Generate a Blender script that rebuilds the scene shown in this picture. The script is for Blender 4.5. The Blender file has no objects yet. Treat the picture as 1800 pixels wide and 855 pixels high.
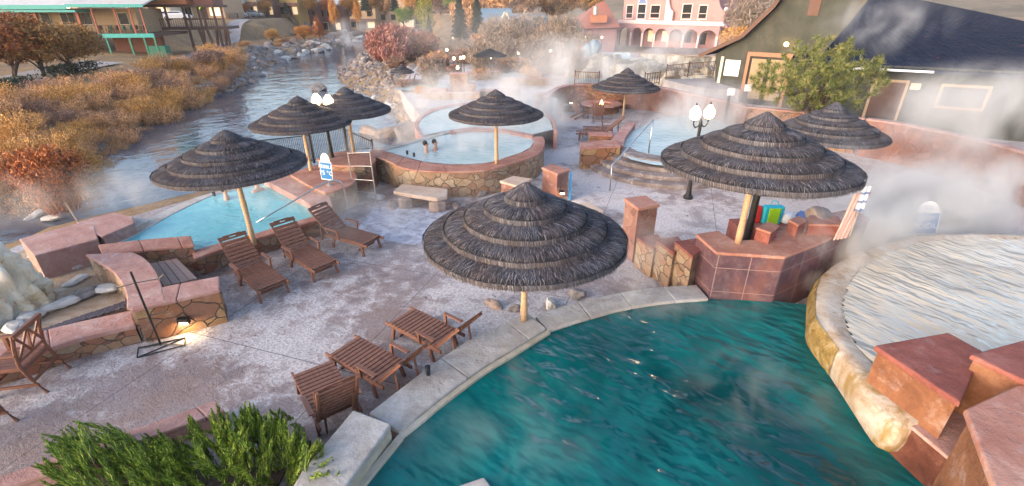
import bpy, bmesh, math, random
import numpy as np
from mathutils import Vector, Matrix, noise as mnoise
PI=math.pi; R=math.radians
sc=bpy.context.scene; COL=sc.collection
# ---------------------------------------------------------------- camera, sky, sun, exposure
FPX=843.; CH=5.8; PITCH=R(26.05); SP=math.sin(PITCH); CP=math.cos(PITCH)
cam=bpy.data.cameras.new('camera'); co=bpy.data.objects.new('camera',cam); COL.objects.link(co)
cam.sensor_width=36; cam.lens=FPX/1800*36; cam.clip_start=.05; cam.clip_end=3000
co.location=(0,0,CH); co.rotation_euler=(PI/2-PITCH,0,0); sc.camera=co
SUN_EL=R(13); SUN_AZ=R(-125)      # azimuth measured from +Y towards +X
w=bpy.data.worlds.new('World'); sc.world=w; w.use_nodes=True
nt=w.node_tree; bg=nt.nodes['Background']; sky=nt.nodes.new('ShaderNodeTexSky'); sky.sky_type='NISHITA'
sky.sun_disc=False; sky.sun_elevation=SUN_EL; sky.sun_rotation=SUN_AZ; sky.dust_density=4.5; sky.altitude=1200; sky.ozone_density=.7
nt.links.new(sky.outputs[0],bg.inputs[0]); bg.inputs[1].default_value=.15
sl=bpy.data.lights.new('sun','SUN'); sl.energy=1.25; sl.angle=R(60); sl.color=(1,.82,.69)
so=bpy.data.objects.new('sun',sl); COL.objects.link(so); so.location=(0,0,40)
sd=Vector((math.sin(SUN_AZ)*math.cos(SUN_EL),math.cos(SUN_AZ)*math.cos(SUN_EL),math.sin(SUN_EL)))
so.rotation_euler=sd.to_track_quat('Z','Y').to_euler()
sc.view_settings.view_transform='Standard'; sc.view_settings.look='None'; sc.view_settings.gamma=1
sc.view_settings.use_curve_mapping=False; sc.view_settings.exposure=1.85
sc.render.engine='CYCLES'; cy=sc.cycles
cy.use_denoising=True; cy.max_bounces=6; cy.diffuse_bounces=3; cy.glossy_bounces=2; cy.transmission_bounces=3; cy.transparent_max_bounces=12
cy.volume_bounces=1; cy.volume_step_rate=2.0; cy.volume_max_steps=48; cy.sample_clamp_indirect=4
cy.use_adaptive_sampling=True; cy.adaptive_threshold=.02
# ---------------------------------------------------------------- pixel <-> world
def G(x,y,z=0.):
    u=(x-900)/FPX; v=(427.5-y)/FPX; k=(z-CH)/(-SP+v*CP)
    return Vector((u*k,(CP+v*SP)*k,z))
def GY(x,y,Y):
    u=(x-900)/FPX; v=(427.5-y)/FPX; k=Y/(CP+v*SP)
    return Vector((u*k,Y,CH+(-SP+v*CP)*k))
def zat(P,y):
    v=(427.5-y)/FPX; return CH+P[1]*(v*CP-SP)/(CP+v*SP)
def PX(*pts,z=0.): return [G(a,b,z) for a,b in pts]
def smooth(pts,n=6):
    pts=[Vector(p) for p in pts]; out=[]
    P=[pts[0]*2-pts[1]]+pts+[pts[-1]*2-pts[-2]]
    for i in range(1,len(P)-2):
        for k in range(n):
            t=k/n; a,b,c,d=P[i-1],P[i],P[i+1],P[i+2]
            out.append(.5*((2*b)+(c-a)*t+(2*a-5*b+4*c-d)*t*t+(3*b-a-3*c+d)*t**3))
    out.append(pts[-1]); return out
# ---------------------------------------------------------------- materials
MATS={}
class NT:
    def __init__(s,name):
        s.m=bpy.data.materials.new(name); s.m.use_nodes=True; s.t=s.m.node_tree; s.b=s.t.nodes['Principled BSDF']; s.o=s.t.nodes['Material Output']
        s._c={}
    def n(s,ty,**k):
        nd=s.t.nodes.new('ShaderNode'+ty)
        for a,v in k.items():
            if a.startswith('i_'):
                key=a[2:].replace('_',' ')
                s.set(nd.inputs[key],v)
            elif a.startswith('j'): s.set(nd.inputs[int(a[1:])],v)
            else: setattr(nd,a,v)
        return nd
    def set(s,sock,v):
        if isinstance(v,bpy.types.NodeSocket): s.t.links.new(v,sock)
        else:
            try:
                if sock.type=='RGBA' and len(v)==3: v=(*v,1)
            except TypeError: pass
            sock.default_value=v
    def obj(s,sx=1,sy=1,sz=1,rz=0,kind='Object'):
        tc=s.n('TexCoord'); src=tc.outputs[kind]
        if rz: m0=s.n('Mapping',j0=src); m0.inputs['Rotation'].default_value=(0,0,rz); src=m0.outputs[0]
        mp=s.n('Mapping',j0=src); mp.inputs['Scale'].default_value=(sx,sy,sz); return mp.outputs[0]
    def noise(s,scale,detail=4,rough=.55,vec=None,dist=0):
        return s.n('TexNoise',i_Vector=vec or s.obj(),i_Scale=scale,i_Detail=detail,i_Roughness=rough,i_Distortion=dist).outputs['Fac']
    def ramp(s,fac,stops,interp='LINEAR'):
        r=s.n('ValToRGB',i_Fac=fac); cr=r.color_ramp; cr.interpolation=interp
        while len(cr.elements)<len(stops): cr.elements.new(.5)
        for e,(p,c) in zip(cr.elements,stops):
            e.position=p; e.color=(*c,1) if not isinstance(c,(int,float)) else (c,c,c,1)
        return r.outputs[0]
    def mix(s,f,a,b,blend='MIX'):
        nd=s.n('Mix',data_type='RGBA',blend_type=blend); s.set(nd.inputs[0],f); s.set(nd.inputs[6],a); s.set(nd.inputs[7],b); return nd.outputs[2]
    def math(s,op,a,b=0.,clamp=False):
        nd=s.n('Math',operation=op,j0=a,j1=b); nd.use_clamp=clamp; return nd.outputs[0]
    def bump(s,h,strength=.5,dist=.02,prev=None):
        nd=s.n('Bump',i_Height=h,i_Strength=strength,i_Distance=dist)
        if prev: s.set(nd.inputs['Normal'],prev)
        return nd.outputs[0]
    def isl(s): return s.n('NewGeometry').outputs['Random Per Island']
    def done(s,col=None,rough=.7,normal=None,**k):
        if col is not None: s.set(s.b.inputs['Base Color'],col)
        s.set(s.b.inputs['Roughness'],rough)
        if normal is not None: s.set(s.b.inputs['Normal'],normal)
        for a,v in k.items(): s.set(s.b.inputs[a.replace('_',' ')],v)
        MATS[s.m.name]=s.m; return s.m
def simple(name,col,rough=.6,var=.25,scale=6,metal=0.,bmp=.2,**k):
    s=NT(name); f=s.noise(scale,5,.6)
    c=s.ramp(f,[(.3,tuple(x*(1-var) for x in col)),(.7,tuple(min(1,x*(1+var)) for x in col))])
    return s.done(c,rough,s.bump(f,bmp,.01),Metallic=metal,**k)
def sandstone(name,c1,c2,c3,crust=.35):
    s=NT(name); f=s.noise(1.6,6,.65,dist=.6); f2=s.noise(14,5,.7)
    c=s.ramp(f,[(.3,c1),(.52,c2),(.72,c3)]); c=s.mix(s.ramp(f2,[(.35,.0),(.75,.45)]),c,tuple(x*.62 for x in c2))
    g=s.noise(3.1,6,.7,vec=s.obj(1,1,1,.7)); c=s.mix(s.ramp(g,[(.56,0.),(.72,crust)]),c,(.62,.58,.60))
    return s.done(c,s.ramp(f2,[(.3,.78),(.7,.95)]),s.bump(s.noise(22,6,.7),.7,.02,s.bump(s.noise(5,5,.65),.7,.05)),Specular_IOR_Level=.25)
sandstone('sandstone_cap',(.30,.12,.09),(.42,.205,.16),(.52,.32,.26),.3)
sandstone('sandstone_red',(.17,.05,.042),(.25,.085,.07),(.33,.14,.12),.15)
sandstone('sandstone_pale',(.46,.33,.26),(.56,.43,.35),(.62,.52,.44),.4)
sandstone('sandstone_pink',(.33,.16,.14),(.43,.245,.215),(.52,.36,.33),.4)
sandstone('travertine_coping',(.30,.25,.225),(.45,.42,.40),(.56,.54,.54),.6)
sandstone('coping_side',(.36,.31,.23),(.46,.41,.33),(.55,.50,.43),.3)
def veneer(name,cols,scale=3.4,mort=(.085,.06,.05),zs=1.6,mw=.035,crust=.3,wet=0):
    s=NT(name); v=s.obj(1,1,zs); wv=s.n('VectorMath',operation='ADD',j0=v,j1=s.n('VectorMath',operation='SCALE',j0=s.n('TexNoise',i_Vector=v,i_Scale=1.7,i_Detail=2.).outputs['Color'])
      .outputs[0]); wv.inputs[1].default_value=(0,0,0)
    nz=s.n('TexNoise',i_Vector=v,i_Scale=1.3,i_Detail=3.); sc_=s.n('VectorMath',operation='SCALE',j0=nz.outputs['Color']); sc_.inputs['Scale'].default_value=.5
    s.set(wv.inputs[1],sc_.outputs[0]); wv=wv.outputs[0]
    vo=s.n('TexVoronoi',i_Vector=wv,i_Scale=scale); vo.inputs['Randomness'].default_value=.95
    ve=s.n('TexVoronoi',feature='DISTANCE_TO_EDGE',i_Vector=wv,i_Scale=scale); ve.inputs['Randomness'].default_value=.95
    sep=s.n('SeparateColor',j0=vo.outputs['Color']); n=len(cols)
    c=s.ramp(sep.outputs[0],[(i/n,cc) for i,cc in enumerate(cols)],'CONSTANT')
    f=s.noise(9,6,.7); c=s.mix(s.ramp(f,[(.3,.0),(.75,.65)]),c,(.16,.09,.055)); c=s.mix(s.ramp(s.noise(4,5,.7),[(.55,0.),(.75,crust)]),c,(.55,.50,.47))
    e=s.ramp(ve.outputs['Distance'],[(mw*.35,0.),(mw,1.)]); c=s.mix(e,mort,c)
    h=s.math('ADD',e,s.math('MULTIPLY',f,.5))
    return s.done(c,.75-wet*.4,s.bump(h,.9,.035))
veneer('flagstone_veneer',[(.30,.15,.075),(.27,.095,.055),(.34,.20,.12),(.20,.10,.07),(.30,.12,.07),(.32,.22,.15)])
veneer('flagstone_pale',[(.36,.25,.16),(.30,.19,.12),(.40,.31,.22),(.27,.16,.11),(.33,.19,.12),(.37,.27,.18)],3.0,(.12,.09,.075),1.2,.03,.3)
veneer('flagstone_red_tile',[(.24,.10,.08),(.28,.12,.10),(.20,.085,.075),(.29,.145,.12)],2.2,(.30,.19,.17),1.0,.016,.45)
veneer('flagstone_purple',[(.20,.10,.11),(.25,.13,.14),(.17,.09,.10),(.23,.10,.09)],1.5,(.33,.22,.21),1.0,.015,.6)
veneer('flagstone_ochre',[(.32,.17,.07),(.28,.11,.05),(.34,.21,.10),(.22,.10,.06),(.30,.13,.07)],2.3,(.07,.045,.035),1.2,.035,.3)
sandstone('step_stone',(.13,.10,.095),(.22,.18,.175),(.36,.33,.33),.9)
sandstone('pond_stone',(.26,.16,.09),(.42,.31,.22),(.58,.51,.43),.35)
sandstone('ochre_block',(.12,.05,.028),(.23,.10,.055),(.32,.17,.10),.25)
sandstone('wet_red_stone',(.045,.014,.011),(.10,.034,.024),(.17,.07,.05),.18)
simple('grey_blind',(.055,.058,.06),.7,.15,2)
def palecrust():
    s=NT('crusted_slab'); g=s.noise(3.4,9,.78,dist=.5); c=s.ramp(g,[(.36,(.24,.22,.25)),(.5,(.44,.43,.49)),(.64,(.64,.64,.69))]); sp=s.noise(2.2,5,.65,vec=s.obj(1,1.8,1,.5)); c=s.mix(s.ramp(sp,[(.60,0.),(.66,.8)]),c,(.20,.16,.17))
    return s.done(c,.7,s.bump(g,.6,.02))
palecrust()
def deckmat():
    s=NT('deck_stamped'); f=s.noise(.55,6,.62,dist=.4); g=s.noise(2.6,9,.70,dist=.6); h=s.noise(18,6,.75)
    c=s.ramp(f,[(.30,(.24,.16,.13)),(.46,(.29,.215,.20)),(.62,(.33,.28,.29))])
    big=s.noise(.33,4,.6,vec=s.obj(1,1,1,.4)); pos=s.n('SeparateXYZ',j0=s.obj()); gr=s.n('MapRange',j0=s.math('ADD',pos.outputs[0],s.math('MULTIPLY',pos.outputs[1],.8))); gr.inputs['From Min'].default_value=0.; gr.inputs['From Max'].default_value=14.; gr.inputs['To Min'].default_value=-.06; gr.inputs['To Max'].default_value=.10
    k=s.math('ADD',s.math('ADD',g,gr.outputs[0]),s.math('MULTIPLY',s.math('SUBTRACT',big,.5),1.25)); c=s.mix(s.ramp(k,[(.41,0.),(.59,.92)]),c,(.61,.57,.58))
    c=s.mix(s.ramp(s.noise(1.9,7,.75,vec=s.obj(1,1,1,1.1)),[(.57,0.),(.68,.62)]),c,(.26,.165,.16))
    c=s.mix(s.ramp(h,[(.38,.65),(.56,0.)]),c,(.14,.115,.125)); sp=s.noise(2.6,4,.6,vec=s.obj(1,1.6,1,.9)); c=s.mix(s.ramp(sp,[(.66,0.),(.70,.75)]),c,(.10,.075,.075))
    c=s.mix(s.ramp(s.noise(.8,5,.7,vec=s.obj(1,1,1,2.2),dist=.6),[(.54,0.),(.66,.6)]),c,(.13,.105,.115))
    # expansion joints
    x=s.n('SeparateXYZ',j0=s.obj(1,1,1,.32)); 
    def line(o,per):
        q=s.math('ABSOLUTE',s.math('SUBTRACT',s.math('FRACT',s.math('DIVIDE',o,per)),.5)); return s.math('LESS_THAN',q,.0022)
    j=s.math('MAXIMUM',line(x.outputs[0],3.3),line(x.outputs[1],3.6))
    c=s.mix(s.math('MULTIPLY',j,.85),c,(.05,.04,.045))
    # crinkled stamped relief
    r=s.n('TexNoise',i_Vector=s.obj(5,9,1,.6),i_Scale=1.4,i_Detail=8.,i_Roughness=.7,i_Distortion=1.2).outputs['Fac']
    return s.done(c,s.ramp(g,[(.35,.42),(.65,.75)]),s.bump(r,.9,.03,s.bump(h,.35,.01)))
deckmat()
def watermat(name,c1,c2,scale,bstr,bd,rough=.06,ior=1.33,sx=1,sy=1.8,rz=.3,cs=.45,fine=3.,det=2.,spec=.5):
    s=NT(name); f=s.noise(cs,4,.6,dist=.5); c=s.ramp(f,[(.36,c1),(.64,c2)])
    v=s.obj(sx,sy,1,rz); a=s.noise(scale,det,.45,vec=v,dist=.25); b=s.noise(scale*fine,1.,.5,vec=v,dist=.15)
    amp=s.ramp(s.noise(.5,2,.5,vec=s.obj(1,1,1,1.)),[(.3,.25),(.65,1.)])
    h=s.math('MULTIPLY',s.math('ADD',a,s.math('MULTIPLY',b,.35)),amp)
    return s.done(c,rough,s.bump(h,bstr,bd),IOR=ior,Specular_IOR_Level=spec)
watermat('teal_pool_water',(.001,.045,.052),(.006,.165,.175),2.0,.9,.13,.05,1.4,1.,1.7,.7,.3,2.1,1.5,.3)
watermat('blue_pool_water',(.12,.38,.43),(.20,.49,.53),2.6,.7,.07,.12,spec=.3)
watermat('milky_pool_water',(.33,.45,.48),(.45,.55,.57),2.6,.7,.08,.14,spec=.22)
watermat('mineral_pool_water',(.44,.38,.30),(.56,.50,.41),2.0,1.,.17,.14,1.45,.8,2.2,1.05,.7,2.2,2.,.8)
watermat('river_water',(.05,.06,.08),(.10,.12,.155),1.2,.8,.055,.05,1.36,1.2,.8,.5,.15,3.,5.)
def woodmat(name,c1,c2,rough=.55):
    s=NT(name); f=s.noise(2.5,6,.7,vec=s.obj(1,9,9)); g=s.isl()
    c=s.mix(g,s.ramp(f,[(.3,c1),(.7,c2)]),s.ramp(f,[(.3,tuple(x*.72 for x in c1)),(.7,tuple(x*.85 for x in c2))]))
    return s.done(c,rough,s.bump(f,.3,.004))
woodmat('lounger_wood',(.145,.06,.038),(.26,.115,.075)); woodmat('chair_wood',(.13,.045,.028),(.22,.085,.05)); woodmat('bench_plank',(.30,.19,.16),(.40,.27,.23),.75)
woodmat('pole_wood',(.46,.27,.14),(.62,.42,.27),.7); woodmat('brown_timber',(.09,.045,.035),(.15,.08,.06),.8); woodmat('trim_wood',(.34,.15,.09),(.42,.20,.12),.7)
def thatch():
    s=NT('thatch'); g=s.isl(); f=s.noise(3,4,.6)
    c=s.ramp(g,[(0.,(.012,.014,.023)),(.35,(.030,.034,.055)),(.62,(.058,.062,.090)),(.82,(.115,.118,.145)),(.96,(.25,.25,.28)),(1.,(.38,.38,.41))])
    c=s.mix(s.ramp(f,[(.4,0.),(.68,.5)]),c,(.10,.068,.055))
    oi=s.n('ObjectInfo').outputs['Random']; c=s.mix(oi,c,s.mix(1.,c,(1.15,1.0,.93),'MULTIPLY'))
    st=s.noise(2.2,5,.7,vec=s.obj(1,1,.3)); c=s.mix(s.ramp(st,[(.46,0.),(.68,.6)]),c,(.17,.165,.19))
    return s.done(c,.8,None)
thatch()
simple('thatch_core',(.014,.014,.019),.95); simple('thatch_knot',(.22,.12,.08),.8)
simple('black_metal',(.012,.012,.013),.4,.3); simple('steel',(.52,.52,.53),.28,.1,metal=1.,bmp=.02); simple('white_paint',(.72,.72,.74),.5,.06)
simple('grout',(.3,.27,.26),.9); simple('blue_paint',(.01,.16,.42),.45,.1); simple('sign_ink',(.75,.8,.9),.5,.02); simple('pale_steel',(.45,.42,.40),.35,.2,metal=.6)
simple('rock_grey',(.20,.175,.17),.85,.5,2.5,bmp=.9); simple('rock_warm',(.30,.22,.18),.85,.45,2.2,bmp=.9); simple('rock_pale',(.50,.47,.44),.8,.3,2.,bmp=.9)
simple('bark',(.07,.05,.04),.95,.5,9,bmp=.9); simple('bark_pale',(.17,.13,.115),.95,.35,9,bmp=.6)
simple('cup_plastic',(.02,.03,.045),.25,.2); simple('skin',(.50,.27,.19),.5,.08); simple('hair_dark',(.02,.013,.01),.6,.3); simple('gravel_dark',(.09,.08,.10),.8,.6,30,bmp=1.)
def foliage(name,cols,rough=.6,trans=True):
    s=NT(name); g=s.isl(); f=s.noise(.9,3,.6)
    k=s.math('ADD',s.math('MULTIPLY',g,.6),s.math('MULTIPLY',f,.4)); n=len(cols)
    c=s.ramp(k,[(.18+.64*i/(n-1),cc) for i,cc in enumerate(cols)])
    return s.done(c,rough)
foliage('juniper_green',[(.022,.05,.005),(.07,.14,.012),(.17,.26,.022),(.32,.40,.06)])
foliage('pine_green',[(.03,.045,.012),(.09,.12,.025),(.18,.20,.05),(.28,.22,.09)])
foliage('rust_leaf',[(0.085,0.027,0.012),(0.255,0.072,0.018),(0.459,0.128,0.026),(0.612,0.195,0.042)])
foliage('olive_orange_leaf',[(0.085,0.045,0.013),(0.238,0.104,0.021),(0.408,0.176,0.029),(0.306,0.200,0.039)])
foliage('orange_leaf',[(0.182,0.065,0.014),(0.416,0.156,0.024),(0.598,0.247,0.036),(0.715,0.351,0.060)])
foliage('yellow_green_leaf',[(0.104,0.104,0.014),(0.260,0.247,0.024),(0.442,0.390,0.048)])
foliage('green_leaf',[(0.045,0.090,0.016),(0.120,0.195,0.026),(0.210,0.285,0.052)])
foliage('dark_evergreen',[(.006,.014,.008),(.015,.03,.016),(.03,.05,.028)])
foliage('tan_brush',[(.11,.048,.02),(.38,.18,.07),(.68,.36,.16),(.80,.50,.27)])
foliage('gold_brush',[(.12,.05,.012),(.42,.19,.04),(.74,.38,.10),(.80,.48,.16)])
foliage('mauve_brush',[(.07,.035,.025),(.20,.10,.07),(.36,.20,.14),(.48,.31,.23)])
foliage('red_willow',[(0.150,0.047,0.039),(0.300,0.108,0.085),(0.450,0.189,0.150),(0.540,0.257,0.208)])
foliage('grey_twig',[(.16,.12,.095),(.27,.21,.17),(.37,.30,.26)])
simple('teal_metal',(.02,.30,.29),.45,.12,3); simple('green_metal',(.015,.16,.10),.45,.12,3); simple('roof_pale',(.52,.50,.50),.6,.15,2)
simple('stucco_tan',(.33,.23,.14),.9,.1,3); simple('stucco_peach',(.42,.28,.18),.9,.1,3); simple('stucco_pink',(.37,.20,.20),.9,.08,1.5); simple('pink_trim',(.70,.53,.50),.8,.06)
simple('red_timber',(.30,.085,.05),.7,.2); simple('glass_dark',(.010,.011,.013),.35,.2,bmp=.02,Specular_IOR_Level=.2); simple('orange_roof',(.38,.13,.05),.7,.15); simple('rust_roof',(.27,.10,.075),.7,.15)
simple('blue_roof',(.12,.20,.28),.5,.15); simple('cream_trim',(.62,.55,.42),.7,.05); simple('asphalt',(.16,.15,.155),.9,.2,4); simple('path_grey',(.30,.27,.27),.9,.2,2)
simple('brick_red',(.19,.075,.055),.85,.2); simple('yellow_stucco',(.42,.27,.09),.85,.08); simple('blue_facade',(.12,.17,.34),.8,.1); simple('car_white',(.65,.66,.70),.25,.05,bmp=.02); simple('tyre',(.015,.015,.015),.9)
simple('car_blue',(.06,.13,.30),.25,.05,bmp=.02); simple('car_silver',(.40,.42,.45),.25,.05,bmp=.02); simple('hedge_green',(.012,.03,.010),.9,.6,9,bmp=1.)
def greenwall():
    s=NT('dark_green_stucco'); f=s.noise(1.2,6,.65); c=s.ramp(f,[(.3,(.034,.038,.031)),(.7,(.064,.066,.055))]); c=s.mix(s.ramp(s.noise(.9,6,.75,vec=s.obj(1,1,.35)),[(.5,0.),(.7,.5)]),c,(.12,.10,.085)); return s.done(c,.95,s.bump(s.noise(60,4,.7),.4,.01))
greenwall()
def roofblue():
    s=NT('blue_metal_roof'); f=s.noise(1.1,8,.75,dist=.8); c=s.ramp(f,[(.3,(.014,.020,.040)),(.55,(.032,.040,.066)),(.75,(.07,.072,.09))])
    st=s.noise(3.,6,.8,vec=s.obj(1.5,.25,.25)); c=s.mix(s.ramp(st,[(.66,0.),(.74,.5)]),c,(.22,.20,.22)); rr=s.noise(.8,5,.7,vec=s.obj(1,1,1,2.)); c=s.mix(s.ramp(rr,[(.66,0.),(.70,.8)]),c,(.24,.07,.05))
    return s.done(c,1.,s.bump(f,.2,.02),Specular_IOR_Level=0.)
roofblue()
def purpletile():
    s=NT('purple_tiles'); x=s.n('SeparateXYZ',j0=s.obj()); f=s.noise(1.7,6,.65,dist=.5); g=s.noise(6,6,.7)
    c=s.ramp(f,[(.32,(.060,.032,.048)),(.5,(.105,.052,.068)),(.68,(.19,.075,.062))]); c=s.mix(s.ramp(g,[(.5,0.),(.75,.5)]),c,(.24,.175,.18))
    def ln(o,per,off): q=s.math('ABSOLUTE',s.math('SUBTRACT',s.math('FRACT',s.math('ADD',s.math('DIVIDE',o,per),off)),.5)); return s.math('LESS_THAN',q,.012)
    l=s.math('MAXIMUM',ln(x.outputs[0],.62,.2),ln(x.outputs[2],.55,.0)); c=s.mix(s.math('MULTIPLY',l,.8),c,(.34,.23,.22)); return s.done(c,.6,s.bump(g,.5,.02))
purpletile()
def terrace_face():
    s=NT('terrace_flow'); f=s.noise(.8,7,.7,vec=s.obj(1,1,.22),dist=.5); c=s.ramp(f,[(.36,(.07,.055,.04)),(.47,(.18,.15,.10)),(.56,(.46,.41,.33)),(.7,(.60,.56,.50))]); return s.done(c,.6,s.bump(f,.8,.1))
terrace_face()
def traver():
    s=NT('travertine_mound'); f=s.noise(.9,8,.7,dist=.6); c=s.ramp(f,[(.3,(.16,.10,.05)),(.38,(.42,.30,.17)),(.46,(.64,.55,.42)),(.62,(.80,.74,.66))])
    c=s.mix(s.ramp(s.noise(5,5,.7),[(.58,0.),(.66,.8)]),c,(.42,.24,.10)); return s.done(c,.6,s.bump(s.noise(7,8,.7),.9,.06))
traver()
def ledge():
    s=NT('mineral_rim'); f=s.noise(2.3,8,.72,dist=.7); c=s.ramp(f,[(.3,(.26,.16,.09)),(.43,(.40,.30,.22)),(.57,(.50,.44,.38)),(.72,(.60,.57,.52))])
    c=s.mix(s.ramp(s.noise(1.2,6,.7,vec=s.obj(1,1,.3)),[(.56,0.),(.64,.85)]),c,(.24,.145,.03)); return s.done(c,.5,s.bump(s.noise(12,8,.7),.9,.03))
ledge()
def mossrim():
    s=NT('mossy_crust'); f=s.noise(6,8,.72); c=s.ramp(f,[(.3,(.10,.06,.012)),(.5,(.26,.17,.05)),(.7,(.42,.34,.20))]); return s.done(c,.6,s.bump(f,1.,.05))
mossrim()
def grnd():
    s=NT('bank_ground'); f=s.noise(.25,8,.7); g=s.noise(2.5,7,.75)
    c=s.ramp(f,[(.3,(.15,.095,.06)),(.5,(.28,.175,.09)),(.68,(.38,.24,.10))]); c=s.mix(s.ramp(g,[(.45,0.),(.7,.7)]),c,(.12,.085,.05)); c=s.mix(s.ramp(s.noise(.7,5,.7),[(.6,0.),(.72,.5)]),c,(.14,.13,.05))
    return s.done(c,.95,s.bump(g,1.,.15))
grnd()
def hillm():
    s=NT('hill_scrub'); f=s.noise(.05,8,.75); c=s.ramp(f,[(.35,(.09,.07,.04)),(.55,(.19,.14,.09)),(.7,(.07,.08,.04))]); return s.done(c,.95,s.bump(f,1.,3.))
hillm()
def emis(name,col,st):
    s=NT(name); return s.done((.9,.85,.75),.4,None,Emission_Color=(*col,1),Emission_Strength=st)
emis('lamp_glow',(1.,.70,.38),5.); emis('lamp_glow_far',(1.,.72,.40),3.5); emis('warm_window',(1.,.62,.25),.22); emis('flame',(1.,.5,.15),5.); emis('bulb_amber',(1.,.55,.15),12.)
# ---------------------------------------------------------------- mesh builder
WL={}
def vec(p): return Vector((p[0],p[1],p[2] if len(p)>2 else 0))
class MB:
    def __init__(s): s.v=[]; s.f=[]
    def add(s,vs,fs):
        o=len(s.v); s.v+= [tuple(x) for x in vs]; s.f+=[tuple(i+o for i in f) for f in fs]; return s
    def box(s,c,size,M=None,taper=1.):
        x,y,z=[k/2 for k in size]; vs=[]
        for dz in(-1,1):
            t=taper if dz>0 else 1.
            for dx,dy in((-1,-1),(1,-1),(1,1),(-1,1)): vs.append(Vector((dx*x*t,dy*y*t,dz*z)))
        if M is not None: vs=[M@q for q in vs]
        c=vec(c); return s.add([c+q for q in vs],[(3,2,1,0),(4,5,6,7),(0,1,5,4),(1,2,6,5),(2,3,7,6),(3,0,4,7)])
    def bar(s,a,b,w,h,up=(0,0,1)):
        a=vec(a);b=vec(b);d=(b-a);L=d.length
        if L<1e-6: return s
        d/=L; up=Vector(up)
        if abs(d.dot(up))>.98: up=Vector((1,0,0))
        sd=d.cross(up).normalized(); u=sd.cross(d)
        M=Matrix((sd,d,u)).transposed(); return s.box((a+b)/2,(w,L,h),M)
    def tube(s,pts,r,n=8,r2=None,cap=True):
        pts=[vec(p) for p in pts]; m=len(pts); vs=[];fs=[]
        ref=Vector((0,0,1))
        for i,p in enumerate(pts):
            d=(pts[min(i+1,m-1)]-pts[max(i-1,0)]).normalized()
            rf=ref if abs(d.dot(ref))<.95 else Vector((1,0,0))
            a=d.cross(rf).normalized(); b=a.cross(d)
            rr=(r if r2 is None else r+(r2-r)*i/(m-1)) if not isinstance(r,(list,tuple)) else r[i]
            for k in range(n): t=2*PI*k/n; vs.append(p+a*math.cos(t)*rr+b*math.sin(t)*rr)
        for i in range(m-1):
            for k in range(n):
                k2=(k+1)%n; fs.append((i*n+k,i*n+k2,(i+1)*n+k2,(i+1)*n+k))
        if cap: fs.append(tuple(range(n))[::-1]); fs.append(tuple((m-1)*n+k for k in range(n)))
        return s.add(vs,fs)
    def lathe(s,c,prof,n=24,jit=0,seed=0):
        c=vec(c); rr=random.Random(seed); vs=[];fs=[];m=len(prof)
        for (r,z) in prof:
            for k in range(n): t=2*PI*k/n; q=r*(1+rr.uniform(-jit,jit)); vs.append(c+Vector((q*math.cos(t),q*math.sin(t),z)))
        for i in range(m-1):
            for k in range(n): k2=(k+1)%n; fs.append((i*n+k,i*n+k2,(i+1)*n+k2,(i+1)*n+k))
        fs.append(tuple(range(n))[::-1]); fs.append(tuple((m-1)*n+k for k in range(n)))
        return s.add(vs,fs)
    def prism(s,poly,z0,z1):
        poly=[vec(p) for p in poly]; A=sum(poly[i].x*poly[(i+1)%len(poly)].y-poly[(i+1)%len(poly)].x*poly[i].y for i in range(len(poly)))
        if A<0: poly=poly[::-1]
        n=len(poly); vs=[Vector((p.x,p.y,z0)) for p in poly]+[Vector((p.x,p.y,z1)) for p in poly]
        return s.add(vs,[tuple(range(n))[::-1],tuple(range(n,2*n))]+[(i,(i+1)%n,n+(i+1)%n,n+i) for i in range(n)])
    def strip(s,A,B,z0,z1,gap=0.,seg=1):
        """solid band between two polylines of equal count; gap>0 splits it in slabs every seg pieces"""
        n=len(A); i=0
        while i<n-1:
            j=min(n-1,i+seg) if gap else n-1
            ia=[vec(p) for p in A[i:j+1]]; ib=[vec(p) for p in B[i:j+1]]
            if gap:
                for L in(ia,ib):
                    if j<n-1:
                        d=(L[-1]-L[-2]); L[-1]=L[-1]-d.normalized()*min(gap,d.length*.4)
            za=z1 if not callable(z1) else None
            m=len(ia); vs=[]
            for q in(ia,ib):
                for p in q: vs.append((p.x,p.y,z0)); vs.append((p.x,p.y,z1))
            fs=[]; o=2*m
            for k in range(m-1):
                a0,a1,b0,b1=2*k,2*k+1,o+2*k,o+2*k+1; c0,c1,d0,d1=a0+2,a1+2,b0+2,b1+2
                fs+=[(a1,c1,d1,b1),(a0,b0,d0,c0),(a0,c0,c1,a1),(b0,b1,d1,d0)]
            fs+=[(0,1,o+1,o),(2*m-2,o+2*m-2,o+2*m-1,2*m-1)]
            s.add(vs,fs); i=j
        return s
    def sphere(s,c,r,n=12,m=8,sz=1.):
        pr=[(max(1e-4,r*math.sin(PI*i/m)),-r*math.cos(PI*i/m)*sz) for i in range(m+1)]; return s.lathe(c,pr,n)
    def build(s,name,mat,parent=None,bev=0,smooth_=False,origin=None,fixn=False):
        me=bpy.data.meshes.new(name)
        V=np.array(s.v,dtype=float).reshape(-1,3)
        if parent is not None: o0=WL[parent.name]
        elif origin is not None: o0=vec(origin)
        else: mn=V.min(0); mx=V.max(0); o0=Vector(((mn[0]+mx[0])/2,(mn[1]+mx[1])/2,mn[2]))
        V=V-np.array(o0)
        me.from_pydata(V.tolist(),[],s.f); me.update()
        if fixn or bev:
            bm=bmesh.new(); bm.from_mesh(me); bmesh.ops.recalc_face_normals(bm,faces=bm.faces); bm.to_mesh(me); bm.free()
        if smooth_: me.polygons.foreach_set('use_smooth',[True]*len(me.polygons))
        me.materials.append(MATS[mat] if isinstance(mat,str) else mat)
        o=bpy.data.objects.new(name,me); COL.objects.link(o)
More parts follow.
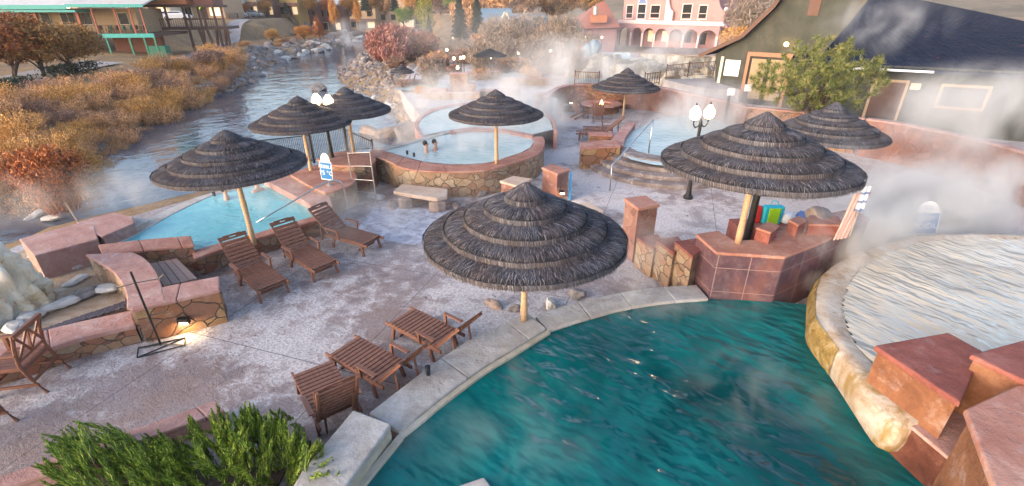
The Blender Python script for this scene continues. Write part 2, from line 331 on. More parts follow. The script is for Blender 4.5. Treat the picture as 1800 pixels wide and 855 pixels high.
        if parent is not None: o.parent=parent; WL[o.name]=Vector(o0)
        else: o.location=o0; WL[o.name]=Vector(o0)
        if bev:
            md=o.modifiers.new('bevel','BEVEL'); md.width=bev; md.segments=2; md.limit_method='ANGLE'; md.angle_limit=R(40)
        return o
def tag(o,label=None,cat=None,group=None,kind=None):
    if label: o['label']=label
    if cat: o['category']=cat
    if group: o['group']=group
    if kind: o['kind']=kind
    return o
def T(name,label,cat,loc,group=None):
    o=bpy.data.objects.new(name,None); COL.objects.link(o); o.location=loc; o.empty_display_size=.2; WL[o.name]=Vector(loc)
    return tag(o,label,cat,group)
KIDS={}
def copy_tree(o,parent=None,label=None,group=None):
    c=o.copy(); COL.objects.link(c); WL[c.name]=WL.get(o.name,Vector()).copy()
    if parent is not None: c.parent=parent
    if label: c['label']=label
    if group: c['group']=group
    for ch in list(o.children): copy_tree(ch,c)
    return c
def offset(pts,d):
    """parallel polyline in plan"""
    pts=[vec(p) for p in pts]; out=[]
    for i,p in enumerate(pts):
        t=(pts[min(i+1,len(pts)-1)]-pts[max(i-1,0)]); t.z=0; t.normalize(); out.append(p+Vector((-t.y,t.x,0))*d)
    return out
def resample(pts,step):
    pts=[vec(p) for p in pts]; out=[pts[0]]; acc=0
    L=sum((pts[i+1]-pts[i]).length for i in range(len(pts)-1)); n=max(1,round(L/step)); 
    for k in range(1,n):
        t=L*k/n; a=0
        for i in range(len(pts)-1):
            l=(pts[i+1]-pts[i]).length
            if a+l>=t: out.append(pts[i].lerp(pts[i+1],(t-a)/l)); break
            a+=l
    out.append(pts[-1]); return out
def pair(A,B,n):
    """resample two polylines to n+1 matched points"""
    def rs(P):
        L=sum((P[i+1]-P[i]).length for i in range(len(P)-1)); out=[]
        for k in range(n+1):
            t=L*k/n; a=0
            for i in range(len(P)-1):
                l=(P[i+1]-P[i]).length
                if a+l>=t-1e-9 or i==len(P)-2: out.append(P[i].lerp(P[i+1],min(1,(t-a)/max(l,1e-9)))); break
                a+=l
        return out
    return rs([vec(p) for p in A]),rs([vec(p) for p in B])
class Fr:
    """local frame: u along the front a->b, v away behind it, z up"""
    def __init__(s,a,b):
        s.a=vec(a); d=vec(b)-s.a; d.z=0; s.L=d.length; s.u=d.normalized(); s.v=Vector((-s.u.y,s.u.x,0))
    def p(s,u,v,z): q=s.a+s.u*u+s.v*v; return Vector((q.x,q.y,z))
    def box(s,mb,u0,u1,v0,v1,z0,z1):
        vs=[s.p(u,v,z) for z in(z0,z1) for u,v in((u0,v0),(u1,v0),(u1,v1),(u0,v1))]
        return mb.add(vs,[(3,2,1,0),(4,5,6,7),(0,1,5,4),(1,2,6,5),(2,3,7,6),(3,0,4,7)])
    def pix(s,x,y,v=0.):
        """(u,z) of the point of the vertical plane v seen at pixel (x,y)"""
        a=s.a+s.v*v; k1=(x-900)/FPX; k2=(427.5-y)/FPX; D=Vector((k1,CP+k2*SP,-SP+k2*CP)); n=s.v; t=(a.x*n.x+a.y*n.y)/(D.x*n.x+D.y*n.y); q=D*t
        return ((q.x-a.x)*s.u.x+(q.y-a.y)*s.u.y, CH+q.z)
    def U(s,x,y=None):
        """u of the front point seen in pixel column x (assume plane v=0)"""
        k=(x-900)/FPX
        # point a+u*t at height z0: X=k*depth ; depth=Y*CP-(z-CH)*SP
        z=s.a.z; return (k*(s.a.y*CP-(z-CH)*SP)-s.a.x)/(s.u.x-k*s.u.y*CP)
# ================================================================ terrain, river, deck
RZ=-1.5
LB=PX((662,50),(650,62),(600,84),(520,98),(462,118),(435,150),(350,172),(272,208),(200,245),(150,285),(100,330),(40,352),(-60,385),(-400,470),(-1200,640),z=RZ)
RB=PX((700,50),(672,75),(640,100),(604,118),(592,135),(614,155),(660,172),(690,200),(722,235),(700,262),(640,285),(520,310),(430,325),(330,345),(240,368),(150,388),(90,402),(20,432),(-100,470),(-400,600),(-1200,900),z=RZ)
RB=[RB[0]+Vector((0,60,0))]+RB; LB=[LB[0]+Vector((-15,60,0))]+LB
river_poly=LB+RB[::-1]
def sdist(X,Y,poly):
    """signed distance to a closed polygon, negative inside"""
    d=np.full(X.shape,1e9); ins=np.zeros(X.shape,bool); n=len(poly)
    for i in range(n):
        a=poly[i];b=poly[(i+1)%n]; ex,ey=b.x-a.x,b.y-a.y; t=np.clip(((X-a.x)*ex+(Y-a.y)*ey)/(ex*ex+ey*ey+1e-9),0,1)
        d=np.minimum(d,np.hypot(X-a.x-t*ex,Y-a.y-t*ey))
        c=((a.y>Y)!=(b.y>Y))&(X<(b.x-a.x)*(Y-a.y)/(b.y-a.y+1e-12)+a.x); ins^=c
    return np.where(ins,-d,d)
ctrl=[(0,165,.3),(100,140,.3),(170,125,.3),(300,105,.3),(400,80,-.2),(60,185,.2),(200,150,.1),(0,240,-.2),(-300,250,.5),
 (0,100,.9),(100,95,.8),(200,92,.8),(270,92,.6),(400,90,-.5),(480,86,-.8),(560,80,-.8),(620,68,-.9),(0,340,-.7),(-300,400,-.2)]
CP_=[G(a,b,c) for a,b,c in ctrl]+[GY(x,y,Y) for x,y,Y in((330,36,92),(250,36,84),(100,36,84),(400,34,108),(480,31,122),(560,29,138),(640,27,150),(700,27,150),(800,27,150),(-200,36,84),(450,20,160),(600,18,220),(900,18,240),(1200,18,240))]
def dens(L,off=0,z=None,step=4):
    L=resample(L,step)
    if off: L=offset(L,off)
    return [Vector((p.x,p.y,p.z if z is None else z)) for p in L]
crest=[GY(x,y,Y) for x,y,Y in((150,40,80),(250,39,84),(330,38,92),(400,35,108),(480,32,122),(560,30,138),(640,28,152),(780,28,160))]
CP_+=dens(crest)+dens(crest,7)+dens(crest,16,step=8)+dens(crest,34,step=12)
CP_+=dens([G(a,b,c) for a,b,c in((300,92,.2),(400,90,-.3),(480,86,-.6),(560,80,-.7),(620,66,-.8))])
CP_+=[Vector((x,y,-.35)) for x,y in((-2,2),(12,2),(-10,8),(6,12),(-2,18),(12,18),(-3,26),(8,28),(20,28),(0,40),(12,40),(25,40),(-8,52),(5,52),(18,52),(30,52),(-10,65),(0,68),(12,68),(30,68),(-5,85),(20,85),(40,20),(40,60),(-4,100),(20,100))]
def terr(X,Y):
    num=np.zeros(X.shape); den=np.zeros(X.shape)
    for p in CP_:
        d2=(X-p.x)**2+(Y-p.y)**2+1.; w_=1/d2**1.6; num+=w_*p.z; den+=w_
    z=num/den; s=sdist(X,Y,river_poly)
    # side: left bank slopes gently, right bank steep
    prof=np.where(s<0,-2.6+0*s+np.clip(s+2,0,2)*.55, RZ+.08+np.clip(s,0,3)*.30+np.clip(s-3,0,14)*.09)
    z=np.where(s<14,np.minimum(z,prof),z); return z
NX,NY=200,240
tx=np.linspace(-1,1,NX); xs=np.sign(tx)*np.abs(tx)**1.7*230; ys=-8+470*np.linspace(0,1,NY)**1.9
GX,GYY=np.meshgrid(xs,ys); ZZ=terr(GX,GYY)
rngn=np.random.RandomState(3)
for j in range(NY):
    for i in range(NX):
        q=mnoise.noise(Vector((GX[j,i]*.5,GYY[j,i]*.5,0))); ZZ[j,i]+=q*(.16 if GX[j,i]<-8 or GYY[j,i]>55 else .03)
vs=[(float(a),float(b),float(c)) for a,b,c in zip(GX.ravel(),GYY.ravel(),ZZ.ravel())]
fs=[(j*NX+i,j*NX+i+1,(j+1)*NX+i+1,(j+1)*NX+i) for j in range(NY-1) for i in range(NX-1)]
mb=MB(); mb.add(vs,fs); tag(mb.build('ground','bank_ground',smooth_=True,origin=(0,0,0)),'tan earth of the river banks and street embankment','ground',kind='structure')
def ground_z(x,y): return float(terr(np.array([float(x)]),np.array([float(y)]))[0])
# hills beyond the town
mb=MB(); n=90; V=[];F_=[]
for j in range(9):
    for i in range(n+1):
        a=-1.25+2.5*i/n; r=300+j*45; hgt=[-6,4,13,22,32,42,52,58,60][j]*(.7+.5*mnoise.noise(Vector((a*3,j*.3,2)))+.25*math.sin(a*5))
        V.append((math.sin(a)*r,math.cos(a)*r,hgt-1+3*mnoise.noise(Vector((a*22,j*1.,0)))))
for j in range(8):
    for i in range(n): F_.append((j*(n+1)+i,j*(n+1)+i+1,(j+1)*(n+1)+i+1,(j+1)*(n+1)+i))
mb.add(V,F_); tag(mb.build('hills','hill_scrub',smooth_=True),'brown scrubby hills beyond the town','hills',kind='structure')
# river: gently waved sheet
mb=MB(); pts=[Vector((p.x,p.y,RZ)) for p in river_poly]
mnx,mxx=-75,6; V=[];F_=[]; nx,ny=60,80
for j in range(ny+1):
    for i in range(nx+1): V.append((mnx+(mxx-mnx)*i/nx,2+205*(j/ny)**1.5,RZ))
for j in range(ny):
    for i in range(nx): F_.append((j*(nx+1)+i,j*(nx+1)+i+1,(j+1)*(nx+1)+i+1,(j+1)*(nx+1)+i))
# drop cells standing under the resort deck
F2=[]
VX=np.array(V); cs=sdist(VX[:,0],VX[:,1],river_poly)
for f in F_:
    if min(cs[k] for k in f)<3: F2.append(f)
mb.add(V,F2); tag(mb.build('river','river_water'),'slate blue river running between rocky banks','river',kind='structure')
# deck slab
dk=PX((800,60),(752,95),(722,128),(700,150),(716,176),(740,205),(742,240),(700,266),(640,290),(560,312),(470,330),(400,338),(330,352),(240,378),(150,398),(80,412),(0,445),(-300,540),(-700,760))
dk=dk+[Vector((-9,-6,0)),Vector((32,-6,0)),Vector((45,30,0)),Vector((36,72,0)),Vector((8,78,0))]
mb=MB(); mb.prism(dk,-2.2,0.)
tag(mb.build('deck','deck_stamped',origin=(0,0,0)),'lavender grey stamped concrete deck with white mineral crust','deck',kind='structure')
mb=MB(); mb.add(PX((657,365),(700,362),(745,367),(800,372),(770,395),(748,418),(735,432),(690,425),(640,413),(622,410),z=.006),[tuple(range(10))]); q_=mb.build('crusted_slab','crusted_slab',origin=(0,0,0)); 
if q_.data.polygons[0].normal.z<0: q_.data.flip_normals()
tag(q_,'pale white crusted slab of the deck in front of the stone bench','deck',kind='structure')
# paths
def ribbon(name,pix,wd,mat,label,cat,z_off=.03,kind='structure'):
    P=[G(*p) for p in pix]; P=resample(smooth(P,8),1.2); A=offset(P,wd/2);B=offset(P,-wd/2); V=[];F_=[]
    for i,(a,b) in enumerate(zip(A,B)):
        for k in range(4):
            q=a.lerp(b,k/3); V.append((q.x,q.y,max(ground_z(q.x,q.y),ground_z(P[i].x,P[i].y)-.1)+z_off+.09))
        if i: 
            for k in range(3): o=(i-1)*4+k; F_.append((o,o+1,o+5,o+4))
    mb=MB(); mb.add(V,F_); return tag(mb.build(name,mat,origin=(0,0,0)),label,cat,kind=kind)
ribbon('road',[(-200,168,.3),(0,148,.3),(60,135,.3),(130,122,.3),(185,112,.4)],4.2,'path_grey','pale grey parking road behind the rust coloured trees','road')
ribbon('path',[(-150,205,.2),(0,172,.2),(60,163,.2),(150,150,.2),(230,128,.2),(300,108,.2),(360,92,.1),(400,80,0),(440,72,-.3)],2.2,'path_grey','narrow riverside footpath through tan brush','path')
# ================================================================ walls with stone veneer and slab caps
def wall(label,A,B,z0,zc,cap='sandstone_cap',ven='flagstone_veneer',ct=.08,oh=.035,slab=.75,name='stone_wall',cat='wall',bev=.022,mode=None,ventop=None):
    A=[vec(p) for p in A];B=[vec(p) for p in B]
    L=sum((A[i+1]-A[i]).length for i in range(len(A)-1)); n=max(2,round(L/.25)); A,B=pair(A,B,n)
    c=(A[0]+B[-1])/2; t=T(name,label,cat,(c.x,c.y,z0))
    Ai=[];Bi=[]
    for a,b in zip(A,B):
        w_=(b-a).length; k=min(.4,oh/max(w_,.01)); Ai.append(a.lerp(b,k)); Bi.append(b.lerp(a,k))
    # pull ends in a little as well
    for q in(Ai,Bi):
        d=(q[1]-q[0]); q[0]=q[0]+d.normalized()*min(oh,d.length*.4); d=(q[-2]-q[-1]); q[-1]=q[-1]+d.normalized()*min(oh,d.length*.4)
    mb=MB(); mb.strip(Ai,Bi,z0,zc-ct); mb.build('stone_face',ven,t,fixn=True)
    mb=MB(); mb.strip(A,B,zc-ct,zc,gap=.006,seg=max(1,round(slab/.25))); mb.build('cap_slabs',cap,t,bev=bev)
    return t
def block(label,poly,z0,zc,cap='sandstone_cap',ven='flagstone_veneer',ct=.08,oh=.04,name='stone_pillar',cat='pillar',bev=.024,group=None):
    poly=[vec(p) for p in poly]; c=sum(poly,Vector())/len(poly); t=T(name,label,cat,(c.x,c.y,z0),group)
    inner=[p+(c-p).normalized()*oh*1.4 for p in poly]
    mb=MB(); mb.prism(inner,z0,zc-ct); mb.build('stone_face',ven,t)
    mb=MB(); mb.prism(poly,zc-ct,zc); mb.build('cap_slab',cap,t,bev=bev); return t
def water(name,poly,z,mat,label):
    mb=MB(); mb.add([Vector((p[0],p[1],z)) for p in poly],[tuple(range(len(poly)))])
    me=mb.build(name,mat,origin=(0,0,z),fixn=False); d=me.data
    if d.polygons[0].normal.z<0: d.flip_normals()
    return tag(me,label,'pool water',kind='structure')
# ---- big teal pool
ZC=.45
inn=smooth(PX((600,905),(640,855),(706,770),(778,703),(829,665),(872,638),(912,607),(966,583),(1038,559),(1080,547),(1126,537),(1189,529),(1250,526),z=ZC-.03),5)
TW=[G(x,y,.36) for x,y in((560,950),(636,857),(702,771),(774,703),(868,640),(905,612),(963,586),(1038,561),(1126,539),(1189,530),(1246,527),(1300,527),(1345,528),(1420,536),(1500,545))]+[Vector((9,7,.36)),Vector((9,-4,.36)),Vector((-1.5,-4,.36))]
water('pool_water',TW,.36,'teal_pool_water','deep teal water of the big foreground pool')
oc=smooth(PX((648,726),(700,686),(734,660),(778,627),(822,599),(850,585),(880,572),(905,559),(926,548),z=ZC),4)
ic=smooth(PX((703,758),(740,727),(773,700),(810,672),(848,645),(872,630),(893,618),(927,598),(960,577),z=ZC),4)
wall('wide pale stone coping between the loungers and the teal pool, holding the nearest thatched umbrella',oc,ic,0,ZC,'travertine_coping','sandstone_cap',.10,.01,1.6,'pool_coping','coping')
oc2=smooth(PX((941,553),(998,536),(1040,525),(1076,517),(1115,510),(1151,505),(1197,502),(1224,500),z=ZC-.03),4)
ic2=smooth(PX((963,582),(1000,569),(1038,558),(1080,546),(1126,537),(1160,532),(1200,528),(1246,525),z=ZC-.03),4)
wall('narrow curved pale coping from the umbrella pole to the purple stone wall',oc2,ic2,0,ZC-.03,'travertine_coping','coping_side',.10,.01,1.1,'pool_coping','coping')
t1=smooth(PX((700,762),(740,731),(773,704),(848,649),(893,622),(961,580),z=.41),3); t2=[p+Vector((.07,-.07,0)) for p in t1]
mb=MB(); mb.strip(t1,t2,-.2,.41); tag(mb.build('pool_ledge','coping_side',bev=.01,fixn=True),'thin beige ledge along the water side of the wide coping','ledge')
t1=smooth(PX((560,930),(603,880),(640,835),(700,763),z=.41),3); t2=[p+Vector((.09,-.06,0)) for p in t1]
mb=MB(); mb.strip(t1,t2,-.2,.41); tag(mb.build('pool_ledge','coping_side',bev=.01,fixn=True),'thin beige ledge below the raised white crusted block beside the juniper','ledge')
block('raised white crusted coping block beside the green juniper',PX((621,720),(687,745),(606,857),(560,925),(470,930),(532,826),z=.66),0,.66,'travertine_coping','coping_side',.10,.012,'coping_block','coping')
block('pale square step corner rising from the teal water at the bottom edge',PX((798,856),(851,838),(868,862),(850,960),(790,960),z=.42),-.3,.42,'travertine_coping','coping_side',.08,.01,'pool_step','step')
# ---- purple stone wall with the umbrella, stepped wall, tall pillar
ZP=1.44
pf=[G(1222.6,411,ZP),G(1263,405,ZP),G(1290,422,ZP),G(1335,421,ZP),G(1375,404,ZP),G(1440,378,ZP),G(1500,366,ZP),G(1530,385,ZP),G(1450,424,ZP),G(1380,451.6,ZP),G(1259.5,443.5,ZP)]
block('purple stone planter wall rising from the far edge of the teal pool, with the large right umbrella',pf,-.3,ZP,'sandstone_cap','purple_tiles',.07,.03,'pool_end_wall','wall')
for (q,z,l) in (([(1118,417),(1156,411),(1168,424),(1150,438)],.80,'lowest red capped step of the stepped wall beside the tall pillar'),
                ([(1151.5,421),(1192,415),(1206,433),(1184,445)],.98,'middle red capped step of the stepped wall'),
                ([(1185,424.5),(1224,418),(1232,440),(1218,452)],1.16,'highest red capped step of the stepped wall, next to the purple planter')):
    block(l,PX(*q,z=z),0,z,'sandstone_red','flagstone_pale',.07,.02,'wall_step','wall')
block('tall brown stone pillar with flat pink cap standing right of the nearest umbrella',PX((1096,348),(1135,343),(1161,359.5),(1122,366.5),z=1.5),0,1.5,'sandstone_cap','flagstone_red_tile')
block('brown stone pillar with pink cap and wall light beside the blue board',PX((951.5,294),(971,288),(1003,298),(980,306),z=.95),0,.95,'sandstone_cap','flagstone_red_tile')
block('low stone pillar with pale cap just behind the tip of the nearest umbrella',PX((878,318),(902,309),(936,314),(910,327),z=.75),0,.75,'sandstone_pale','flagstone_red_tile')
block('low slab capped pillar peeping out right of the nearest umbrella',PX((1012,358),(1035,355),(1062,371),(1040,376),z=.55),0,.55,'sandstone_pale','flagstone_red_tile')
for(q,z,z0,l) in (([(1328,400),(1350,389),(1371,396),(1356,409)],1.72,1.44,'square pink topped block on the planter behind the large right umbrella pole'),
               ([(1385,386),(1404,379),(1420,386),(1404,396)],1.74,1.44,'small pink topped block between the planter seat and the long pale cap'),
               ([(1421,378),(1475,380),(1482,396),(1421,394)],1.70,1.44,'long pale pink cap on the planter left of the hanging towels')):
    block(l,PX(*q,z=z),z0,z,'sandstone_cap','sandstone_red',.05,.02,'planter_block','planter')
# ---- raised mineral pool at the right with its overhanging rim
ZM=1.0
rim_o=[(1960,430),(1860,415),(1760,411),(1690,411),(1620,414),(1565,425),(1510,443),(1470,463),(1444,486),(1434,515),(1433,548),(1437,566),(1465,602),(1500,650),(1534,697),(1556,726),(1576,742),(1606,744),(1640,735)]
rim_i=[(1960,440),(1860,424),(1760,419),(1700,419),(1640,422),(1590,433),(1545,452),(1515,470),(1497,490),(1486,515),(1482,540),(1490,570),(1508,606),(1535,632),(1560,655),(1592,676),(1622,694),(1660,705)]
ro=resample(smooth(PX(*rim_o,z=ZM),4),.12); ri=smooth(PX(*rim_i,z=ZM),4); ro,ri=pair(ro,ri,len(ro))
t=T('mineral_pool','raised round mineral crusted pool basin overhanging the teal pool at the right','pool',(ro[0].x,ro[0].y,0))
V=[];F_=[];n=len(ro); cen=sum(ri,Vector())/len(ri); rr=random.Random(5)
for i,(a,b) in enumerate(zip(ro,ri)):
    o_=(a-b); w_=max(o_.length,.05); o_=(a-cen); o_.z=0; o_.normalize(); j=lambda s:mnoise.noise(Vector((a.x*3,a.y*3,s)))
    for (q,z) in ((b,ZM-.04+.01*j(1)),(b.lerp(a,.5),ZM+.012*j(2)),(a-o_*.02,ZM+.02*j(3)),(a+o_*(.05+.03*j(4)),ZM-.10),(a+o_*(.07+.04*j(5)),ZM-.30),(a+o_*.01*j(6),ZM-.52),(a-o_*.12,ZM-.62),(a-o_*.3,ZM-.62),(a-o_*.34,-.2)): V.append(Vector((q.x,q.y,z)))
    if i:
        for k in range(8): p=(i-1)*9+k; F_.append((p,p+1,p+10,p+9))
mb=MB(); mb.add(V,F_); mb.build('crusted_rim','mineral_rim',t,smooth_=True,fixn=True)
A=ro; lo=[k for k,p in enumerate(ro)]
mb=MB(); V=[];F_=[];cnt=0
for i,a in enumerate(ro):
    px_=900+FPX*a.x/(a.y*CP-(a.z-CH)*SP)
    if a.y>6.0 and a.y<8.3 and px_<1480:
        o_=(a-cen); o_.z=0; o_.normalize()
        for z,dd in((ZM+.01,.005),(ZM-.10,.075),(ZM-.3,.12),(ZM-.5,.05)): V.append(a+o_*(dd+.03*mnoise.noise(a*5+Vector((0,0,z*4))))+Vector((0,0,z-ZM)))
        if cnt:
            for k in range(3): p=(cnt-1)*4+k; F_.append((p,p+1,p+5,p+4))
        cnt+=1
if cnt>1: mb.add(V,F_); mb.build('brown_crust','mossy_crust',t,smooth_=True,fixn=True)
wp=[Vector((p.x,p.y,ZM-.015)) for p in ri]+[Vector((13,1,0)),Vector((14,8,0))]
# waved water sheet clipped to polygon
xs=np.linspace(4,14,150); ys=np.linspace(0,12.5,190); GXX,GYM=np.meshgrid(xs,ys); sdm=sdist(GXX,GYM,wp)
V=[];F_=[];idx={}
for j in range(190):
    for i in range(150):
        if sdm[j,i]<.05:
            x,y=GXX[j,i],GYM[j,i]; idx[(j,i)]=len(V)
            q=mnoise.noise(Vector((x*1.2+y*1.0,(y-x*.7)*3.2,0)))*.020+mnoise.noise(Vector((x*2.4+y*2.,(y-x*.7)*7,3)))*.010
            V.append((x,y,ZM-.025+q*min(1,max(0,-sdm[j,i])*4)))
for j in range(189):
    for i in range(149):
        k=[(j,i),(j,i+1),(j+1,i+1),(j+1,i)]
        if all(q in idx for q in k): F_.append(tuple(idx[q] for q in k))
mb=MB(); mb.add(V,F_); tag(mb.build('mineral_pool_water','mineral_pool_water',smooth_=True,origin=(0,0,ZM)),'rippled cream coloured mineral water of the raised pool','pool water',kind='structure')
# ---- stone pillars at the bottom right corner
block('large red sandstone cap on tan stone pillar at the rim of the raised pool',PX((1537,607),(1667,584),(1728,617),(1689,709),z=1.62),.95,1.62,'sandstone_red','ochre_block',.09,.05)
block('dark red stone ledge block under the large capped pillar, edged with white crust',PX((1568,722),(1600,650),(1760,770),(1676,812),z=.96),-.3,.96,'sandstone_pink','wet_red_stone',.05,.01,'ledge_block','ledge')
block('smaller red sandstone cap at the right edge above the raised pool',PX((1705,623),(1800,597),(1900,600),(1880,700),(1790,664),z=1.85),.9,1.85,'sandstone_red','ochre_block',.08,.05)
block('nearest wide pink sandstone cap in the bottom right corner',PX((1697,719),(1800,671),(2000,640),(2000,1000),(1790,960),(1745,847),z=1.75),0,1.75,'sandstone_cap','ochre_block',.09,.05)
# ---- left blue pool and its walls
bp=PX((205,430),(262,401),(300,378),(340,358),(374,343),(420,331),(462,322),(545,356),(575,378),(535,392),(450,415),(395,430),(338,447),(330,425),(250,436),z=.42)
water('blue_pool_water',bp,.42,'blue_pool_water','pale turquoise water of the riverside pool behind the loungers')
e1=smooth(PX((196,425),(245,392),(300,365),(345,347),(377,338),(430,325),(470,316),z=.44),4); e2=smooth(PX((204,430),(255,404),(302,377),(345,356),(376,343),(430,330),(470,321),z=.44),4)
wall('white overflow edge of the turquoise pool facing the river',e1,e2,-1.8,.44,'travertine_coping','sandstone_pale',.06,.01,3,'pool_edge','coping')
wall('low red capped wall of the turquoise pool behind the three loungers',PX((341,455),(400,434),(455,418),(505,403),(552,389),(577,381),z=.5),PX((336,441),(396,424),(450,410),(500,394),(545,382),(566,375),z=.5),0,.5)
wall('red capped wall between the plank bench and the turquoise pool',PX((180,449),(229,442),(284,435.5),(341,431),z=.72),PX((172,430),(255,420.5),(300,417),(335,414),z=.72),0,.72)
wall('curved pink capped seat wall left of the plank bench',smooth(PX((149,447),(172,460),(196,475),(212,495),(222,518),(222,541),z=.80),3),smooth(PX((232,443),(250,451),(264,463),(276,480),(284,500),(290,528),z=.80),3),0,.80,'sandstone_pink','flagstone_pale',.08)
wall('straight pink capped stone wall with the recessed light in front of the plank bench',PX((229,545),(300,529),(386,509),z=.795),PX((246,513),(283,504.5),(385,485),z=.795),0,.795,'sandstone_pink','flagstone_ochre',.08)
wall('curved low retaining wall with pink cap in front of the travertine pond',smooth(PX((-90,672),(-30,650),(46,625.5),(100,607),(141,594),(190,582),(238,571),z=.42),3),smooth(PX((-90,630),(-30,612),(33,593),(90,577),(141,565),(190,554),(231,545),z=.42),3),0,.42,'sandstone_pink','flagstone_veneer',.10,.02,1.3)
block('large pink sandstone ramp block nearest the travertine rock at the river edge',PX((33,420),(141,391),(166,396),(172,420),(60,450),z=.75),-.2,.75,'sandstone_pink','sandstone_pink',.08,.01,'ramp_block','wall')
block('sloping pink sandstone block between the ramp and the turquoise pool',PX((134,391),(199,373),(233,381),(236,392),(180,416),(160,408),z=.742),-.2,.742,'sandstone_pink','sandstone_pink',.08,.01,'ramp_block','wall')
block('small pale landing block at the corner of the turquoise pool',PX((205,398),(245,380),(262,387),(214,412),z=.55),-1.,.55,'travertine_coping','sandstone_pale',.06,.01,'ramp_block','wall')
# right wall of blue pool and the round terrace
block('broad pink sandstone slope wall on the right side of the turquoise pool',PX((462,316),(505,303),(575,335),(585,362),(560,377),(540,356),z=.62),0,.62,'sandstone_pink','sandstone_pink',.06,.01,'pool_side_wall','wall')
block('round pink terrace carrying the sign and the black lamp post',smooth(PX((508,306),(525,300),(556,290),(600,292),(618,299),(627,307),(624,320),(600,332),(571,338),(540,325),z=.75),2),0,.75,'sandstone_cap','flagstone_pale',.07,.03,'terrace','terrace')
block('curved pink capped planter behind the round terrace',smooth(PX((556,280),(575,271),(606,266),(640,268),(660,275),(656,286),(621,292),(580,290),z=.95),2),0,.95,'sandstone_cap','flagstone_veneer',.07,.03,'terrace','terrace')
# ---- round pool
ZR=.92
rp_o=[(643,272),(662,277),(679,281),(692,288),(709,295),(739,300),(789,302),(830,301),(852,299),(877,294),(900,287),(930,278),(950,268),(958,252),(955,240)]
rp_i=[(655,263),(668,264),(678,266),(692,270),(711,276),(747,285),(789,289),(825,289),(852,287),(872,283),(890,277),(915,269),(932,260),(938,250),(936,240)]
wall('curved stone wall with red cap round the steaming round pool',smooth(PX(*rp_o,z=ZR),3),smooth(PX(*rp_i,z=ZR),3),0,ZR,'sandstone_cap','flagstone_pale',.07,.03,.9)
water('round_pool_water',PX(*(rp_i+[(925,234),(880,229),(830,228),(790,232),(745,244),(700,256),(672,264)]),z=.86),.86,'milky_pool_water','milky blue water of the steaming round pool')
wall('white overflow edge of the round pool above the river',PX((655,262),(700,253),(745,241),(790,229),z=.9),PX((668,265),(703,257),(747,245),(792,233),z=.9),-1.6,.9,'travertine_coping','sandstone_pale',.05,.01,3,'pool_edge','coping')
wall('low pink divider wall between the round pool and the pool behind it',PX((790,229),(830,223),(880,225),(938,236),z=.95),PX((792,234),(830,229),(880,230),(936,241),z=.95),0,.95,'sandstone_pink','sandstone_pink',.06,.01,2)
water('back_pool_water',PX((745,238),(733,218),(752,200),(790,188),(850,184),(920,190),(965,208),(972,228),(938,236),(880,225),(830,224),(790,229),z=.84),.84,'milky_pool_water','pale steaming water of the pool behind the round pool')
wall('pale rim round the far side of the pool behind the round pool',smooth(PX((742,242),(728,218),(748,197),(790,184),(850,180),(922,186),(970,205),(980,230),z=.88),3),smooth(PX((747,240),(735,218),(753,200),(792,188),(850,184),(920,190),(965,208),(973,229),z=.88),3),-1,.88,'sandstone_pink','sandstone_pink',.06,.01,2)
# ---- upper right pool with round steps
zc_=.62
water('upper_pool_water',PX((1096,272),(1096,250),(1112,230),(1150,212),(1200,203),(1262,212),(1312,236),(1320,262),(1260,290),(1200,294),(1150,290),(1110,281),z=zc_-.05),zc_-.05,'milky_pool_water','milky water of the raised pool with the round steps')
st=T('round_steps','broad round concrete steps climbing to the pool with the steel handrails','steps',G(1130,310))
cx=G(1152,284,0); 
for k,(r,z) in enumerate(((3.55,.155),(3.05,.31),(2.55,.465),(2.05,.62))):
    c_=Vector((cx.x,cx.y,0)); pts=[c_+Vector((math.cos(a)*r*.86,math.sin(a)*r,0)) for a in np.linspace(R(180),R(345),26)]; pin=[c_+Vector((math.cos(a)*(r-.75)*.86,math.sin(a)*(r-.75),0)) for a in np.linspace(R(180),R(345),26)]
    mb=MB(); mb.strip(pts,pin,0 if k==0 else z-.155,z); mb.build('tread','step_stone',st,bev=.012)
wall('low brick red capped wall at the left foot of the round steps',PX((1021,262),(1060,259),(1092,258),z=.85),PX((1019,251),(1052,247),(1086,246),z=.85),0,.85,'sandstone_cap','flagstone_ochre',.06,.03)
wall('short square capped wall beside the far loungers',PX((1036,238),(1078,239),z=.65),PX((1034,232),(1078,232),z=.65),0,.65,'sandstone_cap','flagstone_ochre',.06,.03)
wall('sloped pink wall joining the two low walls left of the upper pool',PX((1072,250),(1082,236),(1096,220),(1104,214),z=.75),PX((1096,257),(1100,240),(1112,224),(1118,216),z=.75),0,.75,'sandstone_pink','sandstone_pink',.06,.01)
def tall(label,tops,z,th,ven,cap='sandstone_pink'):
    A=smooth(PX(*tops,z=z),4); B=offset(A,th); return wall(label,A,B,-.2,z,cap,ven,.08,.03,1.2)
tall('tall curved stone wall behind the fire pit',[(966,170),(975,160),(990,153),(1010,149),(1050,148),(1100,149)],1.5,.35,'flagstone_veneer')
tall('tall curved pink wall round the upper pool below the railings',[(1102,149),(1150,152),(1190,160),(1230,169),(1275,178),(1314,189)],1.5,.35,'flagstone_red_tile')
tall('straight stretch of ochre tiled wall behind the two right umbrellas',[(1316,188),(1380,194),(1450,201),(1520,209)],1.55,.35,'flagstone_ochre')
tall('long curving wall of red tiles with pale cap sweeping to the right edge',[(1522,209),(1580,217),(1660,233),(1740,251),(1800,268),(1900,300),(2050,360)],1.6,.4,'flagstone_red_tile')
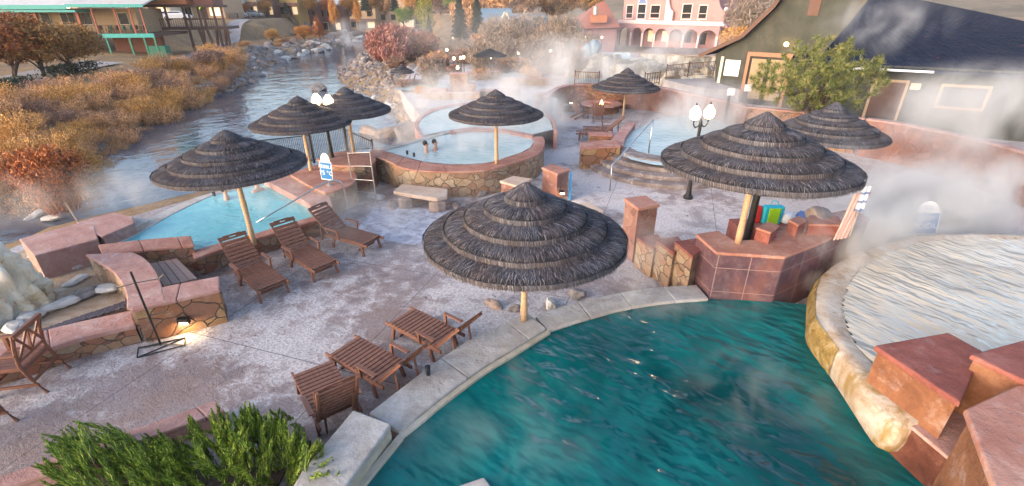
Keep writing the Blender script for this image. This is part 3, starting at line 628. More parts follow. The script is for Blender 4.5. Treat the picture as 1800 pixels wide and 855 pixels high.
# ---- plank bench, stone slab bench, juniper planter
t=T('plank_bench','brown plank seat let in between the pink capped walls','bench',G(300,478,0))
q=[G(264,463,.47),G(311,454,.47),G(347,489,.47),G(287,503,.47)]
for k in range(4):
    a=q[0].lerp(q[1],k/4+.01);b=q[0].lerp(q[1],(k+1)/4-.01);c=q[3].lerp(q[2],(k+1)/4-.01);d=q[3].lerp(q[2],k/4+.01)
    mb=MB(); mb.prism([a,b,c,d],.42,.47); mb.build('plank','bench_plank',t,bev=.006)
mb=MB(); mb.prism([p.lerp(sum(q,Vector())/4,.08) for p in q],0,.415); mb.build('base','brown_timber',t)
t=T('stone_bench','tan slab stone bench on boulder legs in front of the round pool wall','bench',G(738,352,0))
mb=MB(); mb.prism(PX((691,336),(706,323.5),(787,332),(786,344),(768,348.5),(730,343),z=.46),.33,.46); mb.build('seat_slab','sandstone_pale',t,bev=.02)
for (x,y) in ((714,365),(768,371)):
    g=G(x,y,0); mb=MB(); mb.prism([g+Vector((math.cos(a)*.24*(1+.3*math.sin(a*5+x)),math.sin(a)*.17,0)) for a in np.linspace(0,5.7,9)],0,.33); mb.build('boulder_leg','rock_warm',t,bev=.05)
# ================================================================ thatched umbrellas
def canopy_mesh(seed,tiers,dens):
    """unit canopy: rim radius 1, rim z 0, apex z .63; returns strands, core"""
    r_=random.Random(seed); st=MB(); core=MB(); slope=.62; rag=lambda a,k: 1+.016*mnoise.noise(Vector((math.cos(a)*2.2,math.sin(a)*2.2,k*3.+seed)))+.010*mnoise.noise(Vector((math.cos(a)*8,math.sin(a)*8,k*5.+seed))); step=.062
    tr=[1.-.80*k/(tiers-1) for k in range(tiers)]   # outer radii of the tiers
    dr=tr[0]-tr[1]
    for k,ro_ in enumerate(tr):
        last=k==tiers-1; ri_=0. if last else ro_-dr*1.18; z0=(1-ro_)*slope*.97; rise=(.635-z0) if last else (dr*slope-step)*1.18
        f=lambda rr_,z0=z0,rise=rise,ro_=ro_,ri_=ri_,last=last: z0+rise*(max(0,min(1,(ro_-rr_)/(ro_-ri_))))**(.92 if last else .5)
        core.lathe((0,0,0),[(max(.003,ri_),f(ri_)-.012)]+[(ro_+(ri_-ro_)*q,f(ro_+(ri_-ro_)*q)-.012) for q in(.75,.5,.3,.15,.05)]+[(ro_*.995,z0-.045),(ro_*.965,z0-.075),(max(.003,ri_),z0-.05)],56,.006,seed+k)
        n=int(dens*ro_*(1 if not last else 2.0))
        for q in range(n):
            a=r_.uniform(0,2*PI); rows=r_.random(); L=r_.uniform(.06,.15)
            re=(ri_+(ro_-ri_)*(1-.95*rows**1.1))*rag(a,k)+r_.uniform(-.006,.012); re=max(.02,re)
            rs=max(.004,re-L); da=r_.gauss(0,.028); w=r_.uniform(.0012,.0024); rm=(rs+re)/2; lift=r_.uniform(.0,.012)
            p0=Vector((rs*math.cos(a-da),rs*math.sin(a-da),f(rs)-.004)); p1=Vector((rm*math.cos(a),rm*math.sin(a),f(rm)+lift+.002))
            over=max(0.,re-ro_*.985); p2=Vector((re*math.cos(a+da*.6),re*math.sin(a+da*.6),f(re)+lift*.8-over*1.5))
            tn=Vector((-math.sin(a),math.cos(a),r_.uniform(-.6,.6)))*w
            st.add([p0-tn,p0+tn,p1+tn,p1-tn,p2+tn*.5,p2-tn*.5],[(0,1,2,3),(3,2,4,5)])
        for q in range(int(dens*.85*ro_)):
            a=r_.uniform(0,2*PI); re=ro_*rag(a,k)+r_.uniform(-.010,.006); h_=r_.uniform(.03,.07)*(1+.4*mnoise.noise(Vector((a*3,k*2.,seed)))); w=r_.uniform(.0012,.0026)
            p0=Vector((re*math.cos(a),re*math.sin(a),z0+.006)); p1=Vector(((re+.004)*math.cos(a+.01),(re+.004)*math.sin(a+.01),z0-h_)); tn=Vector((-math.sin(a),math.cos(a),0))*w
            st.add([p0-tn,p0+tn,p1+tn*.4,p1-tn*.4],[(0,1,2,3)])
    return st,core
SETS=[canopy_mesh(3,5,9000),canopy_mesh(11,5,9000)]
CAN={}
def umbrella(label,base,bz,apy,yb,xl,xr,first=None):
    """base pixel, base z, pixel row of apex and rim centre, rim left/right columns"""
    g=G(*base,bz); az=zat(g,apy); rz=az-1.2
    for _ in range(12):
        dep=g.y*CP-(rz-CH)*SP; cx_=900+FPX*g.x/dep; Rr=(xr-xl)/2/FPX*dep*.985
        for _q in range(6):
            xs_=[900+FPX*(g.x+Rr*math.cos(a))/((g.y+Rr*math.sin(a))*CP-(rz-CH)*SP) for a in np.linspace(0,2*PI,60)]; Rr*=(xr-xl)/(max(xs_)-min(xs_))*.995
        rz=zat(Vector((g.x,g.y-Rr*.99,0)),yb)+.065*(az-rz)/.63
    t=T('thatched_umbrella',label,'umbrella',(g.x,g.y,bz),'thatched umbrellas around the pools')
    L=rz-bz; 
    mb=MB(); r_=random.Random(label); m=9
    mb.tube([g+Vector((0,0,L*1.16*i/m)) for i in range(m+1)],[.062+(.010 if i%3==1 else 0)-.001*i for i in range(m+1)],12); mb.build('pole','pole_wood',t,smooth_=True)
    mb=MB(); 
    for k in range(6):
        a=k*PI/3+.3; mb.tube([(g.x,g.y,rz+.30*Rr),(g.x+math.cos(a)*Rr*.88,g.y+math.sin(a)*Rr*.88,rz+.015*Rr)],.028,6)
    mb.build('rafter','brown_timber',t)
    hs=(az-rz)/.63
    vr=len(CAN)%2 if len(CAN)<2 else (int(base[0])%2); 
    if len(CAN)<2:
        st_,core_=SETS[vr]; s=st_.build('canopy','thatch',None,origin=(0,0,0)); c=core_.build('canopy_core','thatch_core',None,origin=(0,0,0)); CAN[vr]=(s,c)
    else:
        s=CAN[vr][0].copy(); COL.objects.link(s); c=CAN[vr][1].copy(); COL.objects.link(c)
    s.parent=t; c.parent=s; s.location=(0,0,L); s.scale=(Rr,Rr,hs); s.rotation_euler=(0,0,r_.uniform(0,6)); c.location=(0,0,0)
    mb=MB(); mb.lathe((g.x,g.y,0),[(.12,az-.08),(.06,az-.015),(.02,az+.005)],12,.1,1); mb.build('top_knot','thatch_knot',t)
    return t,g,rz,Rr
umbrella('nearest and largest thatched umbrella, on the coping edge of the teal pool',(921,563),ZC,322,514,746,1109)
umbrella('thatched umbrella over the three loungers beside the turquoise pool',(447,430),.5,229,337,264,540)
umbrella('thatched umbrella with the bamboo pole on the round terrace left of the lamp post',(548,306),.62,169,239,439,621)
umbrella('lamplit thatched umbrella behind the double globe lamp, next to the river',(622,270),.95,153,213,529,687)
umbrella('thatched umbrella standing on the red capped wall of the round pool',(873,288),ZR,158,222,788,955)
umbrella('distant thatched umbrella between the fire pit and the upper pool',(1095,207),0,120,166,1040,1160)
umbrella('large thatched umbrella on the purple stone planter, touched by steam',(1297,427),ZP,198,350,1157,1520)
umbrella('thatched umbrella half hidden behind the large right one, in front of the ochre wall',(1428,330),.3,180,263,1323,1538)
umbrella('small far thatched umbrella by the red willow at the river rocks',(709,150),0,113,131,690,733)
# ================================================================ loungers
def make_lounger(ang):
    t=T('sun_lounger','x','lounger',(0,0,0)); W=.66; sh=.36; Ls=1.22
    r=MB()
    for s in(-1,1): r.box((Ls/2+.02,s*(W/2-.02),sh-.045),(Ls+.28,.035,.07))
    for x in(.03,.6,1.15): r.box((x,0,sh-.06),(.045,W-.07,.045))
    r.box((.22,0,.13),(.04,W-.08,.045)); r.build('frame','lounger_wood',t,bev=.004)
    s_=MB(); n=13; st=Ls/n
    for i in range(n): s_.box((st*(i+.5),0,sh+.001),(st-.020,W-.015,.022))
    s_.build('seat_slats','lounger_wood',t,bev=.003)
    for x,lean in((.10,-.06),(1.06,.10)):
        for s in(-1,1):
            l=MB(); l.bar((x,s*(W/2-.035),sh-.05),(x+lean,s*(W/2-.02),0),.045,.07); l.build('leg','lounger_wood',t,bev=.004)
    b=MB(); c,sn=math.cos(ang),math.sin(ang); Lb=.90; M=Matrix(((c,0,-sn),(0,1,0),(sn,0,c)))
    P=lambda u,y,w: Vector((Ls,y,sh))+M@Vector((u,0,w))
    for s in(-1,1): b.bar(P(0,s*(W/2-.05),-.03),P(Lb,s*(W/2-.05),-.03),.04,.04)
    for i in range(8): u=.055+.096*i; b.box(P(u,0,0),(.072,W-.03,.02),M)
    # rounded head slat with a hand slot
    for (y0,y1,h_) in ((-.315,-.07,.10),(.07,.315,.10)): b.box(P(.86,(y0+y1)/2,0),(h_,y1-y0,.02),M)
    b.box(P(.83,0,0),(.04,.14,.02),M); b.box(P(.905,0,0),(.045,.40,.02),M)
    b.build('backrest','lounger_wood',t,bev=.003)
    for s in(-1,1): pr=MB(); pr.bar(P(.5,s*(W/2-.12),-.04),(Ls+.02,s*(W/2-.12),.05) if ang>.9 else (Ls+.45,s*(W/2-.12),.05),.03,.03); pr.build('prop','lounger_wood',t)
    for s in(-1,1):
        a=MB(); a.box((Ls-.16,s*(W/2+.03),sh+.20),(.46,.075,.024)); a.build('armrest','lounger_wood',t,bev=.005)
        p=MB(); p.bar((Ls-.36,s*(W/2+.01),sh-.06),(Ls-.36,s*(W/2+.02),sh+.19),.04,.055); p.build('arm_post','lounger_wood',t,bev=.003)
    return t
LG='wooden sun loungers on the deck'
def place_l(t,foot,hinge,z=.36,label='',off=0):
    f=(G(*foot[0],z)+G(*foot[1],z))/2; h=(G(*hinge[0],z)+G(*hinge[1],z))/2; d=h-f
    t.location=(f.x,f.y,0); t.rotation_euler=(0,0,math.atan2(d.y,d.x)); t['label']=label; t['group']=LG
    return t
La=make_lounger(R(43)); Lb_=make_lounger(R(66)); Lc=make_lounger(R(48))
place_l(La,((453.7,509),(504,492)),((409.5,470),(453.7,457.7)),label='wooden lounger furthest left, with rounded headboard, in front of the umbrella pole')
place_l(copy_tree(La),((549.5,473.7),(591,457.7)),((500,440.5),(536,428)),label='wooden lounger in the middle of the three beside the turquoise pool')
place_l(copy_tree(La),((638,429.5),(668.5,414.7)),((577.7,408.6),(592,397.5)),label='wooden lounger nearest the bent steel handrail, closest to the stone slab bench')
place_l(Lc,((682.4,567),(729.5,543)),((778,612.7),(796,581)),label='wooden lounger with its back to the coping, closest to the nearest umbrella pole')
place_l(copy_tree(Lc),((577.5,622),(632,593)),((679,678),(700.7,634)),label='wooden lounger beside the black cup on the coping')
place_l(Lb_,((515,658),(583.6,635.5)),((551,722),(620,700)),label='upright backed wooden lounger next to the juniper and the white crusted block')
place_l(copy_tree(La),((1016,234),(1018,229)),((1048,235),(1050,230)),label='far wooden lounger nearer the short capped wall left of the upper pool')
place_l(copy_tree(La),((1028,226),(1030,222)),((1060,227),(1062,223)),label='far wooden lounger further back, towards the fire pit')
# ---- wooden armchair at the left edge
def make_armchair():
    t=T('wooden_armchair','dark red wooden armchair with crossed lattice back at the left picture edge','armchair',(0,0,0))
    b=MB(); 
    for i in range(6): b.box((0,-.235+.094*i,.47),(.46,.082,.022))
    b.build('seat','chair_wood',t,bev=.003)
    b=MB(); b.box((0,.25,.445),(.5,.03,.06)); b.box((0,-.25,.445),(.5,.03,.06)); b.box((.24,0,.445),(.03,.5,.06)); b.box((-.24,0,.445),(.03,.5,.06)); b.build('seat_frame','chair_wood',t,bev=.003)
    for s in(-1,1):
        l=MB(); l.tube([(-.38,s*.27,0),(-.27,s*.27,.28),(-.22,s*.27,.5),(-.26,s*.27,.78),(-.33,s*.27,1.02)],.026,8); l.build('rear_leg','chair_wood',t)
        l=MB(); l.bar((.27,s*.27,0),(.22,s*.27,.68),.05,.05); l.build('front_leg','chair_wood',t,bev=.004)
        l=MB(); l.bar((.30,s*.28,.69),(-.26,s*.28,.70),.065,.026); l.build('armrest','chair_wood',t,bev=.004)
    l=MB(); l.bar((-.33,-.29,1.0),(-.33,.29,1.0),.05,.06); l.build('top_rail','chair_wood',t,bev=.004); l=MB(); l.bar((-.24,-.27,.58),(-.24,.27,.58),.03,.04); l.build('back_rail','chair_wood',t,bev=.004)
    l=MB()
    for y0 in(-.25,0):
        l.bar((-.25,y0,.60),(-.32,y0+.25,.97),.022,.03); l.bar((-.25,y0+.25,.60),(-.32,y0,.97),.022,.03)
    l.bar((-.25,0,.60),(-.32,0,.97),.022,.03); l.build('back_lattice','chair_wood',t)
    l=MB(); l.bar((.25,-.27,.20),(.25,.27,.20),.025,.04); l.bar((-.30,-.27,.24),(-.30,.27,.24),.025,.04)
    for s in(-1,1): l.bar((.25,s*.27,.16),(-.33,s*.27,.16),.025,.04)
    l.build('stretcher','chair_wood',t); return t
ac=make_armchair(); g=G(84,690); ac.scale=(1.15,1.15,1.15); ac.rotation_euler=(0,0,R(192)); q=Matrix.Rotation(R(192),3,'Z')@Vector((-.38*1.15,.27*1.15,0)); q2=Matrix.Rotation(R(192),3,'Z')@Vector((-.38*1.15,-.27*1.15,0)); q=q if q.y<q2.y else q2; ac.location=(g.x-q.x,g.y-q.y,0)
a2=copy_tree(ac,label='second dark wooden chair cut off by the left edge, only a leg showing'); g=G(14,770); a2.location=(g.x-.54,g.y-.05,0); a2.rotation_euler=(0,0,R(190))
# ================================================================ rails, stands, small things
def tubething(name,label,cat,pts,r,mat,flange=None,sm=3):
    P=smooth(pts,sm) if sm else pts
    t=T(name,label,cat,pts[0]); mb=MB(); mb.tube(P,r,8); mb.build('rail',mat,t,smooth_=True)
    if flange:
        mb=MB()
        for f in flange: mb.lathe(f,[(.07,0),(.07,.012),(.05,.02)],14)
        mb.build('base_flange','pale_steel',t)
    return t
b0=G(613,381); zt=zat(b0,322)
b1=G(450,392,.40)
def onray(x,y,P,b):
    """point seen at pixel (x,y) closest to the vertical over segment P-b"""
    best=None
    for i in range(101):
        q=P.lerp(b,i/100); z=zat(q,y); k=q.y*CP-(z-CH)*SP; e=abs(900+FPX*q.x/k-x)
        if best is None or e<best[0]: best=(e,Vector((q.x,q.y,z)))
    return best[1]
m1=onray(571,322,b0,b1); m0=onray(598,321,b0,b1)
tubething('handrail','bent steel handrail dipping into the turquoise pool beside the blue sign','handrail',[b0,Vector((b0.x,b0.y,zt*.6)),m0,m1,m1.lerp(b1,.5),b1],.026,'steel',[b0])
b0=G(1072,336); zt=zat(b0,290); b1=G(1140,270,.62)
tp=Vector((b1.x,b1.y,zat(b1,211)))
tubething('handrail','tall steel handrail climbing the round steps of the upper pool','handrail',[b0,Vector((b0.x,b0.y,zt)),Vector((b0.x+.02,b0.y,zt)).lerp(tp,.15),Vector((b0.x,b0.y,zt)).lerp(tp,.55),tp],.028,'steel',[b0],0)
tubething('handrail_post','upright steel post of the handrail standing in the upper pool','handrail',[b1,Vector((b1.x,b1.y,tp.z*.6)),tp+Vector((0.02,0,.01))],.028,'steel',[b1],0)
# double ladder-like towel rack
pa,pb=G(624,352),G(662,358); ha,hb=zat(pa,268),zat(pb,266)
t=T('towel_rack','thin pale steel ladder shaped towel rack in front of the round pool wall','rack',pa); 
for p,h_ in((pa,ha),(pb,hb)):
    mb=MB(); mb.tube([p,p+Vector((0,0,h_))],.02,8); mb.build('post','pale_steel',t)
for k in(.98,.72,.45,.2):
    mb=MB(); mb.tube([pa+Vector((0,0,ha*k)),pb+Vector((0,0,hb*k))],.013,6); mb.build('rung','pale_steel',t)
# black stand with wire base
g=G(283,607); ht=zat(g,478); t=T('wire_stand','thin black metal stand with flat wire base in front of the stone seat wall','stand',g)
mb=MB(); mb.tube([g,g+Vector((-.02,0,ht))],.019,8); mb.build('pole','black_metal',t)
q=[G(x,y,.02) for x,y in((241,629),(243,612),(325,594),(325,607))]
mb=MB()
for i in range(4): mb.tube([q[i],q[(i+1)%4]],.012,6)
mb.tube([q[0],q[2]],.012,6); mb.tube([q[1],g+Vector((0,0,.02))],.012,6); mb.tube([g+Vector((0,0,.02)),q[3]],.012,6); mb.build('wire_base','black_metal',t)
mb=MB(); z=ht*.86; d=Vector((.32,.10,0)); mb.tube([g-d*.9+Vector((0,0,z-.05)),g+Vector((0,0,z)),g+d*1.1+Vector((0,0,z+.02)),g+d*1.35+Vector((0,0,z+.10))],.009,6); mb.build('hook','black_metal',t); mb=MB(); mb.tube([g+Vector((0,0,ht*.42)),g+d*.9+Vector((0,0,ht*.45)),g+d*1.05+Vector((0,0,ht*.51))],.009,6); mb.build('hook','black_metal',t)
# recessed wall lights
def walllight(pix,z,label,power=6,sz=.16,down=True,col=(1,.72,.38)):
    c=G(*pix,z); t=T('wall_light',label,'wall light',c); mb=MB(); mb.box(c,(sz*1.25,.10,.12)); mb.build('housing','black_metal',t)
    mb=MB(); mb.box(c+Vector((.02,-.052,-.03)),(sz,.02,.035)); mb.build('lens','lamp_glow',t)
    l=bpy.data.lights.new('wall_light_glow','AREA'); l.energy=power; l.color=col; l.size=.12; o=bpy.data.objects.new('glow',l); COL.objects.link(o); o.parent=t; o.location=(.02,-.10,-.06); o.rotation_euler=(R(28),0,0)
    return t
def on_wall(xy_base,y):  # point at pixel row y straight above the base pixel
    g=G(*xy_base); return zat(g,y)
walllight((323,564),.33,'small lit light recessed in the ochre stones of the seat wall',2.2)
walllight((815,325),.38,'small lit light recessed low in the round pool wall',5,.13)
walllight((987,338),.40,'small lit light on the pillar with the blue board',4,.13)
walllight((1003,180),.9,'small lit light on the tall wall left of the fire pit',1.5,.13)
# blue board on the pillar
a_=G(1001.5,353,0); t=MB(); t.box((a_.x+.0,a_.y+.12,.47),(.035,.36,.92)); tag(t.build('blue_board','blue_paint',bev=.004),'tall narrow blue board leaning on the right side of the brown pillar','board')
# signs
def text_mesh(body,size,mat,parent,M):
    cu=bpy.data.curves.new('lettering','FONT'); cu.body=body; cu.size=size; cu.align_x='CENTER'; cu.align_y='CENTER'; cu.extrude=.002
    o=bpy.data.objects.new('lettering_tmp',cu); COL.objects.link(o); bpy.context.view_layer.update()
    dg=bpy.context.evaluated_depsgraph_get(); me=bpy.data.meshes.new_from_object(o.evaluated_get(dg)); bpy.data.objects.remove(o)
    me.materials.clear(); me.materials.append(MATS[mat]); n=bpy.data.objects.new('lettering',me); COL.objects.link(n); n.parent=parent; n.matrix_local=M; return n
def sign(base,bz,ytop,ybot,wd,yaw,label,l1,l2,faded=False,roll=0):
    g=G(*base,bz); t=T('pool_sign',label,'sign',g); zb=zat(g,ybot); z1=zat(g,ytop); h_=z1-zb; Hb=h_*.70
    t.rotation_euler=(0,0,0)
    mb=MB(); mb.tube([g,Vector((g.x,g.y,zb+Hb*.5))],.03,10); mb.build('post','pale_steel',t)
    mb=MB(); mb.lathe(g,[(.09,0),(.09,.02),(.04,.05)],14); mb.build('base_plate','pale_steel',t)
    Mz=Matrix.Rotation(yaw,3,'Z')@Matrix.Rotation(roll,3,'Y'); c=Vector((0,-.045,zb+Hb/2-bz)); c=Mz@Vector((0,-.045,0))+Vector((0,0,zb+Hb/2-bz))
    def loc(v): return Mz@Vector(v)+c+g
    def slab(w_,h,th,off,mat,name):
        mb=MB(); mb.box(g+c+Mz@Vector((0,off,0)),(w_,th,h),Mz); return mb.build(name,mat,t,bev=.004)
    slab(wd,Hb,.02,0,'white_paint','board'); slab(wd*.90,Hb*.88,.008,-.014,'blue_paint','blue_panel')
    mb=MB(); n=16; r=wd*.40; V=[];
    for off in(-.01,.01):
        for k in range(n+1): a=PI*k/n; V.append(loc((r*math.cos(a),off,Hb/2+(h_-Hb)*1.05*math.sin(a))))
    F_=[tuple(range(n+1)),tuple(range(2*n+1,n,-1))]+[(k,n+1+k,n+2+k,k+1) for k in range(n)]
    mb.add(V,F_); mb.build('arch_top','white_paint',t)
    # emblem: three rising steam curls in the arch
    mb=MB()
    for k in(-1,0,1): mb.tube([loc((k*r*.25+.02*math.sin(i*1.6),-.014,Hb/2+(h_-Hb)*(.2+.12*i))) for i in range(5)],.006,5)
    mb.build('emblem','blue_paint',t)
    RX=(Mz@Matrix.Rotation(PI/2,3,'X')).to_4x4()
    for tx_,dz,sz in((l1,Hb*.22,Hb*.25),(l2,-Hb*.12,Hb*.32)):
        text_mesh(tx_,sz,'sign_ink',t,Matrix.Translation(c+Mz@Vector((0,-.021,dz)))@RX)
    return t
sign((579.5,326),.75,269,316,.40,R(-12),'white arched sign with blue panel on a short post at the terrace edge','PEBBLE','75 °C',roll=R(4))
sign((1600,452),0,354,411,.56,R(-14),'steam veiled sign with white arched top and blue panel beyond the raised pool','CLIFF','POOL',roll=R(-8))
# black cup on the coping
g=G(753,659,ZC); t=T('travel_cup','black travel cup standing on the pale coping by the lounger','cup',g); mb=MB(); mb.lathe(g,[(.035,0),(.042,.12),(.044,.15)],16); mb.build('cup_body','cup_plastic',t,smooth_=True)
mb=MB(); mb.lathe(g,[(.047,.15),(.047,.17),(.03,.185)],16); mb.build('lid','black_metal',t)
for (x,y,zz,l) in((716,272,ZR,'left one of the two dark cups on the round pool cap'),(728,276,ZR,'right one of the two dark cups on the round pool cap'),(377,345,.44,'dark cup on the white overflow edge of the turquoise pool')):
    g=G(x,y,zz); mb=MB(); mb.lathe(g,[(.03,0),(.045,.02),(.05,.14),(.052,.15),(.045,.15)],14); tag(mb.build('cup','cup_plastic'),l,'cup')
# ---- lamps
def globe_lamp(base,bz,ytop,label,twin=True,power=60,r=.17,yaw=0.,hidden_pole=False):
    g=G(*base,bz); zt=zat(g,ytop); t=T('globe_lamp',label,'street lamp',g)
    mb=MB(); mb.lathe(g,[(.16,0),(.16,.08),(.10,.16),(.07,.4),(.055,.8),(.05,zt-bz-.62),(.06,zt-bz-.6),(.02,zt-bz-.42)],14); mb.build('post','black_metal',t,smooth_=False)
    pts=[-.27,.27] if twin else [0]
    if twin:
        mb=MB()
        for d in pts: 
            e=Vector((math.cos(yaw)*d,math.sin(yaw)*d,0)); mb.tube(smooth([g+Vector((0,0,zt-bz-.6)),g+e*.6+Vector((0,0,zt-bz-.70)),g+e+Vector((0,0,zt-bz-.60)),g+e+Vector((0,0,zt-bz-.46))],4),.02,8)
        mb.build('arm','black_metal',t)
    for d in pts:
        e=Vector((math.cos(yaw)*d,math.sin(yaw)*d,0)); c=g+e+Vector((0,0,zt-bz-.46))
        mb=MB(); mb.lathe(c,[(.06,0),(r*.8,.05),(r,.16),(r*.93,.26),(r*.55,.36),(.05,.42),(.012,.45)],16); mb.build('globe','lamp_glow',t,smooth_=True)
        mb=MB(); mb.lathe(c,[(.05,-.03),(.085,-.02),(.085,.01)],12); mb.lathe(c,[(.03,.43),(.035,.45),(.008,.53)],8); mb.build('fitting','black_metal',t)
        l=bpy.data.lights.new('globe_light','POINT'); l.energy=power; l.color=(1,.66,.34); l.shadow_soft_size=r*1.15; o=bpy.data.objects.new('globe_light',l); COL.objects.link(o); o.parent=t; o.location=(e.x,e.y,zt-bz-.46+.2-.55 if False else zt-bz-.22)
    return t
globe_lamp((585,286),.75,164,'twin globe lamp lit between the two left umbrellas over the river',yaw=R(-25),power=45)
globe_lamp((1209,349),0,184,'twin globe lamp lit beside the large right umbrella in front of the upper pool',yaw=R(20),power=45)
mb=MB(); g=G(1313,419,.9); mb.lathe(g,[(.13,-.9),(.13,-.6),(.085,-.45),(.075,1.25)],14); tag(mb.build('black_post','black_metal'),'thick black iron post under the right side umbrella','post')
# fence by the river, two runs
def fence(label,A,B,h_,n,bz=0.,mat='black_metal',r=.009,h2=None,name='railing',posts=True,lbl_cat='railing'):
    h2=h2 or h_; t=T(name,label,lbl_cat,A); L=(B-A).length
    mb=MB(); mb.bar(A+Vector((0,0,h_)),B+Vector((0,0,h2)),.04,.035); mb.build('top_rail',mat,t); mb=MB(); mb.bar(A+Vector((0,0,.12)),B+Vector((0,0,.12)),.03,.03); mb.build('bottom_rail',mat,t)
    mb=MB()
    for i in range(1,n): p=A.lerp(B,i/n); hh=h_+(h2-h_)*i/n; mb.box(p+Vector((0,0,(hh+.12)/2)),(r*2,r*2,hh-.12))
    mb.build('bars',mat,t)
    for p,hh in((A,h_),(B,h2)):
        mb=MB(); mb.box(p+Vector((0,0,hh/2+.03)),(.06,.06,hh+.06)); mb.lathe(p+Vector((0,0,hh+.06)),[(.045,0),(.02,.04)],8); mb.build('post',mat,t)
    return t
A=G(455,300,0);B=G(563,286,.0);C=G(612,271,.3);D=G(655,268,.75)
fence('black bar railing on the river side under the two left umbrellas',A,G(552,287,0),zat(A,249),30); 
C0=G(611,270,.55); fence('middle black bar railing behind the black lamp post',G(552,287,0)+Vector((.02,.02,0)),C0,zat(G(552,287,0),234),20,h2=zat(C0,226)-.55)
D0=G(656,266,.8); fence('short sloping black bar railing ending above the round pool wall',C0+Vector((.03,.02,0)),D0,zat(C0,228)-.55,14,h2=zat(D0,249)-.8)
# ================================================================ people in the pools
def bather(pix,z,yaw,label,hair='hair_dark',s=1.):
    g=G(*pix,z); t=T('person',label,'person',g)
    mb=MB(); P=lambda x,y,zz: g+Matrix.Rotation(yaw,3,'Z')@(Vector((x,y,zz))*s)
    # torso, shoulders, neck and head as one skinned surface
    me=bpy.data.meshes.new('body'); V=[(0,0,-.55),(0,0,-.28),(0,0,-.06),(0,-.005,.06),(0,-.02,.13),(0,-.02,.24),(.17,0,-.07),(-.17,0,-.07),(.24,-.06,-.28),(-.24,-.06,-.28)]
    E_=[(0,1),(1,2),(2,3),(3,4),(4,5),(2,6),(2,7),(6,8),(7,9)]; me.from_pydata(V,E_,[]); o=bpy.data.objects.new('body',me); COL.objects.link(o); o.parent=t; o.rotation_euler=(0,0,yaw); o.scale=(s,s,s); me.materials.append(MATS['skin'])
    md=o.modifiers.new('skin','SKIN'); rad=[.14,.15,.13,.055,.085,.075,.06,.06,.045,.045]
    for v_,r_ in zip(me.skin_vertices[0].data,rad): v_.radius=(r_,r_*.85)
    me.skin_vertices[0].data[0].use_root=True
    md.use_smooth_shade=True; o.modifiers.new('sub','SUBSURF').levels=2; o.modifiers['sub'].render_levels=2
    WL[o.name]=WL[t.name]
    mb=MB(); c=P(0,.028,.225); mb.sphere(c,.098*s,14,9,1.05)
    vs=[v_ for v_ in mb.v]; h=mb.build('hair',hair,t,smooth_=True)
    # face details: nose, ears, eyes
    mb=MB(); mb.sphere(P(0,-.105,.17),.018*s,8,6,1.4); mb.sphere(P(.088,-.01,.17),.022*s,8,6,1.4); mb.sphere(P(-.088,-.01,.17),.022*s,8,6,1.4); mb.build('nose_and_ears','skin',t,smooth_=True)
    mb=MB(); mb.sphere(P(.035,-.098,.195),.010*s,8,6); mb.sphere(P(-.035,-.098,.195),.010*s,8,6); mb.build('eyes','hair_dark',t,smooth_=True)
    return t
bather((397,344),.52,R(120),'person with dark hair bathing at the left behind the umbrella pole in the turquoise pool')
bather((453,331),.52,R(60),'person bathing under the umbrella edge at the far right of the turquoise pool')
bather((749,262),.97,R(100),'left one of the two bathers in the round pool')
bather((765,259),.97,R(80),'right one of the two bathers in the round pool')
# towels and bag
def cloth(label,pts,wd,mat,name='towel',cat='towel',folds=5,seed=0):
    """hanging cloth: pts centre line top to bottom (world), wd dir vector"""
    r_=random.Random(seed); V=[];F_=[]; n=len(pts); m=14
    nrm=Vector((-wd.y,wd.x,0)).normalized()
    for s in(0,1):
        for i,p in enumerate(pts):
            for k in range(m+1):
                u=k/m-.5; q=p+wd*u*(1-.12*math.sin(PI*i/n))+nrm*(.035*math.sin(u*folds*2*PI+seed+i*.2)*min(1,.2+i/n)+s*.012); V.append(q)
    o=n*(m+1)
    for i in range(n-1):
        for k in range(m):
            a=i*(m+1)+k; F_.append((a,a+1,a+m+2,a+m+1)); F_.append((o+a,o+a+m+1,o+a+m+2,o+a+1))
    for i in range(n-1):
        for k in(0,m): a=i*(m+1)+k; F_.append((a,a+m+1,o+a+m+1,o+a))
    mb=MB(); mb.add(V,F_); return tag(mb.build(name,mat,smooth_=True,fixn=True),label,cat)
simple('towel_white',(.62,.64,.70),.95,.1,20); simple('towel_pink',(.55,.36,.33),.95,.12,10); simple('towel_teal',(.05,.30,.32),.95,.1); simple('towel_blue',(.07,.14,.36),.95,.1); simple('towel_coral',(.60,.22,.16),.95,.1); simple('towel_mint',(.30,.55,.47),.95,.1)
s=NT('towel_striped'); x=s.n('SeparateXYZ',j0=s.obj()); q=s.math('FRACT',s.math('MULTIPLY',x.outputs[2],5.5)); s.done(s.mix(s.math('LESS_THAN',q,.28),(.60,.62,.68),(.13,.19,.36)),.95)
g=G(1493,415,ZP); hz=zat(g,333); t=T('towel_rail','slanting pale rail holding the hanging towels in the steam','rack',g); e0=Vector((g.x-.06,g.y,zat(g,345))); e1=GY(1522,330,g.y)
mb=MB(); mb.tube([e0,e1],.02,8); mb.build('rail','white_paint',t); mb=MB(); mb.tube([g,Vector((g.x,g.y,e0.z+.02))],.025,8); mb.build('post','pale_steel',t)
d=(e1-e0); 
cloth('long pale pink towels hanging in the steam from the slanted rail',[e0.lerp(e1,.45)+Vector((-.02*i,-.03,-.13*i)) for i in range(9)],Vector((.42,.12,0)),'towel_pink',seed=2,folds=4)
cloth('white towel with blue stripes hung over the top end of the slanted rail',[e1+Vector((0,-.06,.05-.09*i)) for i in range(7)],Vector((.22,.05,0)),'towel_striped',seed=1,folds=2)
g=G(1361,391,1.0); c=G(1356,385,.55)
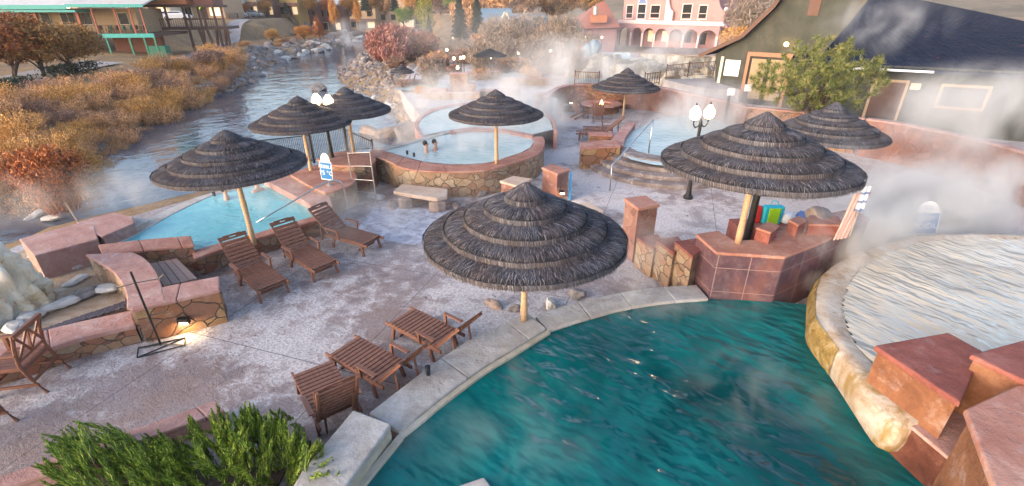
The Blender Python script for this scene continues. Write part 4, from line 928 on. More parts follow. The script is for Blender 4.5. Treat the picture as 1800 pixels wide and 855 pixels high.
# bag on a low bench behind the planter
gb=G(1353,392,.95); t=T('beach_bag','bright lime green and turquoise beach bag on the low wall behind the umbrella pole','bag',gb)
simple('lime_fabric',(.28,.55,.01),.8,.1); simple('turquoise_fabric',(.01,.38,.50),.8,.1); simple('red_fabric',(.45,.02,.02),.8,.1)
mb=MB(); mb.box(gb+Vector((0,0,.23)),(.44,.18,.46),taper=1.12); mb.build('bag_body','turquoise_fabric',t,bev=.03)
mb=MB(); mb.box(gb+Vector((0,-.10,.22)),(.26,.03,.42),taper=1.1); mb.build('bag_pocket','lime_fabric',t,bev=.01)
mb=MB(); mb.tube(smooth([gb+Vector((-.1,0,.45)),gb+Vector((-.06,0,.58)),gb+Vector((.06,0,.58)),gb+Vector((.1,0,.45))],4),.012,6); mb.build('handle','turquoise_fabric',t)
mb=MB(); mb.prism([gb+Vector((-.9,-.25,0)),gb+Vector((1.6,-.25,0)),gb+Vector((1.6,.3,0)),gb+Vector((-.9,.3,0))],0,.94); tag(mb.build('low_wall','sandstone_red',bev=.01),'low dark red shelf wall carrying the beach bag','wall')
gb2=gb+Vector((-.34,.05,0)); mb=MB(); mb.box(gb2+Vector((0,0,.22)),(.2,.14,.44),taper=.8); tag(mb.build('red_bag','red_fabric',bev=.03),'dark red bag beside the lime green beach bag','bag')
gb3=gb+Vector((.42,.0,0)); 
for k,(dx,l,m_) in enumerate(((0,'crumpled white and red towel beside the beach bag','towel_white'),(.42,'folded blue towel at the right end of the low wall','towel_blue'))):
    mb=MB(); mb.sphere(gb3+Vector((dx,0,.13)),.2,16,10,.75); o=mb.build('towel',m_,smooth_=True); 
    for v in o.data.vertices: v.co+=v.co.normalized()*mnoise.noise(v.co*9+Vector((k*3,0,0)))*.06
    tag(o,l,'towel')
# ================================================================ rocks
def rock_mesh(seed,flat=.6,sub=3,rough=.45):
    bm=bmesh.new(); bmesh.ops.create_icosphere(bm,subdivisions=sub,radius=.5); r_=random.Random(seed)
    pl=[(Vector((r_.gauss(0,1),r_.gauss(0,1),r_.gauss(0,1))).normalized(),r_.uniform(.26,.42)) for _ in range(9)]
    for v in bm.verts:
        d=v.co.copy(); 
        for n_,h_ in pl:
            k=d.dot(n_)
            if k>h_: d-=n_*(k-h_)*.85
        d*=1+rough*.5*mnoise.noise(d*3+Vector((seed,0,0)))+.12*mnoise.noise(d*9+Vector((0,seed,0)))
        v.co=Vector((d.x,d.y,d.z*flat))
    me=bpy.data.meshes.new('rock'); bm.to_mesh(me); bm.free(); return me
RM=[]
for s_ in range(9):
    me=rock_mesh(s_,random.Random(s_).uniform(.5,.85)); me.materials.append(MATS[['rock_grey','rock_warm','rock_grey','rock_pale','rock_warm','rock_grey','rock_warm','rock_pale','rock_grey'][s_]]); RM.append(me)
rk=random.Random(12)
def rock(p,size,label,group=None,m=None,sink=.25,name='rock'):
    me=RM[m if m is not None else rk.randrange(9)]; o=bpy.data.objects.new(name,me); COL.objects.link(o); sx,sy,sz=size if isinstance(size,tuple) else (size*rk.uniform(.8,1.35),size*rk.uniform(.7,1.1),size*rk.uniform(.7,1.1))
    o.scale=(sx,sy,sz); o.rotation_euler=(rk.uniform(-.15,.15),rk.uniform(-.15,.15),rk.uniform(0,6.28)); o.location=(p.x,p.y,p.z+sz*(.3-sink)); return tag(o,label,'rock',group)
def along(pts,n,spread,smin,smax,label,group,zfun=None,pale=None):
    L=[0]; 
    for i in range(len(pts)-1): L.append(L[-1]+(pts[i+1]-pts[i]).length)
    for _ in range(n):
        t=rk.random()*L[-1]; i=max(k for k in range(len(L)) if L[k]<=t); i=min(i,len(pts)-2); p=pts[i].lerp(pts[i+1],(t-L[i])/(L[i+1]-L[i])); d=(pts[i+1]-pts[i]).normalized(); nr=Vector((-d.y,d.x,0))
        q=p+nr*rk.uniform(*spread); dist=max(12,q.y); s=rk.uniform(smin,smax)*(.7+dist/90)*(rk.random()**.7*.7+.5)
        q.z=max(RZ-.1,ground_z(q.x,q.y)); mi=rk.randrange(9); hue=['dark grey','warm brown','dark grey','pale','warm brown','dark grey','warm brown','pale','dark grey'][mi]
        szw='large' if s>smax*.8*(.7+dist/90) else 'small' if s<smax*.5*(.7+dist/90) else 'middling'; zone='upstream' if t>L[-1]*.66 else 'downstream' if t<L[-1]*.33 else 'middle'
        if L[-1]>0 and pts[0].y>pts[-1].y: zone={'upstream':'nearest','downstream':'farthest','middle':'middle'}[zone]
        rock(q,s,'%s %s %s, %s stretch'%(szw,hue,label,zone),group,m=mi)
Lrev=LB[::-1]
sub=[p for p in LB if 20<p.y<115]
along([G(x,y,RZ) for x,y in((600,84),(520,98),(462,118),(435,150))],70,(-6.5,1.0),.8,1.7,'boulder in the rock field below the street embankment','boulders below the street embankment')
along([G(x,y,RZ) for x,y in((650,64),(600,84),(520,98))],22,(-6,1.5),.9,1.7,'rock at the far bend of the river','far rocks at the river bend')
along([G(x,y,RZ) for x,y in((440,140),(400,160),(350,172),(272,208),(200,245),(150,285))],62,(-1.9,.4),.28,.75,'stone at the water edge below the tan brush','stones along the brush bank')
along([G(x,y,RZ) for x,y in((150,285),(100,330),(60,350),(0,365))],22,(-2.5,.4),.3,.7,'stone in the shallows at the near left bank','stones in the near left shallows')
along([G(x,y,RZ) for x,y in((640,100),(604,118),(592,135),(614,155),(660,172),(690,200))],105,(-.3,7.5),.5,1.15,'rock on the resort side of the river','rocks on the resort bank')
rock(G(561,158,RZ),(2.3,1.5,1.5),'dark rounded boulder alone in the middle of the river',m=0,sink=.2)
rock(G(655,235,RZ),(2.4,1.2,1.4),'long brown rock lying in the river behind the lamplit umbrella',m=1)
rock(G(690,238,RZ),(2.6,1.5,1.9),'large brown boulder in the river left of the round pool',m=1)
rock(G(722,236,RZ+.2),(2.6,2.0,2.2),'large dark boulder at the pool wall by the river',m=5)
rock(G(697,190,RZ),(2.8,1.4,1.1),'flat pale rock in the river by the pool behind the round pool',m=3)
rock(G(66,380,RZ),(.9,.4,.35),'white slanting rock in the water near the rust coloured sapling',m=7,sink=.05)
rock(G(92,388,RZ),(.8,.45,.4),'pinkish rock next to the white slanting rock in the water',m=3,sink=.05)
rock(G(121,283,RZ),(1.5,1.0,.9),'biggest pale boulder on the near left bank beside the orange brush',m=7,sink=.05)
rock(G(382,160,RZ),(3.2,1.5,1.1),'long flat slab of rock at the foot of the tan brush',m=4); rock(G(421,148,RZ),(2.4,1.4,1.5),'dark square boulder at the tip of the brush bank',m=0)
# small riprap stones: one uncountable mass
def riprap(label,lines,n,smin,smax,mat):
    mb=MB(); r_=random.Random(label)
    for _ in range(n):
        L,sp=r_.choice(lines); i=r_.randrange(len(L)-1); p=L[i].lerp(L[i+1],r_.random()); d=(L[i+1]-L[i]).normalized(); q=p+Vector((-d.y,d.x,0))*r_.uniform(*sp)
        z=max(RZ-.05,ground_z(q.x,q.y)); s=r_.uniform(smin,smax)*(.6+max(12,q.y)/60); vs=[]
        M=Matrix.Rotation(r_.random()*6,3,'Z')@Matrix.Rotation(r_.gauss(0,.25),3,'X')
        V=[]
        for k in range(6): a=k*PI/3+r_.uniform(-.3,.3); V.append(Vector((math.cos(a)*r_.uniform(.7,1.2),math.sin(a)*r_.uniform(.5,.9),-.25)))
        for k in range(4): a=k*PI/2+r_.uniform(-.4,.4)+.3; V.append(Vector((math.cos(a)*r_.uniform(.35,.75),math.sin(a)*r_.uniform(.3,.6),r_.uniform(.25,.5))))
        V=[M@v*s+Vector((q.x,q.y,z)) for v in V]
        mb.add(V,[(6,7,8,9),(0,1,6),(1,7,6),(1,2,7),(2,3,7),(3,8,7),(3,4,8),(4,5,8),(5,9,8),(5,0,9),(0,6,9)])
    tag(mb.build('riprap',mat,origin=(0,0,0)),label,'stones',kind='stuff')
bl=[G(x,y,RZ) for x,y in((440,140),(400,160),(350,172),(272,208),(200,245),(150,285),(100,330),(40,352))]; fl_a=[G(x,y,RZ) for x,y in((650,64),(600,84),(520,98),(462,118),(435,150))]; rl_a=[G(x,y,RZ) for x,y in((665,75),(640,100),(604,118),(592,135),(614,155),(660,172),(690,200),(722,235))]
riprap('small grey stones covering the river edges',[(bl,(-1.9,.25)),(fl_a,(-7,.6)),(rl_a,(-.3,8))],2600,.10,.30,'rock_grey')
riprap('small pale stones scattered through the river edges',[(bl,(-1.9,.35)),(fl_a,(-7,.8)),(rl_a,(-.3,8))],1500,.09,.26,'rock_warm')
# rocks round the nearest umbrella, bench boulders
rock(G(868,538,0),(.5,.34,.42),'red and white crusted stone at the foot of the nearest umbrella',m=1)
rock(G(905,545,0),(.36,.26,.3),'small dark stone beside the pole of the nearest umbrella',m=0)
rock(G(968,537,0),(.42,.3,.5),'pale crusted stone right of the nearest umbrella pole',m=3); rock(G(1015,520,0),(.5,.4,.5),'dark low stone under the right edge of the nearest umbrella',m=5)
rock(G(874,326,0),(.5,.4,.5),'round brown stone at the foot of the round pool wall',m=4); rock(G(847,341,0),(.8,.5,.55),'dark stone half hidden left of the nearest umbrella tip',m=0)
rock(G(1440,392,ZP),(1.1,.8,.7),'rounded grey brown boulder lying on the planter in the steam',m=1,sink=.1)
rock(G(690,362,0),(.9,.5,.35),'flat pinkish stone left of the slab bench',m=1); rock(G(660,347,0),(.8,.5,.35),'flat grey stone at the foot of the towel rack',m=3)
rock(G(800,362,0),(.55,.4,.35),'pink stone right of the slab bench',m=1)
# ---- travertine rock formation and pond at the left
t=T('travertine_rock','white and ochre travertine fountain rock at the left picture edge','rock formation',G(30,540,.2))
def blob(c,rad,seed,amp=.35,sub=4,squash=(1,1,1),freq=1.6):
    bm=bmesh.new(); bmesh.ops.create_icosphere(bm,subdivisions=sub,radius=1.); mb=MB(); 
    for v in bm.verts:
        d=v.co.copy(); q=1+amp*mnoise.noise(Vector((d.x*freq*2.2,d.y*freq*2.2,d.z*freq*.6))+Vector((seed,0,0)))+.12*mnoise.noise(d*6+Vector((0,seed,0)))
        v.co=Vector((d.x*rad[0],d.y*rad[1],d.z*rad[2]))*q+Vector(c)
    mb.v=[tuple(v.co) for v in bm.verts]; mb.f=[tuple(q.index for q in f.verts) for f in bm.faces]; bm.free(); return mb
g=G(-10,545,.2); blob((g.x,g.y,.45),(.95,.75,1.25),3,.42,5,freq=1.9).build('main_rock','travertine_mound',t,smooth_=True)
g=G(55,535,.2); blob((g.x,g.y,.25),(.42,.4,.62),7,.5,5,freq=2.4).build('lower_lobe','travertine_mound',t,smooth_=True)
fl=PX((-80,640),(-60,480),(40,440),(150,440),(196,480),(216,510),(222,535),(140,562),(33,592),z=.12); mb=MB(); mb.prism(fl,-.1,.12); tag(mb.build('pond_floor','pond_stone',origin=(0,0,0)),'pale travertine crusted floor of the pond','ground',kind='structure')
r_=random.Random(4); mb=MB(); ga=PX((60,590),(216,520),(222,540),(140,563),(60,588),z=.14)
for k in range(1400):
    a=r_.random(); b=r_.random(); p=G(60,588,.13).lerp(G(222,541,.13),a)+Vector((-.02,.42,0))*b*(.35+a*.75); s=r_.uniform(.012,.03); mb.box(p,(s*1.3,s,s*.8),Matrix.Rotation(r_.random()*6,3,'Z'))
tag(mb.build('gravel','gravel_dark',origin=(0,0,0)),'dark gravel along the inside of the pond wall','gravel',kind='stuff')
for k,(x,y,s,l) in enumerate(((188,513,(.75,.4,.35),'grey flat stone edging the pond nearest the curved seat wall'),(150,522,(.7,.36,.3),'long grey stone second from the curved seat wall in the pond'),(105,540,(.8,.4,.35),'pale grey stone in the middle of the pond edge'),(60,560,(.7,.45,.35),'white stone with dark holes at the pond edge'),(25,580,(.6,.4,.3),'white greenish stone nearest the wooden armchair'),(135,495,(.6,.35,.18),'thin pale flagstone lying in the pond'),(138,468,(.5,.4,.35),'grey wedge stone below the curved cap'),(70,450,(.7,.4,.2),'flat pale slab at the back of the pond by the ramp'))):
    rock(G(x,y,.14),s,l,m=[3,0,3,7,7,3,3,7][k],sink=.1)
# ================================================================ vegetation
def leaves(n,r_,shape,size,clumps,up=0.,long=1.,spreadc=.32):
    """leaf quads in clumps over a unit crown; shape(dir)->radius"""
    mb=MB(); cs=[]
    for _ in range(clumps):
        d=Vector((r_.gauss(0,1),r_.gauss(0,1),r_.gauss(0,1))).normalized(); k=r_.random()**.45; cs.append((d*k*.86,r_.uniform(.5,1.2)))
    for _ in range(n):
        c,w=r_.choice(cs); p=c+Vector((r_.gauss(0,1),r_.gauss(0,1),r_.gauss(0,1)))*spreadc*w*.5
        if p.length>1.08: p*=1.0/p.length
        a=Vector((r_.gauss(0,1),r_.gauss(0,1),r_.gauss(0,1)+up)).normalized(); b=a.cross(Vector((r_.gauss(0,1),r_.gauss(0,1),r_.gauss(0,1)))).normalized()
        s=size*r_.uniform(.6,1.4); p=shape(p); a*=s*long; b*=s; mb.add([p-a,p+b*.5,p+a,p-b*.5],[(0,1,2,3)])
    return mb
def branches(r_,n,h,spread,r0,depth=3,up=.5,n_ch=3,mb=None,ln=.55):
    mb=mb or MB()
    def grow(p,d,L,r,k):
        m=3; pts=[p]; q=p
        for i in range(m): d=(d+Vector((r_.gauss(0,.13),r_.gauss(0,.13),r_.gauss(0,.1)))).normalized(); q=q+d*L/m; pts.append(q)
        mb.tube(pts,r,5 if k>1 else 3,r*.55,cap=False)
        if k>0:
            for c in range(n_ch+(k>1)):
                t=r_.uniform(.35,1.); a=pts[0].lerp(pts[-1],t); a=pts[min(m,int(t*m))]; nd=(d+Vector((r_.gauss(0,spread),r_.gauss(0,spread),r_.uniform(-.1,up)))).normalized(); grow(a,nd,L*r_.uniform(.5,.75),r*.55,k-1)
    for i in range(n):
        a=2*PI*i/n+r_.random(); grow(Vector((0,0,0)),Vector((math.cos(a)*spread*.6,math.sin(a)*spread*.6,1)).normalized(),h*ln,r0,depth)
    return mb
PROTO={}
def tree(kind,p,h,w,label,cat='tree',group=None,mat=None,rz=0,name='tree'):
    """clone a unit proto (height 1, crown) scaled to h and w"""
    t=T(name,label,cat,p,group)
    def put(key,mk,mt,nm):
        if key not in PROTO: 
            o=mk().build(nm,mt,None,origin=(0,0,0)); PROTO[key]=o.data; bpy.data.objects.remove(o)
        me=PROTO[key]
        if mat and nm!='trunk':
            k2=(key,mat)
            if k2 not in PROTO: m2=me.copy(); m2.materials.clear(); m2.materials.append(MATS[mat]); PROTO[k2]=m2
            me=PROTO[k2]
        o=bpy.data.objects.new(nm,me); COL.objects.link(o); o.parent=t; o.scale=(w,w,h); o.rotation_euler=(0,0,rz); return o
    R_=random.Random(kind)
    if kind in('rust','round'):
        put('tk_round',lambda: branches(random.Random(2),1,1,.55,.03,2,.5,4,ln=.38),'bark','trunk')
        put(kind,lambda: leaves(9000,random.Random(kind),lambda q: Vector((q.x*.5,q.y*.5,.62+q.z*.38)),.016,70,-.2,1.6,.34),'rust_leaf','crown')
    elif kind=='column':
        put('tk_col',lambda: branches(random.Random(2),1,1,.15,.03,1,.8,3,ln=.8),'bark','trunk')
        put(kind,lambda: leaves(7000,random.Random(5),lambda q: Vector((q.x*.5*(1-.35*q.z),q.y*.5*(1-.35*q.z),.53+q.z*.47)),.018,90,.8,1.5,.22),'orange_leaf','crown')
    elif kind=='conifer':
        put('tk_con',lambda: MB().tube([(0,0,0),(0,0,.95)],.03,7,.008),'bark','trunk')
        def mk():
            r_=random.Random(9); mb=MB()
            for i in range(9000):
                z=r_.random()**1.3; rad=(1-z)*.5*(.55+.45*abs(math.sin(z*34))); a=r_.uniform(0,2*PI); rr_=rad*r_.random()**.4*(1+.25*mnoise.noise(Vector((a*2,z*9,0)))); p=Vector((math.cos(a)*rr_,math.sin(a)*rr_,.08+z*.92-.05*rr_)); d=Vector((math.cos(a),math.sin(a),-.4+r_.gauss(0,.3)))*.03; s=Vector((-math.sin(a),math.cos(a),r_.gauss(0,.5)))*.010
                mb.add([p-d,p+s,p+d,p-s],[(0,1,2,3)])
            return mb
        put(kind,mk,'dark_evergreen','crown')
    elif kind in('brush0','brush1','brush2'):
        sd={'brush0':1,'brush1':2,'brush2':3}[kind]
        def mk():
            r_=random.Random(sd); mb=MB()
            for st_i in range(70):
                a=r_.uniform(0,2*PI); rad=r_.random()**.6*.42; b=Vector((math.cos(a)*rad*.5,math.sin(a)*rad*.5,0)); tip=Vector((math.cos(a)*rad*1.25,math.sin(a)*rad*1.25,r_.uniform(.55,1.)*(1-.35*rad)))
                mid=(b+tip)/2+Vector((0,0,.08)); mb.tube([b,mid,tip],.006,3,.002,cap=False)
                for k in range(62):
                    u=r_.random()**.6; p=b.lerp(tip,u)+Vector((r_.gauss(0,.05),r_.gauss(0,.05),.08*math.sin(PI*u)+r_.gauss(0,.045))); d=Vector((r_.gauss(0,.5),r_.gauss(0,.5),1)).normalized()*r_.uniform(.012,.035); s=d.cross(Vector((r_.gauss(0,1),r_.gauss(0,1),r_.gauss(0,1)))).normalized()*r_.uniform(.004,.010); mb.add([p-d,p+s,p+d,p-s],[(0,1,2,3)])
            return mb
        put(kind,mk,'tan_brush','foliage')
    elif kind=='bare':
        put('tw_bare',lambda: branches(random.Random(21),5,1,.75,.020,4,.9,3,ln=.40),'grey_twig','branches')
        put('tw_haze',lambda: leaves(2600,random.Random(44),lambda q: Vector((q.x*.5,q.y*.5,.60+q.z*.40)),.013,120,.9,4.2,.26),'grey_twig','crown')
    elif kind=='willow':
        put('tk_wil',lambda: branches(random.Random(8),7,1,.6,.02,2,.8,3,ln=.5),'bark','trunk')
        put(kind,lambda: leaves(13000,random.Random(31),lambda q: Vector((q.x*.52,q.y*.52,.52+q.z*.48)),.020,150,1.6,2.6,.22),'red_willow','crown')
    return t
# rust coloured trees at the far left
g=G(25,142,.3); tree('rust',g,5.6,7.0,'rust red leaved tree furthest left in front of the teal roofed restaurant',mat='rust_leaf')
g=G(80,138,.3); tree('rust',g,4.9,6.5,'olive and orange leaved tree second from the left before the restaurant',mat='olive_orange_leaf',rz=1.5)
g=G(135,128,.3); tree('rust',g,4.4,6.3,'low olive and rust tree third from the left in front of the restaurant deck',mat='olive_orange_leaf',rz=3)
g=G(-60,150,.3); tree('rust',g,5.8,7.5,'rust leaved tree cut by the left edge',mat='rust_leaf',rz=4)
def hedge(label,pix,z,h_,mat='hedge_green'):
    A=[G(*p,z) for p in pix]; mb=MB(); r_=random.Random(label); P=resample(smooth(A,4),.25)
    for p in P:
        for k in range(70):
            q=p+Vector((r_.gauss(0,.35),r_.gauss(0,.45),r_.random()**.7*h_)); d=Vector((r_.gauss(0,1),r_.gauss(0,1),r_.gauss(0,1))).normalized()*.10; s=d.cross(Vector((r_.gauss(0,1),r_.gauss(0,1),1))).normalized()*.07; mb.add([q-d,q+s,q+d,q-s],[(0,1,2,3)])
    return tag(mb.build('hedge',mat),label,'hedge')
hedge('dark green low hedge beyond the road under the third rust tree',[(92,139),(125,132),(172,126)],.3,1.,'dark_evergreen'); hedge('dark green hedge at the left edge beside the road',[(-30,165),(20,158),(50,152)],.3,.8,'dark_evergreen')
# brush on the left bank
bk=random.Random(77); n_b=0; cand=[]
BR=[('tan_brush','tan dry shrub in the thicket on the left river bank','tan shrubs on the left bank'),('gold_brush','golden dry shrub in the thicket on the left river bank','golden shrubs on the left bank'),('mauve_brush','mauve brown twiggy shrub in the thicket on the left river bank','mauve shrubs on the left bank')]
for _ in range(6000):
    x=bk.uniform(-60,420); y=bk.uniform(96,332)
    edge_y=np.interp(x,[-60,60,150,200,272,350,410,430],[345,322,268,232,196,162,136,120])      # above the stony edge
    top_y=np.interp(x,[-60,0,60,150,230,300,360,420],[218,182,176,160,140,120,104,90])
    if y>edge_y-14 or y<top_y: continue
    g=G(x,y,.0); 
    if any((g.x-a)**2+(g.y-b)**2<(.72+(.014*g.y))**2 for a,b in cand): continue
    cand.append((g.x,g.y)); 
    if len(cand)>280: break
for (x,y) in cand:
    z=ground_z(x,y); k=bk.choice([0,0,1,1,2]) if y<45 else bk.choice([0,0,2,2,1]); m,l,gp=BR[k]
    s=bk.choice([.9,1.1,1.4,1.8,2.1])*(1.0 if y<30 else 1.1); hs='tall' if s>1.7 else 'low' if s<1.2 else 'middling'; sd_=float(sdist(np.array([x]),np.array([y]),river_poly)[0]); zn=('beside the water' if sd_<4.5 else 'towards the footpath' if sd_>10 else 'in the middle of the bank')+(', nearest part' if y<26 else ', farthest part' if y>42 else ', central part')
    l=hs+' '+l.split()[0]+' shrub '+zn+' of the left bank'; tree('brush%d'%bk.randrange(3),Vector((x,y,z-.1)),s*bk.uniform(.72,1.05),s*1.2,l,'shrub',gp,mat=m,rz=bk.uniform(0,6),name='shrub')
g=G(378,138,RZ+.6); tree('rust',g,3.0,3.6,'pinkish round willow bush at the tip of the brush bank by the river',mat='mauve_brush',name='shrub',cat='shrub')
for x,y,l,m in((112,372,'rust orange shrub hanging over the water at the near left bank','rust_leaf'),(60,335,'rust brown shrub behind the near left stones','rust_leaf'),(20,315,'olive shrub at the near left picture edge','gold_brush'),(90,300,'orange shrub above the biggest pale boulder','gold_brush')):
    g=G(x,y,-1.2); tree('brush1',g,1.9,2.4,l,'shrub',None,mat=m,rz=x,name='shrub')
emb=0
for _ in range(900):
    x=bk.uniform(395,640); y=bk.uniform(36,84)
    g=G(x,y,0); 
    for q in range(4): g=G(x,y,ground_z(g.x,g.y))
    if float(sdist(np.array([g.x]),np.array([g.y]),river_poly)[0])<6 or g.y>170: continue
    emb+=1
    if emb>105: break
    s=bk.uniform(.6,1.3); tree('brush%d'%bk.randrange(3),g,s*.6,s*1.5,'low dry scrub clump on the street embankment','shrub','scrub clumps on the street embankment',mat=bk.choice(['tan_brush','gold_brush','mauve_brush']),rz=bk.uniform(0,6),name='shrub')
# leaning sapling with a stake
g=G(135,391,-.9); t=tree('rust',G(118,372,-1.2),2.6,2.3,'rust leaved sapling with bare leaning trunk rising beside the pink ramp block',mat='rust_leaf',name='sapling',rz=2)
mb=MB(); mb.tube([G(139,393,-.6),GY(112,352,G(118,372,-1.2).y)],.035,6); mb.build('leaning_stem','bark_pale',t)
# far bank: poplars, round trees, conifers on the embankment
def ft(kind,bx,by,Y,ytop,wpx,label,mat=None,cat='tree',name='tree',group=None):
    p=GY(bx,by,Y); p.z=p.z; h=zat(p,ytop)-p.z; w=wpx/FPX*(p.y*CP-(p.z+h*.5-CH)*SP); return tree(kind,p,h,w,label,cat,group,mat,rz=bx,name=name)
ft('column',590,52,112,-12,19,'tall slim orange poplar at the river bend','orange_leaf',name='poplar')
ft('column',631,48,125,-8,15,'second slim orange poplar right of the tallest one','orange_leaf',name='poplar')
ft('column',563,72,100,26,20,'burnt orange poplar above the boulders','rust_leaf',name='poplar'); ft('rust',537,72,100,44,34,'low burnt orange bush left of the burnt orange poplar','orange_leaf',name='shrub',cat='shrub')
ft('rust',481,76,100,50,26,'olive green bush on the embankment above the boulders','gold_brush',name='shrub',cat='shrub')
ft('rust',712,50,118,12,36,'round yellow green tree below the far street','green_leaf'); ft('column',750,66,105,-30,34,'tall yellow green poplar beside the dark conifer','yellow_green_leaf',name='poplar')
ft('conifer',756,74,92,26,22,'dark evergreen at the foot of the yellow poplar'); ft('conifer',643,22,140,-30,22,'dark conifer beside the far street'); ft('conifer',695,24,140,-34,20,'dark spruce left of the far monument'); ft('conifer',738,22,140,-30,18,'dark spruce right of the far monument')
ft('rust',614,24,140,-4,34,'dark round tree in front of the far shops','olive_orange_leaf')
ft('conifer',810,82,75,-20,44,'blue grey spruce veiled in steam'); ft('conifer',840,78,80,-25,36,'second blue grey spruce left of the blue roofed house')
ft('willow',690,118,66,38,82,'large red willow at the river edge left of the resort','red_willow'); ft('willow',738,110,70,52,80,'large red brown willow behind the bare tree','rust_leaf'); ft('willow',668,104,72,50,50,'dull red willow thicket nearest the river bend','red_willow'); ft('willow',715,100,78,44,50,'dark red willow under the yellow green tree','mauve_brush')
ft('bare',760,166,40,95,62,'bare pale tree with spreading twigs in the planter left of the stone chimney','grey_twig'); ft('rust',762,150,41,96,60,'sparse mauve twig crown of the bare tree','mauve_brush',name='shrub',cat='shrub')
for x,y,Y,yt,wp,l in((986,122,55,20,70,'tall bare tree in the steam left of the pink hotel'),(960,110,60,30,60,'bare grey tree behind the steaming far pools'),(905,112,60,20,70,'bare twiggy tree in front of the blue roofed house'),(870,110,62,30,60,'bare bush like tree behind the amber lamps'),(1300,82,52,-20,90,'large bare tree behind the corner of the dark green building')):
    ft('bare',x,y,Y,yt,wp,l,'grey_twig')
for x,y,Y,yt,wp,l,m in((815,112,60,84,60,'pale brown bush row beside the far lamps','mauve_brush'),(905,125,52,100,70,'olive brown bush beside the round far umbrella','tan_brush'),(850,118,56,92,60,'dusty pink bush in the middle of the steam','mauve_brush'),(965,80,75,40,60,'grey brown brush below the blue roofed pavilion','tan_brush'),(1290,90,50,45,60,'grey green bush beside the dark green building','gold_brush'),(830,60,95,-10,80,'grey green tree mass behind the blue spruces','tan_brush'),(890,40,120,-30,110,'olive tree mass behind the blue roofed house','tan_brush'),(975,30,130,-30,90,'brown autumn tree behind the resort','olive_orange_leaf'),(1030,20,130,-30,60,'dark olive tree behind the orange roof','gold_brush'),(1290,20,110,-40,110,'olive tree behind the pink hotel','gold_brush')):
    ft('willow',x,y,Y,yt,wp,l,m,name='bush' if yt>35 else 'tree',cat='bush' if yt>35 else 'tree')
for x,Y,yt,wp,k,m,l in((405,120,2,24,'rust','olive_orange_leaf','small orange brown street tree before the awning shops'),(432,120,6,22,'rust','rust_leaf','small rust coloured street tree before the pale shop'),(470,126,0,26,'rust','olive_orange_leaf','brown street tree before the peach shop'),(505,130,4,24,'conifer',None,'small dark street conifer before the yellow shop'),(548,134,-6,30,'rust','olive_orange_leaf','broad brown street tree by the low red shop'),(575,138,-4,24,'rust','rust_leaf','rust street tree left of the tallest poplar'),(618,150,-20,30,'willow','tan_brush','tall pale tree behind the poplars'),(655,150,-16,34,'rust','olive_orange_leaf','brown street tree left of the dark spruce'),(678,152,-24,34,'willow','tan_brush','tall bare tree by the far monument'),(725,150,-18,36,'rust','gold_brush','golden tree right of the far monument'),(775,150,-26,46,'willow','mauve_brush','tall mauve tree behind the yellow poplar'),(800,140,-24,50,'rust','green_leaf','tall green tree behind the spruces'),(380,112,4,22,'rust','gold_brush','small golden tree at the right end of the timber pavilion')):
    ft(k,x,27,Y,yt,wp,l,m)
for x,y,Y,yt,wp in((845,140,50,70,56),(885,128,56,60,60),(930,120,54,62,56),(1000,112,58,30,60),(820,118,64,66,50),(950,138,46,84,50),(1015,140,42,84,46),(792,112,66,62,46),(868,92,74,24,60),(935,82,78,18,60),(1030,118,52,52,50)):
    ft('bare',x,y,Y,yt,wp,'bare grey brown tree in the steam '+{845:'behind the wide far umbrella',885:'right of the amber bulbs',930:'in front of the blue roofed pavilion',1000:'left of the orange roofed annex',820:'below the blue grey spruces',950:'behind the coloured towel rack',1015:'behind the fire pit wall',792:'beside the bright row of three lamps',868:'in front of the gabled blue grey house',935:'under the flat blue roof',1030:'left of the waterfall mounds'}[x],'grey_twig',group='bare trees round the far pools')
for x,y,Y,yt,wp,m in((700,128,58,96,40,'mauve_brush'),(770,122,60,88,44,'tan_brush'),(795,140,50,112,36,'mauve_brush'),(845,150,46,118,44,'tan_brush'),(875,140,50,112,44,'mauve_brush'),(935,142,48,112,46,'gold_brush'),(895,100,66,70,56,'tan_brush'),(1005,115,55,86,50,'mauve_brush'),(850,88,74,56,56,'tan_brush'),(740,170,38,150,26,'gold_brush'),(975,120,56,88,50,'tan_brush')):
    ft('willow',x,y,Y,yt,wp,'dry bush '+{700:'right behind the small riverside umbrella',770:'between the red willow and the lamp row',795:'beside the stone chimney block',845:'left under the wide far umbrella',875:'right under the wide far umbrella',935:'behind the long low far wall',895:'below the gabled blue grey house',1005:'under the tall bare tree near the annex',850:'at the foot of the spruces',740:'in the kerb planter behind the riverside chairs',975:'left of the tall bare tree'}[x],m,name='bush',cat='bush',group='dry bushes round the far pools')
# pine with long needles in front of the green building
gp=GY(1425,196,22.5); gp.z=.3; t=T('pine_tree','bushy yellow green pine in front of the dark green building','tree',gp)
r_=random.Random(6); bm_=branches(r_,3,3.6,.5,.09,3,.6,4,ln=.48); bm_.v=[(a+gp.x,b+gp.y,c+gp.z) for a,b,c in bm_.v]; bm_.build('trunk','bark',t)
mb=MB(); W_=(1528-1318)/FPX*24*.5; ztop=zat(gp,62)
for c in range(330):
    d=Vector((r_.gauss(0,1),r_.gauss(0,1),r_.gauss(0,1))).normalized()*r_.random()**.4; c_=Vector((gp.x+d.x*W_*(1-.35*max(0,d.z)),gp.y+d.y*W_*.75,gp.z+1.7+(d.z*.5+.35)*(ztop-gp.z-1.2)*1.0))
    if c_.z<gp.z+.25: continue
    for k in range(60):
        q=Vector((r_.gauss(0,1),r_.gauss(0,1),r_.gauss(.3,1))).normalized(); L=r_.uniform(.14,.34); a=c_+q*.04; b=c_+q*L; s=q.cross(Vector((r_.gauss(0,1),r_.gauss(0,1),r_.gauss(0,1)))).normalized()*.014; mb.add([a-s,a+s,b],[(0,1,2)])
